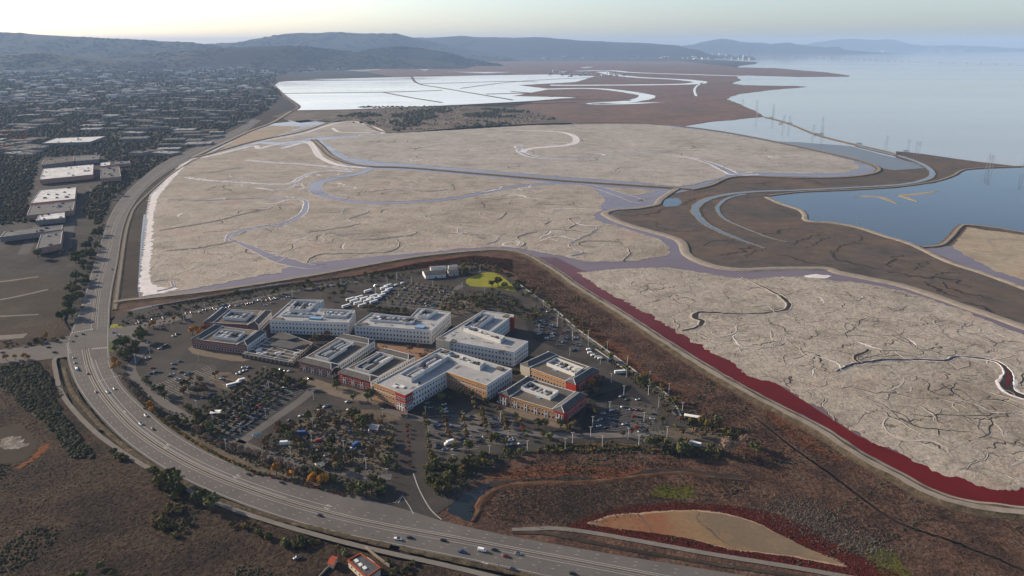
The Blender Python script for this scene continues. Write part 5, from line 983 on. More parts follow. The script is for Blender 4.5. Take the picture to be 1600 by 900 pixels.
def kind(name, mat, r, h, trunk=1.4, seeds=2, **kw):
    out = []
    for s_ in range(seeds): out.append((trunk_mesh(trunk + h * .25, .09 * r + .08, trunk + h, r * .5, 4, s_) if trunk is not None else None, crown_mesh('crown', mat, r, h, seed=s_ + len(name), z0=trunk or -.25, **kw)))
    return out
K = {'dark': kind('round_tree', ml_dark, 3.0, 4.6), 'olive': kind('round_tree', ml_olive, 2.6, 4.4), 'brown': kind('round_tree', ml_brown, 2.6, 4.0), 'small': kind('lot_tree', ml_olive, 1.7, 3.6, 1.3, nblob=4, per=26, leaf=.26), 'smalldark': kind('lot_tree', ml_dark, 1.9, 3.2, 1.2, nblob=4, per=26, leaf=.26),
     'smallbrown': kind('lot_tree', ml_brown, 1.9, 3.0, 1.2, nblob=4, per=26, leaf=.26), 'orange': kind('x', ml_orange, 3.0, 6.0, 1.6), 'red': kind('x', ml_red, 1.8, 2.6, .8), 'bush': kind('shrub', ml_dark, 2.2, 2.8, None, nblob=5, per=30), 'ybush': kind('shrub', ml_yellow, 1.6, 2.3, None, nblob=4, per=28, leaf=.24), 'obush': kind('shrub', ml_olive, 1.8, 2.4, None, nblob=5, per=28),
     'rbush': kind('shrub', ml_red, 1.6, 1.5, None, nblob=4, per=24), 'bbush': kind('shrub', ml_brown, 1.8, 1.7, None, nblob=5, per=24), 'bare': kind('x', ml_bare, 3.2, 7.0, 1.5, nblob=7, per=60, leaf=.10, core=False), 'big': kind('x', ml_dark, 5.0, 7.5, 1.6, nblob=9, per=60, leaf=.14), 'cone': kind('x', ml_dark, 1.9, 7.0, 1.0, nblob=5, per=34)}
def plant(kd, x, y, z, s_, label, cat, group, name):
    tr, cr = random.choice(K[kd]); a = random.uniform(0, 6.28); sz = s_ * random.uniform(.85, 1.2)
    if tr is None:
        o_ = obj(name, cr, None, (x, y, z), a, (s_, s_, sz)); return tag(o_, label, cat, group)
    t_ = thing(name, label, cat, (x, y, z), a, group, (s_, s_, sz)); obj('trunk', tr, t_); obj('crown', cr, t_); return t_
NT = {'dark': ('dark green', 'tree'), 'olive': ('olive green', 'tree'), 'brown': ('brown leaved', 'tree'), 'small': ('small olive', 'tree'), 'smalldark': ('small dark green', 'tree'), 'smallbrown': ('small brownish', 'tree'), 'orange': ('bright orange', 'tree'), 'red': ('small dark red', 'tree'), 'bush': ('dark green', 'shrub'), 'ybush': ('yellowing', 'shrub'), 'obush': ('olive', 'shrub'), 'rbush': ('dark red', 'shrub'), 'bbush': ('low brown', 'shrub'), 'bare': ('bare twiggy pale', 'tree'), 'big': ('large dark', 'tree'), 'cone': ('narrow dark', 'tree')}
SPN = dict(dark='evergreen_tree', olive='olive_tree', brown='brown_leaved_tree', small='lot_tree', smalldark='clipped_tree', smallbrown='russet_tree', orange='golden_tree', red='red_tree', bush='evergreen_shrub', ybush='yellow_shrub', obush='olive_shrub', rbush='red_shrub', bbush='brown_shrub', bare='bare_tree', big='spreading_tree', cone='conifer_tree')
def put(kds, pts, where, s0=.8, s1=1.2, z=-.12, nm=None):
    for p in pts:
        kd = random.choice(kds); w_, cat = NT[kd]
        plant(kd, p[0], p[1], z, random.uniform(s0, s1) * (1.28 if cat == 'tree' else 1.1), f'{w_} {cat} {where}', cat, f'{w_} {cat}s {where}'[:60], nm or SPN[kd])
BP = [[(x + o_.location.x, y + o_.location.y) for x, y in inset(ccw([(v.co.x, v.co.y) for v in o_.children[0].data.vertices[:4 * 1]]), 0)] for o_ in []]
FOOT = []
for o_ in S.objects:
    if o_.get('category') in ('building', 'hall', 'warehouse', 'hut'):
        wl_ = next((c_ for c_ in o_.children if c_.name.startswith('wall')), None)
        if wl_:
            A = np.array([(v.co.x, v.co.y) for v in wl_.data.vertices]); 
            pts = [tuple(A[i]) for i in range(0, len(A), 12)] if o_.get('category') in ('building', 'warehouse') else [tuple(a) for a in A[:4]]
            cx_, cy_ = o_.location.x, o_.location.y; FOOT.append([(x + cx_, y + cy_) for x, y in inset(ccw(pts), -2.5)] if len(pts) > 2 else [])
FOOT = [f for f in FOOT if len(f) > 2]
ROADS = [GS(q) for q in ([(612, 700), (616, 655), (634, 657), (641, 700), (655, 760), (690, 812), (600, 785)], [(375, 700), (365, 690), (475, 605), (500, 606)])]
def seg(a, b_, n, j=0):
    a, b_ = G(*a), G(*b_); return [(a[0] + (b_[0] - a[0]) * (i + .5) / n + random.uniform(-j, j), a[1] + (b_[1] - a[1]) * (i + .5) / n + random.uniform(-j, j)) for i in range(n)]
ORD = 'first second third fourth fifth sixth seventh eighth ninth'.split()
# columns of small trees in the front car park
FRN = ['beside the red hedged entrance drive', 'second from the entrance drive', 'through the white box truck', 'fourth from the entrance drive', 'fifth from the entrance drive', 'closest to the orange block front', 'in the shade of the V shaped block', 'by the V shaped block corner']
for a, b_, n, kd in (((664, 648), (673, 716), 9, ['small', 'smallbrown']), ((694, 654), (703, 692), 6, ['small', 'smallbrown']), ((722, 648), (730, 690), 6, ['small', 'smallbrown']), ((750, 642), (764, 688), 8, ['small', 'smallbrown']), ((779, 642), (795, 682), 7, ['small', 'smallbrown']), ((812, 662), (822, 690), 4, ['small', 'red']), ((735, 618), (745, 648), 4, ['small']), ((687, 640), (692, 655), 2, ['small'])):
    put(kd, seg(a, b_, n, .5), f'in the tree column {FRN.pop(0)}', .85, 1.25)
put(['dark', 'olive'], GS([(806, 655), (841, 669), (851, 668), (848, 683), (858, 688), (876, 668), (888, 676), (896, 668), (768, 694), (775, 690), (733, 704), (710, 702), (676, 722), (790, 695), (720, 622), (745, 618), (760, 632), (690, 628), (705, 628)]), 'beside the orange block and its car park', .8, 1.2)
put(['dark', 'bush', 'olive', 'obush'], fill([(664, 728), (720, 725), (748, 710), (760, 716), (800, 700), (826, 700), (818, 712), (780, 722), (745, 735), (730, 745), (715, 780), (680, 775), (660, 745)], 46, ROADS), 'in the belt between the car park and the dark pond', .7, 1.25)
put(['bush', 'obush', 'ybush'], seg((826, 705), (1000, 700), 30, 2) + seg((850, 698), (960, 694), 14, 1.5), 'in the hedge above the brown marsh', .6, 1.0)
put(['dark', 'obush', 'bush'], fill([(1000, 690), (1100, 700), (1140, 706), (1130, 716), (1060, 714), (1020, 706)], 38), 'in the thicket at the far end of the car park', .8, 1.3)
put(['dark', 'olive', 'bush', 'obush'], fill([(945, 553), (985, 580), (1030, 605), (1060, 630), (1080, 650), (1160, 676), (1150, 686), (1075, 662), (1040, 624), (1000, 600), (955, 565)], 62), 'outside the kerb of the perimeter road', .6, 1.05)
put(['olive', 'obush', 'bush', 'dark'], fill([(812, 440), (842, 456), (880, 482), (920, 516), (950, 545), (940, 548), (900, 520), (870, 500), (830, 465)], 34), 'outside the kerb of the perimeter road', .55, 1.0)
put(['dark', 'bush', 'olive'], fill([(720, 418), (760, 414), (790, 424), (815, 440), (835, 460), (825, 468), (806, 455), (790, 434), (770, 424), (745, 424), (728, 436), (718, 430)], 44), 'round the edge of the yellow lawn', .8, 1.25)
put(['big'], GS([(768, 447), (778, 446), (788, 450)]), 'at the south side of the yellow lawn', .75, .95)
put(['dark', 'olive', 'brown', 'smalldark'], fill([(700, 462), (740, 452), (800, 462), (840, 484), (850, 500), (820, 505), (800, 490), (755, 484), (705, 490), (690, 490), (685, 475)], 78, FOOT), 'in the garden behind the L shaped block', .6, 1.0)
put(['red', 'smallbrown'], GS([(840, 492), (845, 491), (890, 500), (905, 640), (925, 640)]) + flist([(985, 625), (1005, 660), (1040, 690), (1000, 695), (960, 690)], 5), 'on an island bed of the side car park', .8, 1.1)
put(['small', 'brown'], GS([(1038, 640), (1043, 648), (1035, 662), (931, 652), (927, 643), (1063, 660), (1055, 672), (1085, 680), (1097, 685), (1110, 670), (1095, 665), (1120, 680), (1065, 682), (1072, 695)]), 'among the beds of the side car park', .8, 1.3)
put(['bare'], GS([(1133, 712)]), 'big, alone at the tip of the car park', 1.5, 1.5); put(['bare'], GS([(1143, 708), (1160, 695), (1166, 697)]), 'next to the big bare one', .8, 1.1)
put(['brown', 'orange'], GS([(918, 612), (924, 606), (934, 600)]), 'at the east corner of the orange block', .9, 1.2); put(['brown'], GS([(940, 596), (930, 615), (914, 620)]), 'at the east corner of the orange block', .9, 1.2)
# back car park rows
for k in range(9):
    put(['smalldark', 'smallbrown'], seg((600 + k * 11.5, 476 + k * 1.2), (640 + k * 8.5, 443 + k * 1.0), 8, .8), f'in the {ORD[k]} tree row from the bus park', .65, .9)
put(['dark', 'olive'], seg((575, 484), (650, 494), 10, 2), 'behind the middle white office block', .7, 1.0)
put(['dark', 'bush', 'obush'], fill([(180, 512), (200, 494), (270, 480), (400, 454), (520, 437), (640, 424), (660, 424), (655, 432), (560, 443), (420, 462), (300, 484), (210, 505)], 62), 'along the marsh behind the offices', .6, 1.05)
put(['dark', 'olive'], GS([(515, 470), (522, 462), (530, 452), (536, 462), (540, 455), (528, 446), (505, 456), (490, 452), (280, 497), (287, 500), (275, 494)]) + flist([(520, 480), (600, 490), (640, 496), (620, 486), (560, 480)], 8, FOOT), 'beside the rear lawns and bus park', .7, 1.1)
# west side
put(['bush', 'dark', 'big'], fill([(176, 548), (185, 538), (205, 520), (222, 518), (230, 535), (215, 555), (200, 568), (184, 566)], 26), 'in the big clump at the road junction', .75, 1.1)
put(['orange'], GS([(180, 570), (187, 574), (178, 580), (301, 524), (308, 520), (312, 527), (318, 518), (234, 512), (240, 511)]), 'lit up at the west edge of the campus', .7, 1.0)
put(['bare', 'bbush'], seg((192, 590), (228, 640), 13, 1), 'in the rough strip by the expressway', .5, .8); put(['orange'], GS([(234, 640), (238, 646)]), 'in the rough strip by the expressway', .7, .9)
HG = seg((243, 650), (300, 690), 20, .6) + seg((300, 690), (360, 722), 19, .6) + seg((360, 722), (395, 737), 9, .6)
put(['ybush', 'ybush', 'obush'], HG, 'in the long clipped row along the expressway', .7, .95, nm='hedge_shrub')
put(['bbush', 'obush', 'rbush'], seg((395, 737), (545, 775), 38, 1.2), 'in the low hedge along the expressway', .7, 1.0, nm='hedge_shrub')
put(['bare'], seg((300, 672), (350, 702), 8, 2) + seg((360, 702), (480, 745), 26, 2.5), 'in the bare belt between hedge and car park', .55, .8)
put(['orange'], GS([(432, 742), (456, 747), (485, 757), (490, 753), (501, 760), (508, 757)]), 'glowing in the bare belt by the expressway', .8, 1.0)
put(['dark', 'bush'], fill([(540, 765), (560, 748), (595, 756), (600, 775), (585, 784), (560, 778)], 14), 'by the gate onto the expressway', .8, 1.2)
put(['bush', 'dark'], fill([(466, 738), (484, 740), (520, 748), (528, 756), (490, 748)], 8), 'beside the cream canopies', .7, 1.0)
# the shrub-filled front lots
put(['smalldark', 'brown', 'dark', 'smallbrown', 'smallbrown'], fill([(400, 704), (440, 668), (490, 640), (540, 640), (600, 655), (612, 668), (612, 740), (560, 742), (470, 726)], 95, FOOT + ROADS), 'on the shaded beds west of the entrance drive', .75, 1.2)
put(['dark', 'bush'], seg((613, 668), (620, 740), 9, .5), 'in the hedge of the entrance drive', .4, .6); put(['red', 'rbush'], seg((636, 660), (640, 732), 10, .4), 'in the red hedge of the entrance drive', .5, .7)
for k in range(8):
    f = k / 8; put(['smalldark', 'smalldark', 'smallbrown'], seg((300 + 62 * f, 652 + 30 * f), (415 + 55 * f, 578 + 22 * f), 11, 1.2), f'in the {ORD[7 - k]} tree row from the tree lined drive', .75, 1.1)
put(['brown', 'smallbrown'], fill([(280, 605), (310, 590), (345, 585), (340, 600), (320, 620), (290, 622)], 18), 'in the brown clump of the west car park', .8, 1.2)
put(['dark', 'smalldark', 'olive'], seg((226, 600), (262, 625), 7, 2) + seg((290, 640), (310, 655), 5, 1.5) + seg((262, 660), (350, 680), 10, 2), 'on the west edge of the car parks', .8, 1.2)
put(['brown', 'olive'], GS([(505, 530), (512, 527), (518, 522), (487, 536), (493, 533), (522, 590), (527, 587), (598, 580), (603, 576), (610, 580), (595, 588), (480, 546), (660, 562), (640, 550), (655, 545)]), 'in the court between the red blocks', .8, 1.25)
put(['dark'], GS([(526, 608), (528, 606), (552, 625), (575, 628), (580, 625), (470, 600), (475, 606), (440, 590), (450, 600), (430, 585), (700, 585), (705, 588), (712, 592), (802, 590), (808, 588)]), 'on the forecourt of the red blocks', .9, 1.3)
put(['red', 'orange', 'smallbrown'], seg((215, 512), (276, 502), 8, .5), 'along the short arrival court', .5, .7)
# trees by the expressway and in the scrub
put(['bush', 'dark', 'big'], seg((158, 348), (148, 380), 14, 8) + seg((146, 380), (128, 430), 26, 14) + seg((128, 430), (108, 500), 30, 11) + GS([(160, 312), (166, 318), (170, 310), (175, 300), (180, 305), (110, 395), (120, 405), (100, 398), (60, 402)]), 'in the dark belt west of the expressway', .8, 1.3)
put(['bush', 'bbush'], fill([(0, 535), (60, 530), (104, 525), (100, 535), (60, 540), (0, 545)], 26), 'on the verge above the side road', .7, 1.1); put(['orange'], GS([(10, 563), (24, 561), (38, 560), (45, 563), (72, 530)]), 'in the golden row below the side road', .6, .8)
SC = 'in the scrub below the expressway'
put(['bush', 'obush', 'bush'], fill([(148, 690), (165, 688), (190, 705), (215, 722), (205, 726), (170, 712)], 7), SC, .9, 1.4); put(['bush', 'obush', 'dark'], fill([(228, 742), (245, 738), (300, 768), (340, 790), (350, 800), (320, 800), (270, 780), (232, 760)], 16), SC, 1.1, 1.8)
put(['bush', 'obush'], fill([(240, 800), (280, 790), (298, 810), (285, 840), (255, 838), (238, 822)], 16), SC, 1.0, 1.7); put(['bush', 'obush', 'bbush'], fill([(350, 800), (380, 808), (440, 832), (520, 852), (545, 866), (500, 868), (430, 850), (360, 820)], 24), SC, .9, 1.5)
put(['bush'], fill([(70, 900), (110, 880), (140, 890), (180, 880), (178, 920), (80, 930)], 10), SC, 1.0, 1.5); put(['bush', 'obush', 'bbush'], fill([(600, 880), (640, 876), (660, 890), (650, 905), (610, 900)], 10), 'beside the pump house', .7, 1.1)
put(['cone', 'dark'], GS([(1182, 712), (1178, 705)]), 'standing alone on the marsh edge', 1, 1.2)
# ---------- ground cover ----------
def tuft(n, r, h, seed):
    rs = np.random.default_rng(seed); V = []; Fc = []
    for k in range(n):
        a = rs.uniform(0, 6.28); d = r * rs.uniform(.1, .9); p = np.array([d * cos(a), d * sin(a), 0]); w_ = r * rs.uniform(.3, .55); t_ = rs.uniform(-.4, .4, 2); b_ = rs.uniform(0, 6.28); i = len(V)
        V += [tuple(p + [w_ * cos(b_), w_ * sin(b_), 0]), tuple(p - [w_ * cos(b_), w_ * sin(b_), 0]), tuple(p + [t_[0] * r, t_[1] * r, h * rs.uniform(.6, 1.1)])]; Fc.append((i, i + 1, i + 2))
    return np.array(V), np.array(Fc)
def clump(r, h, seed):
    b_ = bmesh.new(); bmesh.ops.create_icosphere(b_, subdivisions=1, radius=1); V = []
    for v in b_.verts: q = 1 + .45 * noise.noise(v.co * 1.7 + Vector((seed, 0, 0))); V.append((v.co.x * r * q, v.co.y * r * q, max(v.co.z, -.2) * h * q))
    Fc = [tuple(v.index for v in f.verts) for f in b_.faces if f.calc_center_median().z > -.6]; b_.free(); return np.array(V), np.array(Fc)
def scatter(name, pts, tmpl, s0, s1, mat, z=0.0, label=None, cat=None, smul=None):
    n = len(pts); tv, tf = tmpl; a = rng.uniform(0, 6.28, n); s_ = rng.uniform(s0, s1, n)
    if smul is not None: s_ = s_ * smul
    ca, sa = np.cos(a)[:, None], np.sin(a)[:, None]; X = (tv[None, :, 0] * ca - tv[None, :, 1] * sa) * s_[:, None] + pts[:, :1]; Y = (tv[None, :, 0] * sa + tv[None, :, 1] * ca) * s_[:, None] + pts[:, 1:2]
    Z = tv[None, :, 2] * (s_ * rng.uniform(.7, 1.3, n))[:, None] + z
    V = np.stack([X, Y, Z], -1).reshape(-1, 3); Fc = (tf[None] + (np.arange(n) * len(tv))[:, None, None]).reshape(-1, tf.shape[1])
    return tag(obj(name, npmesh(name, V, Fc, mat)), label, cat, kind='stuff')
T1, T2, C1, C2 = tuft(5, .7, .9, 1), tuft(4, .9, .6, 2), clump(1, .9, 1), clump(1, .8, 5)
scr = [(-100, 580), (0, 572), (70, 562), (90, 590), (110, 640), (150, 690), (210, 732), (280, 772), (380, 812), (520, 856), (560, 868), (500, 905), (380, 960), (-100, 960)]
g_brown = M('dry_brush', [(0.0266, 0.0183, 0.0123), (0.0394, 0.0274, 0.019), (0.0558, 0.0391, 0.0259)], .03, .95, detail=5); g_grey = M('grey_brush', [(0.0308, 0.026, 0.0212), (0.0462, 0.039, 0.0318), (0.0667, 0.0572, 0.0464)], .05, .95)
g_rust = M('rust_brush', [(0.0475, 0.0277, 0.0196), (0.0731, 0.0416, 0.0281), (0.0973, 0.0586, 0.0397)], .03, .95); g_red = M('pickleweed', [(.042, .009, .007), (.07, .016, .011)], .1, .95); g_dark = M('dark_brush', [(0.0233, 0.0257, 0.0161), (0.0437, 0.0437, 0.0257), (0.0704, 0.0644, 0.0381)], .05, .95)
g_scr = M('scrub_brush', [(0.0203, 0.0144, 0.0108), (0.033, 0.0235, 0.0163), (0.0457, 0.0313, 0.0205)], .03, .95)
PDL = GS([(-20, 690), (0, 668), (30, 664), (52, 680), (58, 700), (40, 718), (10, 724), (-15, 712)])
pts = fill(scr, 18000, [PDL]); scatter('scrub_grass', pts[:13000], T2, .3, .65, g_scr, -.3); scatter('scrub_grass', pts[13000:], C2, .15, .35, g_scr, -.32)
dk = np.array([noise.noise(Vector((p[0] * .018, p[1] * .018, 4))) for p in pts[:14000]]); scatter('scrub_bushes', pts[:14000][dk > .42], C1, .45, 1.1, g_dark, -.35)
th = fill([(0, 572), (60, 568), (82, 590), (80, 612), (100, 650), (130, 690), (150, 715), (110, 715), (70, 660), (40, 640), (0, 600)], 1500); scatter('scrub_thicket', th, C1, .9, 2.2, g_dark, -.3)
mar = [(800, 405), (826, 410), (860, 430), (905, 462), (970, 503), (1040, 549), (1110, 593), (1180, 634), (1280, 687), (1337, 724), (1400, 760), (1450, 788), (1512, 806), (1640, 822), (1640, 930), (1400, 930), (1290, 890), (1100, 856), (1000, 838), (880, 820), (800, 815), (760, 808), (748, 790), (770, 765), (830, 720), (870, 700), (1000, 706), (1120, 716), (1170, 700), (1160, 684), (1080, 655), (1050, 620), (960, 552), (860, 478), (800, 425)]
panw = GS(pan); pts = fill(mar, 30000, [panw]); nz = np.array([noise.noise(Vector((p[0] * .012, p[1] * .02, 9))) for p in pts])
for L_ in (DT, D2): 
    LA = np.array(L_); keep = np.min(np.hypot(pts[:, None, 0] - LA[None, ::2, 0], pts[:, None, 1] - LA[None, ::2, 1]), 1) > 3.4; pts = pts[keep]; nz = nz[keep]
sweep('ditch', D2, [(-1.3, -.3), (1.3, -.3)], M('ditch_bed', [(.016, .013, .010), (.035, .026, .02)], .2, .95), jit=1.3, freq=.2)
scatter('marsh_grass', pts[nz < .05], T1, .35, .9, g_brown, -.34); q = pts[nz >= .05]; scatter('marsh_grass', q[:len(q) // 2], T1, .35, .9, g_rust, -.34); scatter('marsh_grass', q[len(q) // 2:], C2, .2, .5, g_brown, -.36); scatter('marsh_bushes', pts[(nz > -.12) & (nz < -.02)][:1100], C1, .4, 1.0, g_dark, -.36)
bands = [line(L, 5, 4, 4) for L in ([(745, 800), (757, 778), (800, 757), (850, 752), (930, 752), (1000, 745)], [(780, 742), (860, 734), (950, 736), (1010, 727), (1060, 728)], [(905, 505), (960, 550), (1010, 590), (1060, 618), (1100, 640)], [(1200, 645), (1260, 695), (1330, 735)], [(1080, 655), (1160, 705), (1220, 740)])]
g_orange = M('orange_brush', [(.07, .024, .012), (.12, .042, .018), (.16, .07, .03)], .05, .95)
bp = np.array([p for L in bands for p in L for _ in range(14)]); bp = bp + rng.normal(0, 3.2, bp.shape); scatter('orange_marsh_grass', bp, T1, .5, 1.1, g_orange, -.33)
rm = fill([(890, 822), (930, 802), (990, 788), (1060, 784), (1140, 788), (1200, 798), (1260, 822), (1330, 860), (1420, 905), (1380, 930), (1290, 896), (1200, 880), (1100, 862), (1000, 842), (930, 832)], 9000, [panw]); scatter('pickleweed', rm, C2, .2, .6, g_red, -.32)
gy = fill([(1190, 790), (1240, 780), (1320, 820), (1380, 850), (1400, 870), (1350, 865), (1280, 830)], 2500); gy = gy + rng.normal(0, 9, gy.shape); scatter('grey_marsh_grass', gy, T1, .5, 1.0, M('pale_reeds', [(.14, .125, .11), (.20, .18, .16)], .1, .95), -.34)
gy = fill([(800, 775), (880, 755), (980, 760), (1010, 775), (960, 795), (900, 812), (820, 808), (770, 800)], 5000); gy = gy + rng.normal(0, 9, gy.shape); scatter('grey_marsh_grass', gy, T1, .45, .9, M('tan_reeds', [(.10, .08, .058), (.15, .12, .088)], .1, .95), -.34)
wm_ = fill([(560, 430), (650, 411), (740, 399), (800, 405), (800, 425), (760, 412), (700, 414), (560, 432), (420, 452), (300, 474), (230, 480), (330, 463), (430, 446)], 6000); scatter('marsh_grass', wm_, T1, .8, 1.6, g_rust, -.34)
# low planting in the campus beds and between the bays
cp = np.vstack([np.array(fill(q, n_, FOOT + ROADS)) for q, n_ in (([(400, 704), (440, 668), (490, 640), (540, 640), (600, 655), (612, 668), (612, 740), (560, 742), (470, 726)], 1300), ([(262, 640), (318, 655), (372, 690), (340, 700)], 250), ([(700, 462), (740, 452), (800, 462), (840, 484), (850, 500), (820, 505), (800, 490), (755, 484), (705, 490), (685, 475)], 700), ([(664, 728), (720, 725), (748, 710), (760, 716), (800, 700), (826, 700), (818, 712), (780, 722), (745, 735), (715, 780), (680, 775), (660, 745)], 700), ([(945, 553), (985, 580), (1030, 605), (1060, 630), (1080, 650), (1160, 676), (1150, 690), (1075, 668), (1040, 630), (1000, 606), (955, 570)], 900), ([(812, 440), (842, 456), (880, 482), (920, 516), (950, 545), (940, 552), (900, 524), (870, 504), (830, 468)], 500),
  ([(180, 512), (200, 492), (270, 478), (400, 452), (520, 436), (640, 423), (660, 424), (655, 432), (560, 445), (420, 464), (300, 486), (210, 507)], 900), ([(860, 694), (1000, 696), (1140, 706), (1130, 718), (1000, 708), (830, 708)], 700), ([(190, 590), (228, 640), (300, 680), (400, 728), (540, 768), (590, 778), (560, 752), (470, 730), (360, 700), (270, 655), (215, 600)], 1200), ([(590, 536), (640, 541), (682, 549), (668, 560), (640, 572), (600, 550)], 60), ([(600, 476), (645, 440), (705, 450), (672, 486)], 160), ([(985, 625), (1045, 640), (1040, 690), (1000, 695), (990, 670)], 120))])
k = rng.random(len(cp)); g_olive = M('olive_brush', [(0.0384, 0.0408, 0.0169), (0.0638, 0.0614, 0.0255), (0.0954, 0.0835, 0.0356)], .1, .95)
scatter('campus_planting', cp[k < .45], C1, .35, 1.1, g_dark, -.12); scatter('campus_planting', cp[(k >= .45) & (k < .8)], C1, .35, 1.0, g_olive, -.12); scatter('campus_planting', cp[k >= .8], C2, .4, .9, g_brown, -.12)
rp = []
for f in np.linspace(0, 1, 9):
    a, b_ = G(300 + 62 * f, 655 + 30 * f), G(415 + 55 * f, 580 + 22 * f); L = hypot(b_[0] - a[0], b_[1] - a[1]); rp += [(a[0] + (b_[0] - a[0]) * t_, a[1] + (b_[1] - a[1]) * t_) for t_ in np.arange(0, 1, 1.3 / L) if noise.noise(Vector((t_ * 14, f * 9, 1))) > -.1]
rp = np.array(rp); rp = rp + rng.normal(0, .45, rp.shape); scatter('row_planting', rp, C1, .5, 1.1, g_dark, -.12)
# island brush and trees beyond the ponds
isl = [(500, 186), (560, 176), (640, 170), (700, 168), (800, 171), (850, 178), (868, 186), (800, 196), (700, 201), (620, 205), (590, 196)]
p_ = fill(isl, 2600); nz = np.array([noise.noise(Vector((p[0] * .006, p[1] * .004, 2))) for p in p_]); scatter('island_brush', p_[nz > .05], C1, 4, 9, g_dark, -.5); scatter('island_brush', p_[nz <= .05][:700], C1, 1.5, 4, g_brown, -.5)
p_ = np.array(GS([(x, 166.5 + 2 * random.random()) for x in np.linspace(560, 720, 60)])); scatter('island_brush', p_, C1, 4, 8, g_dark, -.5)
# woods on the nearer hills
hp = []
for A_, D in RID[:5]:
    for k in range(1500):
        i, j = random.randrange(A_.shape[0] - 1), random.randrange(1, 12); u, v = random.random(), random.random()
        q_ = A_[i, j] * (1 - u) * (1 - v) + A_[i + 1, j] * u * (1 - v) + A_[i, j + 1] * (1 - u) * v + A_[i + 1, j + 1] * u * v
        if noise.noise(Vector((q_[0] * .0012, q_[1] * .0009, 5))) > -.12: hp.append((*q_, D / 10000))
hp = np.array(hp); HM = M('hill_woods_leaves', [(.004, .006, .005), (.009, .011, .008)], .002, 1.0)
tv, tf = clump(1, .8, 2); n_ = len(hp); s_ = rng.uniform(9, 24, n_) * hp[:, 3]; a_ = rng.uniform(0, 6.28, n_); ca, sa = np.cos(a_)[:, None], np.sin(a_)[:, None]
Vh = np.stack([(tv[None, :, 0] * ca - tv[None, :, 1] * sa) * s_[:, None] * 1.6 + hp[:, :1], (tv[None, :, 0] * sa + tv[None, :, 1] * ca) * s_[:, None] + hp[:, 1:2], tv[None, :, 2] * (s_ * .6)[:, None] + hp[:, 2:3]], -1).reshape(-1, 3)
tag(obj('hill_woods', npmesh('hill_woods', Vh, (tf[None] + (np.arange(n_) * len(tv))[:, None, None]).reshape(-1, 3), HM)), kind='stuff')
# trees of the town: woods thinning out with distance
def law(L, n):
    A = np.array(L); out = []
    lo, hi = A.min(0), A.max(0)
    while len(out) < n:
        q = rng.uniform(lo, hi, (n * 2, 2)); q = q[inpoly(q[:, 0], q[:, 1], L)]; out += [G(a, b_) for a, b_ in q]
    return np.array(out[:n])
m_town_tree = M('town_tree_leaves', [(0.0156, 0.018, 0.0132), (0.0284, 0.0308, 0.0188), (0.0436, 0.04, 0.0269)], .01, .95); m_town_tree2 = M('town_tree_brown', [(0.0357, 0.0261, 0.0214), (0.0535, 0.0391, 0.0296)], .01, .95)
tw = [(-60, 118), (200, 108), (420, 100), (560, 96), (720, 90), (1000, 80), (1170, 87), (1180, 91), (1000, 91), (860, 90), (700, 94), (600, 99), (540, 108), (430, 116), (430, 135), (440, 150), (410, 178), (390, 185), (330, 214), (250, 254), (205, 285), (175, 310), (158, 345), (150, 352), (130, 330), (135, 300), (160, 285), (200, 262), (150, 240), (62, 245), (40, 330), (50, 345), (0, 350), (-60, 360)]
p_ = law(tw, 17000); keep = np.ones(len(p_), bool)
for f in FOOT: keep &= ~inpoly(p_[:, 0], p_[:, 1], f)
for b_ in blk: keep &= ~((np.abs(p_[:, 0] - b_[0]) < b_[2] * 1.1) & (np.abs(p_[:, 1] - b_[1]) < b_[3] * 1.2))
p_ = p_[keep]; dist = np.hypot(p_[:, 0], p_[:, 1]); sm = np.clip(dist / 2200, .8, 5.5); k = rng.random(len(p_))
scatter('town_trees', p_[k < .78], clump(1, 1.25, 3), 2.4, 5.2, m_town_tree, -2, smul=sm[k < .78]); scatter('town_trees', p_[k >= .78], clump(1, 1.1, 8), 2.2, 4.6, m_town_tree2, -2, smul=sm[k >= .78])
m_redtree = M('russet_tree_leaves', [(.10, .03, .018), (.16, .05, .028)], .02, .95); p_ = law([(0, 205), (40, 195), (45, 215), (10, 235), (0, 235)], 90); scatter('town_trees', p_, clump(1, 1.2, 4), 4, 7, m_redtree, -2)
m_street = M('town_street', [(.055, .052, .052), (.075, .072, .07)], .02, .9)
for L, wd in (([(-20, 345), (10, 320), (40, 262), (75, 205), (110, 175), (180, 148), (300, 122)], 9), ([(60, 350), (36, 395)], 8), ([(50, 292), (140, 284), (200, 270)], 9), ([(-20, 212), (60, 206), (130, 200), (260, 190), (330, 188)], 8), ([(345, 160), (372, 142), (390, 128)], 14), ([(100, 395), (108, 350), (125, 320), (135, 285), (160, 262)], 9), ([(0, 178), (150, 165), (300, 150), (400, 140)], 12), ([(60, 190), (200, 176), (350, 165)], 10)):
    P = line(L); sweep('street', P, [(-wd, -1.9), (wd, -1.9)], m_street)
m_clear = M('cleared_lot', [(.07, .06, .052), (.09, .078, .066)], .03, .95, fine=(.3, .2)); area('cleared_lot', [(138, 293), (190, 285), (185, 300), (165, 320), (150, 335), (140, 325)], -1.8, m_clear, 2, .05); area('parking_lot', [(120, 292), (135, 288), (138, 335), (122, 345)], -1.8, m_lot, 0); area('parking_lot', [(60, 290), (150, 280), (200, 276), (205, 284), (140, 290), (60, 296)], -1.78, m_lot, 0)
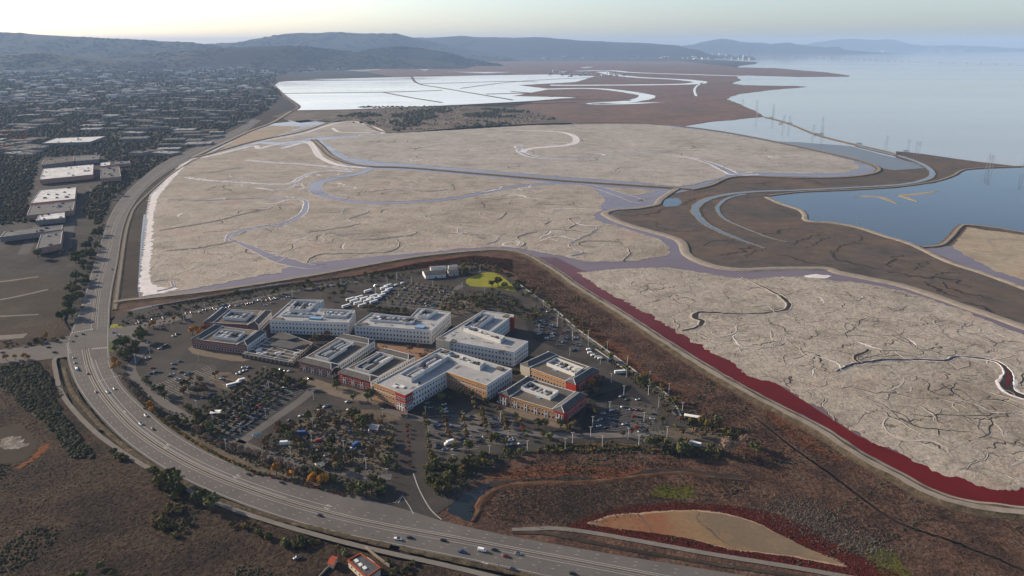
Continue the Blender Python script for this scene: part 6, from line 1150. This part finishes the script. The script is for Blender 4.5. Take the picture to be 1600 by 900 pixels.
# ---------- vehicles ----------
m_tyre = paint('tyre', (.02, .02, .02), .8); m_cglass = paint('car_glass', (.02, .025, .032), .06, 0, .7)
PAINTS = {'white': paint('white_car_paint', (.72, .72, .71), .25), 'silver': paint('silver_car_paint', (.38, .39, .40), .25, .4), 'black': paint('black_car_paint', (.018, .018, .02), .2), 'grey': paint('grey_car_paint', (.12, .125, .13), .25, .3), 'red': paint('red_car_paint', (.30, .02, .018), .25), 'blue': paint('blue_car_paint', (.03, .08, .22), .25), 'dark': paint('dark_brown_car_paint', (.045, .03, .022), .25)}
def loft(secs, cap=True):
    b_ = MB(); n = len(secs[0]); V = [p for s_ in secs for p in s_]; Fc = []
    for i in range(len(secs) - 1):
        for j in range(n): Fc.append((i * n + j, i * n + (j + 1) % n, (i + 1) * n + (j + 1) % n, (i + 1) * n + j))
    Fc += [tuple(range(n - 1, -1, -1)), tuple(range((len(secs) - 1) * n, len(secs) * n))]; return b_.add(V, Fc)
def ring(x, w_, z0, z1, c_=.18): return [(x, -w_ + c_, z0), (x, w_ - c_, z0), (x, w_, z0 + c_), (x, w_, z1 - c_), (x, w_ - c_, z1), (x, -w_ + c_, z1), (x, -w_, z1 - c_), (x, -w_, z0 + c_)]
def car_meshes(kd):
    if kd == 'car': B = [(-2.25, .72, .45, .78), (-2.1, .86, .3, .95), (-1.2, .9, .28, 1.0), (.8, .9, .28, .95), (1.9, .86, .3, .82), (2.25, .7, .42, .7)]; C_ = [(-1.75, .66, .9, 1.0), (-1.15, .68, .9, 1.45), (.15, .68, .9, 1.48), (.95, .66, .88, .98)]; Wx = (-1.4, 1.4); wr = .33
    elif kd == 'suv': B = [(-2.3, .8, .5, 1.0), (-2.2, .93, .35, 1.1), (0, .95, .33, 1.12), (1.2, .95, .33, 1.08), (2.1, .9, .35, .98), (2.35, .75, .5, .85)]; C_ = [(-2.15, .76, 1.05, 1.2), (-1.9, .78, 1.05, 1.75), (.2, .78, 1.05, 1.78), (1.05, .74, 1.05, 1.12)]; Wx = (-1.45, 1.45); wr = .38
    elif kd == 'van': B = [(-2.7, .9, .45, 1.9), (-2.6, 1.0, .35, 2.15), (1.4, 1.0, .35, 2.15), (1.9, .98, .35, 1.5), (2.6, .95, .35, 1.15), (2.75, .8, .5, .95)]; C_ = [(1.35, .9, 1.3, 2.0), (1.55, .9, 1.25, 2.0), (2.1, .85, 1.15, 1.3)]; Wx = (-1.7, 1.8); wr = .38
    elif kd == 'pickup': B = [(-2.7, .85, .5, .95), (-2.6, .95, .4, 1.05), (.0, .95, .4, 1.06), (1.5, .95, .4, 1.08), (2.4, .9, .42, 1.0), (2.7, .78, .5, .9)]; C_ = [(-.75, .76, 1.0, 1.1), (-.55, .78, 1.0, 1.78), (.7, .78, 1.0, 1.8), (1.4, .74, 1.0, 1.1)]; Wx = (-1.7, 1.75); wr = .4
    elif kd == 'bus': B = [(-5.6, 1.15, .5, 3.0), (-5.5, 1.25, .4, 3.15), (5.2, 1.25, .4, 3.15), (5.6, 1.15, .5, 2.9)]; C_ = [(-5.0, 1.27, 1.5, 2.4), (5.3, 1.27, 1.5, 2.4)]; Wx = (-3.6, 3.6); wr = .5
    else: B = [(-4.2, 1.15, .7, 3.3), (-4.1, 1.25, .6, 3.5), (1.9, 1.25, .6, 3.5), (2.0, 1.2, .6, 3.4)]; C_ = [(2.1, 1.05, .6, 2.2), (2.3, 1.1, .5, 2.5), (3.6, 1.08, .5, 2.3), (4.0, 1.0, .5, 1.4)]; Wx = (-2.6, 2.9); wr = .5
    body = loft([ring(*s_) for s_ in B]); cab = loft([ring(*s_, c_=.12) for s_ in C_]); wh = MB(); wh.tube((0, -.12, 0), (0, .12, 0), wr, wr, 10)
    return body, cab, wh.me('wheel', m_tyre), Wx, wr, B[1][1]
CM = {k: car_meshes(k) for k in ('car', 'suv', 'van', 'pickup', 'bus', 'box_truck')}; CACHE = {}
def vehicle(kd, col, x, y, a, label, group=None, z=.06, full=True, name=None):
    body, cab, wh, Wx, wr, hw = CM[kd]
    if (kd, col) not in CACHE: CACHE[kd, col] = (body.me('body', PAINTS[col]), cab.me('cabin', PAINTS[col] if kd == 'box_truck' else m_cglass))
    bm_, cm_ = CACHE[kd, col]; cat = {'car': 'car', 'suv': 'car', 'van': 'van', 'pickup': 'pickup truck', 'bus': 'bus', 'box_truck': 'truck'}[kd]
    t_ = thing(name or {'car': 'parked_car', 'suv': 'parked_car', 'van': 'parked_van', 'pickup': 'pickup_truck', 'bus': 'shuttle_bus', 'box_truck': 'box_truck'}[kd], label, cat, (x, y, z), a, group)
    obj('body', bm_, t_); obj('windows' if False else 'cabin', cm_, t_)
    if full:
        for sx_ in Wx:
            for sy_ in (-1, 1): obj('wheel', wh, t_, (sx_, sy_ * (hw - .08), wr))
    return t_
def heading(px, py, rev=False):
    x, y = G(px, py); P = PM2 if py > 535 else PM; i = min(range(1, len(P) - 1), key=lambda k: (P[k][0] - x) ** 2 + (P[k][1] - y) ** 2); a = atan2(P[i + 1][1] - P[i - 1][1], P[i + 1][0] - P[i - 1][0]); return x, y, a + (pi if rev else 0)
MOV = [('pickup', 'white', 622, 843, 'white pickup truck with a black bed on the near lanes'), ('car', 'black', 641, 841, 'black car just ahead of the white pickup on the near lanes'), ('car', 'black', 693, 845, 'black car alone between the white pickup and the blue one'), ('pickup', 'blue', 722, 863, 'blue pickup truck with a dark bed behind the white van'), ('van', 'white', 753, 861, 'white van on the near lanes, tallest of its line'),
  ('car', 'dark', 773, 860, 'dark brown car just ahead of the white van'), ('car', 'red', 791, 870, 'dark red car ahead of the white van, nearest the kerb side lane'), ('car', 'silver', 810, 866, 'silver car leading the line ahead of the red one'), ('suv', 'grey', 802, 891, 'dark grey car half off the shoulder near the road edge'), ('car', 'black', 895, 897, 'black car at the bottom edge of the frame on the near lanes'), ('car', 'dark', 500, 806, 'black car alone on the near lanes with a bluish shadow'),
  ('car', 'black', 389, 742, 'black car alone on the campus side lanes beside the turn arrows'), ('car', 'black', 441, 755, 'black car on the campus side lanes below the golden trees'), ('suv', 'white', 228, 650, 'white car on the far lanes next to the orange shrub'), ('suv', 'white', 220, 663, 'white car in the middle of the far lanes above a black one'), ('car', 'black', 239, 671, 'black car behind the two white ones on the far lanes'), ('suv', 'white', 168, 613, 'white car beside the stretch of green median'), ('car', 'silver', 179, 608, 'silver car passing the white one by the green median'),
  ('car', 'red', 150, 613, 'red car hugging the white median kerb, lower of two'), ('car', 'red', 137, 584, 'red car hugging the white median kerb, upper of two'), ('car', 'white', 115, 559, 'white car at the head of the queue south of the junction'), ('car', 'silver', 117, 567, 'silver car second in the queue south of the junction'), ('suv', 'white', 119, 574, 'white car third in the queue south of the junction'), ('van', 'white', 120, 577.5, 'white van last in the queue south of the junction'),
  ('car', 'black', 118, 525, 'black car waiting at the north stop line, outer lane'), ('suv', 'black', 129, 522, 'black car waiting at the north stop line beside the median'), ('car', 'dark', 113, 533.5, 'brown car crossing the junction'), ('car', 'silver', 143, 503, 'silver car coming down to the north stop line'), ('suv', 'white', 150, 430, 'white car on the lanes beside the dark trees'), ('car', 'black', 175, 421, 'black car alone on the bay side lanes'), ('car', 'silver', 145, 417, 'silver car in the tree shade on the expressway'), ('car', 'white', 160, 375, 'white car by the line of tree shadows'), ('car', 'grey', 149, 436, 'grey car following the white one past the dark trees')]
for kd, col, px, py, lb in MOV:
    x, y, a = heading(px, py, py < 600 and px < 150); vehicle(kd, col, x, y, a, lb, z=.04, name={'van': 'delivery_van', 'pickup': 'pickup_truck'}.get(kd, 'moving_car'))
for kd, col, px, py, a, lb in (('car', 'silver', 40, 542, .15, 'silver car on the side road coming to the junction'), ('suv', 'grey', 74, 537, .15, 'grey car on the side road nearest the verge bushes'), ('car', 'black', 76, 543, .15, 'black car on the side road below the grey one'), ('car', 'blue', 4, 551, .15, 'blue car at the far end of the side road'), ('suv', 'dark', 86, 551, .15, 'dark car turning off the side road at the cycle path'), ('car', 'silver', 178, 520, .3, 'silver car leaving the campus gate, rear of two'), ('car', 'white', 184, 524, .3, 'white car leaving the campus gate, front of two')):
    x, y = G(px, py); vehicle(kd, col, x, y, a, lb, z=.04, name='moving_car')
rs = random.Random(3)
def park(L, a, where, cols=('white', 'silver', 'grey', 'black', 'blue'), kds=('car', 'car', 'suv')):
    for p in L:
        c_ = p[2] if len(p) > 2 else rs.choice(cols); kd = p[3] if len(p) > 3 else rs.choice(kds); x, y = G(p[0], p[1]); nm = {'dark': 'dark brown'}.get(c_, c_)
        w_ = {'van': 'van', 'bus': 'shuttle bus', 'box_truck': 'box truck', 'pickup': 'pickup truck'}.get(kd, 'car'); vehicle(kd, c_, x, y, a + rs.choice((0, pi)), f'{nm} {w_} {where}', f'{nm} {w_}s {where}'[:70], z=-.12, full=True)
park([(238.5, 575, 'red'), (243, 582), (250, 582), (229, 588), (281, 565, 'blue'), (271, 569, 'silver'), (271, 576), (268.6, 585, 'white'), (292, 585.5, 'silver'), (297, 583, 'silver'), (277.5, 593), (312.5, 593), (346, 592, 'white'), (318, 622, 'blue'), (331, 616, 'blue'), (342.5, 625), (347, 628, 'white'), (265, 588), (283, 582, 'grey'), (236, 584, 'black')], .25, 'parked in the open west car park')
park([(255, 542), (250, 545, 'white'), (259, 540), (231, 559.5, 'white'), (272, 525, 'white'), (278, 522)], .7, 'parked on the lane by the dull red blocks')
park([(689, 666, 'blue'), (700.6, 665, 'white'), (710, 703), (724, 686, 'blue'), (801, 696, 'black'), (813.6, 694, 'white'), (795, 695), (730, 656), (683, 700)], .1, 'parked between the tree columns of the front car park')
park([(692.5, 642), (696.5, 644, 'white'), (683.6, 641), (668, 630, 'silver'), (694, 632, 'white'), (695, 639, 'white'), (673, 637), (665, 625, 'silver')], .5, 'in the shade of the V shaped office block')
park([(938, 656, 'silver'), (975, 663, 'white'), (935.5, 666, 'white'), (945, 669), (973, 636, 'white'), (986.7, 640, 'silver'), (995, 641, 'red'), (996.5, 624.5, 'white'), (979, 624.5), (970.4, 620, 'silver'), (956.6, 641, 'white'), (1000, 674, 'white'), (984, 669)], .45, 'parked in the shaded side car park')
park([(779.5, 629, 'white'), (784, 630.5, 'black'), (789, 632, 'silver'), (794, 634, 'black'), (800, 636)], -.9, 'at the entrance court of the orange block')
park([(845, 483), (856, 487), (862, 496), (848, 500), (835, 505), (853, 507), (842, 522), (866, 522), (858, 529), (880, 535), (905, 540), (895, 548)], .4, 'parked east of the L shaped office block')
park([(377, 581, 'white'), (383, 579), (388, 575, 'blue'), (381, 574, 'white'), (372, 584), (440, 577, 'silver'), (447, 579), (452, 580, 'white'), (485, 592, 'black')], .7, 'by the loading yard of the low pavilion')
park([(225, 498), (236, 496), (246, 494), (256, 491), (380, 475), (390, 473), (398, 471, 'white'), (370, 478), (405, 470), (435, 466), (442, 468, 'white'), (450, 464), (459, 466), (415, 477), (425, 474), (345, 480), (352, 477)], .2, 'parked behind the offices along the marsh')
park([(619, 446, 'white', 'van'), (629, 443, 'white', 'van'), (587, 447, 'silver', 'van'), (631, 452, 'white', 'van')], .7, 'at the far corner of the bus park')
for p in [(547, 469), (553, 471.5), (559, 475), (566, 478.5), (541, 479.6), (561, 466), (569, 468), (575, 456), (579, 468.5), (584, 473), (590, 467.5), (596.6, 463), (602, 457.7), (608, 453.6), (600, 451.5), (606, 448), (584, 464), (574, 472)]: park([(*p, 'white', 'bus')], .82, 'parked in the bus park behind the offices')
park([(364, 603, 'white', 'bus')], .62, 'end to end with another by the west car park'); park([(376, 597, 'white', 'box_truck')], .62, 'end to end with a bus by the west car park'); park([(969, 583, 'white', 'bus')], .15, 'on the perimeter road by the white kerb'); park([(1084, 695.5, 'white', 'bus')], -.4, 'by the thicket at the tip of the car park')
park([(701.5, 694, 'white', 'box_truck')], .62, 'standing in the middle of the front car park'); park([(474, 679, 'blue', 'box_truck')], .1, 'long and bright among the brown trees'); park([(557, 697, 'blue', 'box_truck')], 1.0, 'near the entrance drive, seen end on'); park([(446, 695, 'white', 'box_truck')], .1, 'at the west end of the shaded beds'); park([(499, 689, 'red', 'van')], .5, 'on the tan lot beside the brown trees')
park([(920, 547, 'white', 'van'), (922, 552, 'white', 'van'), (927, 556, 'white', 'van'), (933, 559, 'silver', 'van'), (938, 561, 'white', 'van')], .3, 'in the cluster by the perimeter road'); park([(952, 564, 'blue', 'van')], .8, 'next to the cluster of white ones'); park([(464, 872, 'silver', 'suv')], .6, 'alone on the bare ground west of the pump house')
park([(452, 657), (470, 650, 'white'), (500, 640, 'white'), (508, 636, 'white'), (512, 634, 'silver'), (545, 640, 'white'), (560, 655), (470, 690), (510, 712, 'white'), (497, 704, 'silver'), (502, 702), (580, 672), (533, 660), (543, 628, 'white')], .6, 'among the brown trees of the front lots')
park([(510 + 9 * i, 448 - 1.2 * i) for i in range(4)] + [(630 + 13 * i, 470 + 2 * i + rs.uniform(-8, 6)) for i in range(7)], .8, 'parked in the back car park rows')
# cars standing in the bays
def bays(a, b_, c_, d_, rows, fillp, where_, step=2.8):
    a, b_, c_, d_ = [Vector(G(*p)) for p in (a, b_, c_, d_)]
    for r in range(rows):
        f = (r + .5) / rows; p = a + (d_ - a) * f; q = b_ + (c_ - b_) * f; L = (q - p).length; u = (q - p) / L; v = Vector((-u.y, u.x))
        for i in range(int(L / step)):
            for s_ in (-1, 1):
                if rs.random() > fillp: continue
                m_ = p + u * ((i + .5) * step) + v * s_ * 2.6
                if any(inpoly(np.array([m_.x]), np.array([m_.y]), f_)[0] for f_ in FOOT + ROADS): continue
                c_2 = rs.choice(('white', 'silver', 'grey', 'black', 'black', 'blue', 'red', 'grey', 'dark')); w2 = {'dark': 'dark brown'}.get(c_2, c_2)
                vehicle(rs.choice(('car', 'car', 'suv')), c_2, m_.x, m_.y, atan2(v.y, v.x), f'{w2} car standing in a bay {where_}', f'{w2} cars in the bays {where_}'[:70], z=-.12, full=False)
bays((664, 648), (673, 716), (824, 690), (800, 650), 8, .10, 'of the front car park'); bays((318, 660), (435, 585), (478, 606), (372, 682), 7, .13, 'of the west tree rows'); bays((840, 488), (830, 520), (905, 555), (915, 532), 4, .22, 'east of the L shaped block')
bays((640, 476), (655, 446), (705, 455), (680, 486), 5, .10, 'of the back car park'); bays((190, 503), (430, 462), (440, 468), (215, 510), 1, .35, 'behind the dull red blocks'); bays((930, 630), (925, 680), (1010, 690), (1030, 640), 5, .06, 'of the side car park'); bays((455, 690), (500, 650), (600, 662), (580, 720), 5, .10, 'among the brown trees')
# canopies, tents and booths
def canopy(label, cat, px, py, w_, d_, h, mat, a=0, rise=.8, name='canopy'):
    x, y = G(px, py); t_ = thing(name, label, cat, (x, y, -.12), a); r = MB(); r.add([(-w_, -d_, h), (w_, -d_, h), (w_, d_, h), (-w_, d_, h), (-w_ * .9, 0, h + rise), (w_ * .9, 0, h + rise)], [(0, 1, 5, 4), (1, 2, 5), (2, 3, 4, 5), (3, 0, 4), (3, 2, 1, 0)]); obj('canopy_roof', r.me('canopy_roof', mat), t_)
    for sx_ in (-1, 1):
        for sy_ in (-1, 1): b_ = MB(); b_.tube((sx_ * w_ * .9, sy_ * d_ * .9, 0), (sx_ * w_ * .9, sy_ * d_ * .9, h), .12, .12, 5); obj('post', b_.me('post', m_kerb), t_)
    return t_
m_canv = paint('white_canvas', (.66, .64, .60), .7); m_ccan = paint('cream_canvas', (.60, .52, .36), .7)
canopy('cream canopy near the expressway hedge, west one of two', 'canopy', 500, 729, 3.4, 1.9, 2.8, m_ccan, .55); canopy('cream canopy near the expressway hedge, east one of two', 'canopy', 508, 730, 3.4, 1.9, 2.8, m_ccan, .55); canopy('white flat canopy at the west car park tree rows', 'canopy', 337.6, 648, 4.4, 3.0, 3.2, m_canv, .1, .4); canopy('long white trailer shaped tent by the kerb of the side car park', 'tent', 1081, 655, 6.5, 2.2, 3.4, m_canv, -.35, .5, 'tent')
canopy('turquoise awning beside the tree lined drive', 'canopy', 402, 683, 3.6, 1.4, 2.6, paint('turquoise_canvas', (.08, .34, .36), .6), .6)
for i, (px, py, lb) in enumerate(((270, 641, 'a'),)): pass
# the sign wall at the main gate
# ---------- light poles ----------
pm = MB(); pm.tube((0, 0, -.2), (0, 0, 9.5), .24, .18, 6); pm.box(-.3, .3, -.3, .3, -.2, .5); m_pole = paint('pale_pole', (.55, .54, .51), .6); POLE = pm.me('post', m_pole); hm = MB(); hm.box(-1.3, -.35, -.28, .28, 9.25, 9.5); hm.box(.35, 1.3, -.28, .28, 9.25, 9.5); hm.box(-.35, .35, -.08, .08, 9.32, 9.44); HEAD = hm.me('lamp_head', m_kerb)
def where(px, py):
    if py < 470: return 'over the back car park'
    if px < 300: return 'on the west side of the campus'
    if px > 900: return 'over the side car park or its perimeter road'
    if px < 600: return 'over the western front lots'
    if py > 600: return 'over the front car park'
    return 'beside the offices'
for px, py in [(232, 547), (321, 487), (288, 504), (251, 514), (269, 517), (457, 465), (508, 455), (587, 459), (623, 463), (605, 476), (577, 439), (605, 444), (620, 437), (643, 443), (533, 447), (676.5, 450), (734, 428), (750, 425), (722, 452), (727, 483), (757, 458), (849, 480), (872, 499), (871, 510), (894, 525), (842, 520), (890, 557), (870.6, 506), (894.6, 531), (919, 541), (919, 529), (948.6, 547), (980, 570), (978.6, 589), (938, 570), (1015, 594), (1013, 617), (1045, 614), (974.6, 617), (1029, 636.5), (952.6, 643), (1066, 644.6), (955, 597.5), (212, 567), (234.4, 552), (242, 595), (311, 564), (307.6, 641), (352, 616), (380, 637.5), (415.6, 654), (333, 662), (275, 658), (376, 678), (421, 611.5), (415, 587), (353.6, 702.6), (455, 715), (537.5, 705), (572.4, 732.6), (598, 654), (605, 750), (487, 689), (489, 669), (665, 651), (670, 682), (724.5, 661), (782, 658), (794, 688.5), (765, 713), (708, 727.5), (824, 705), (883, 701.5), (894.5, 692), (735, 697), (926, 666.6), (922.7, 683), (1006, 660), (981.7, 685), (998, 696), (1042, 683), (941, 697.5), (690, 619), (490, 625)]:
    x, y = G(px, py); t_ = thing('light_pole', 'pale two headed lamp pole ' + where(px, py), 'lamp pole', (x, y, -.1), random.uniform(-.4, .4), 'lamp poles ' + where(px, py)); obj('post', POLE, t_); obj('lamp_head', HEAD, t_)
# traffic signals at the junction
sg = MB(); sg.tube((0, 0, 0), (0, 0, 6.5), .14, .1, 6); sg.tube((0, 0, 6.3), (6, 0, 6.6), .1, .07, 5); SG = sg.me('mast', m_dark); sh = MB(); sh.box(4.6, 5.0, -.2, .2, 5.7, 6.7); sh.box(2.4, 2.8, -.2, .2, 5.6, 6.6); SH = sh.me('signal_head', m_dark)
for px, py, a, lb in ((109, 527, .2, 'traffic signal on the north west corner of the junction'), (106, 543, 1.4, 'traffic signal by the side road south kerb'), (171, 513, 3.2, 'traffic signal at the campus gate corner'), (134, 546, 2.0, 'traffic signal on the tip of the southern median'), (147, 517, 1.8, 'traffic signal on the tip of the northern median')):
    x, y = G(px, py); t_ = thing('traffic_signal', lb, 'traffic signal', (x, y, .02), a); obj('mast', SG, t_); obj('signal_head', SH, t_)
# roadside signs
for px, py in ((779, 886), (842, 895), (582, 841)):
    x, y = G(px, py); t_ = thing('road_sign', 'small sign post on the near shoulder of the expressway', 'road sign', (x, y, 0), .3, 'sign posts on the near shoulder'); b_ = MB(); b_.tube((0, 0, -.2), (0, 0, 3), .08, .08, 5); obj('post', b_.me('post', m_dark), t_); b_ = MB(); b_.box(-.5, .5, -.1, -.05, 2.1, 3.2); obj('sign_plate', b_.me('sign_plate', m_kerb), t_)
# ---------- parking stall lines ----------
V = []; Fc = []
def stalls(a, b_, c_, d_, rows, step=2.8, ln=4.6, z=-.06):
    a, b_, c_, d_ = [Vector(G(*p)) for p in (a, b_, c_, d_)]
    for r in range(rows):
        f = (r + .5) / rows; p = a + (d_ - a) * f; q = b_ + (c_ - b_) * f; L = (q - p).length; u = (q - p) / L; v = Vector((-u.y, u.x))
        for i in range(int(L / step)):
            if random.random() < .15: continue
            m_ = p + u * (i * step); k = len(V)
            for e, g in ((-.13, -ln), (.13, -ln), (.13, ln), (-.13, ln)): w_ = m_ + u * e + v * g; V.append((w_.x, w_.y, z))
            Fc.append((k, k + 1, k + 2, k + 3))
stalls((664, 648), (673, 716), (824, 690), (800, 650), 8); stalls((240, 600), (330, 570), (350, 592), (262, 628), 4); stalls((318, 660), (435, 585), (478, 606), (372, 682), 7); stalls((600, 476), (645, 440), (705, 450), (672, 486), 8)
stalls((930, 630), (925, 680), (1010, 690), (1030, 640), 5); stalls((840, 488), (830, 520), (905, 555), (915, 532), 4); stalls((540, 482), (600, 440), (630, 448), (590, 488), 3); stalls((455, 690), (500, 650), (600, 662), (580, 720), 5)
tag(obj('stall_marking', mesh('stall_marking', V, Fc, m_mark)), kind='structure')
# ---------- tell look-alikes apart by what they stand closest to ----------
LM = [((701, 694), 'the white box truck'), ((504, 729), 'the cream canopies'), ((402, 683), 'the turquoise awning'), ((338, 648), 'the white flat canopy'), ((474, 679), 'the long blue truck'), ((585, 673), 'the red hut'), ((1133, 712), 'the big bare tree'), ((1081, 655), 'the white tent'), ((765, 438), 'the yellow lawn'), ((690, 430), 'the gabled halls'), ((570, 885), 'the pump house'),
  ((520, 880), 'the orange shelter'), ((20, 692), 'the dried puddle'), ((730, 785), 'the dark pond'), ((172, 525), 'the campus gate'), ((632, 618), 'the red corner tower'), ((640, 550), 'the brick plaza'), ((430, 548), 'the low pavilion'), ((930, 556), 'the cluster of vans'), ((115, 219), 'the very long hall'), ((160, 312), 'the cleared lot'), ((495, 755), 'the golden trees'), ((1000, 800), 'the ochre pan'), ((365, 602), 'the long white bus'),
  ((557, 697), 'the blue box truck'), ((969, 583), 'the perimeter road bus'), ((612, 745), 'the entrance drive mouth'), ((800, 640), 'the orange block'), ((90, 560), 'the cycle path bend'), ((628, 443), 'the corner vans'), ((460, 872), 'the lone silver car'), ((1043, 640), 'the tip of the car park'), ((240, 645), 'the orange shrub'), ((440, 175), 'the white pond corner'), ((60, 165), 'the red trees'), ((446, 695), 'the small white truck')]
LMW = [(G(*p), s_) for p, s_ in LM]; SAME = {}
for o_ in S.objects:
    if o_.get('category') and o_.get('label'): SAME.setdefault(o_['label'], []).append(o_)
for lb, L in SAME.items():
    if len(L) < 2: continue
    free = list(L)
    for (x, y), s_ in LMW:
        if len(free) < 2: break
        if len((lb + ', closest to ' + s_).split()) > 16: continue
        o_ = min(free, key=lambda k: (k.location.x - x) ** 2 + (k.location.y - y) ** 2)
        if hypot(o_.location.x - x, o_.location.y - y) < (45 if y < 1500 else 300) and o_ is min(L, key=lambda k: (k.location.x - x) ** 2 + (k.location.y - y) ** 2): o_['label'] = lb + ', closest to ' + s_; free.remove(o_)
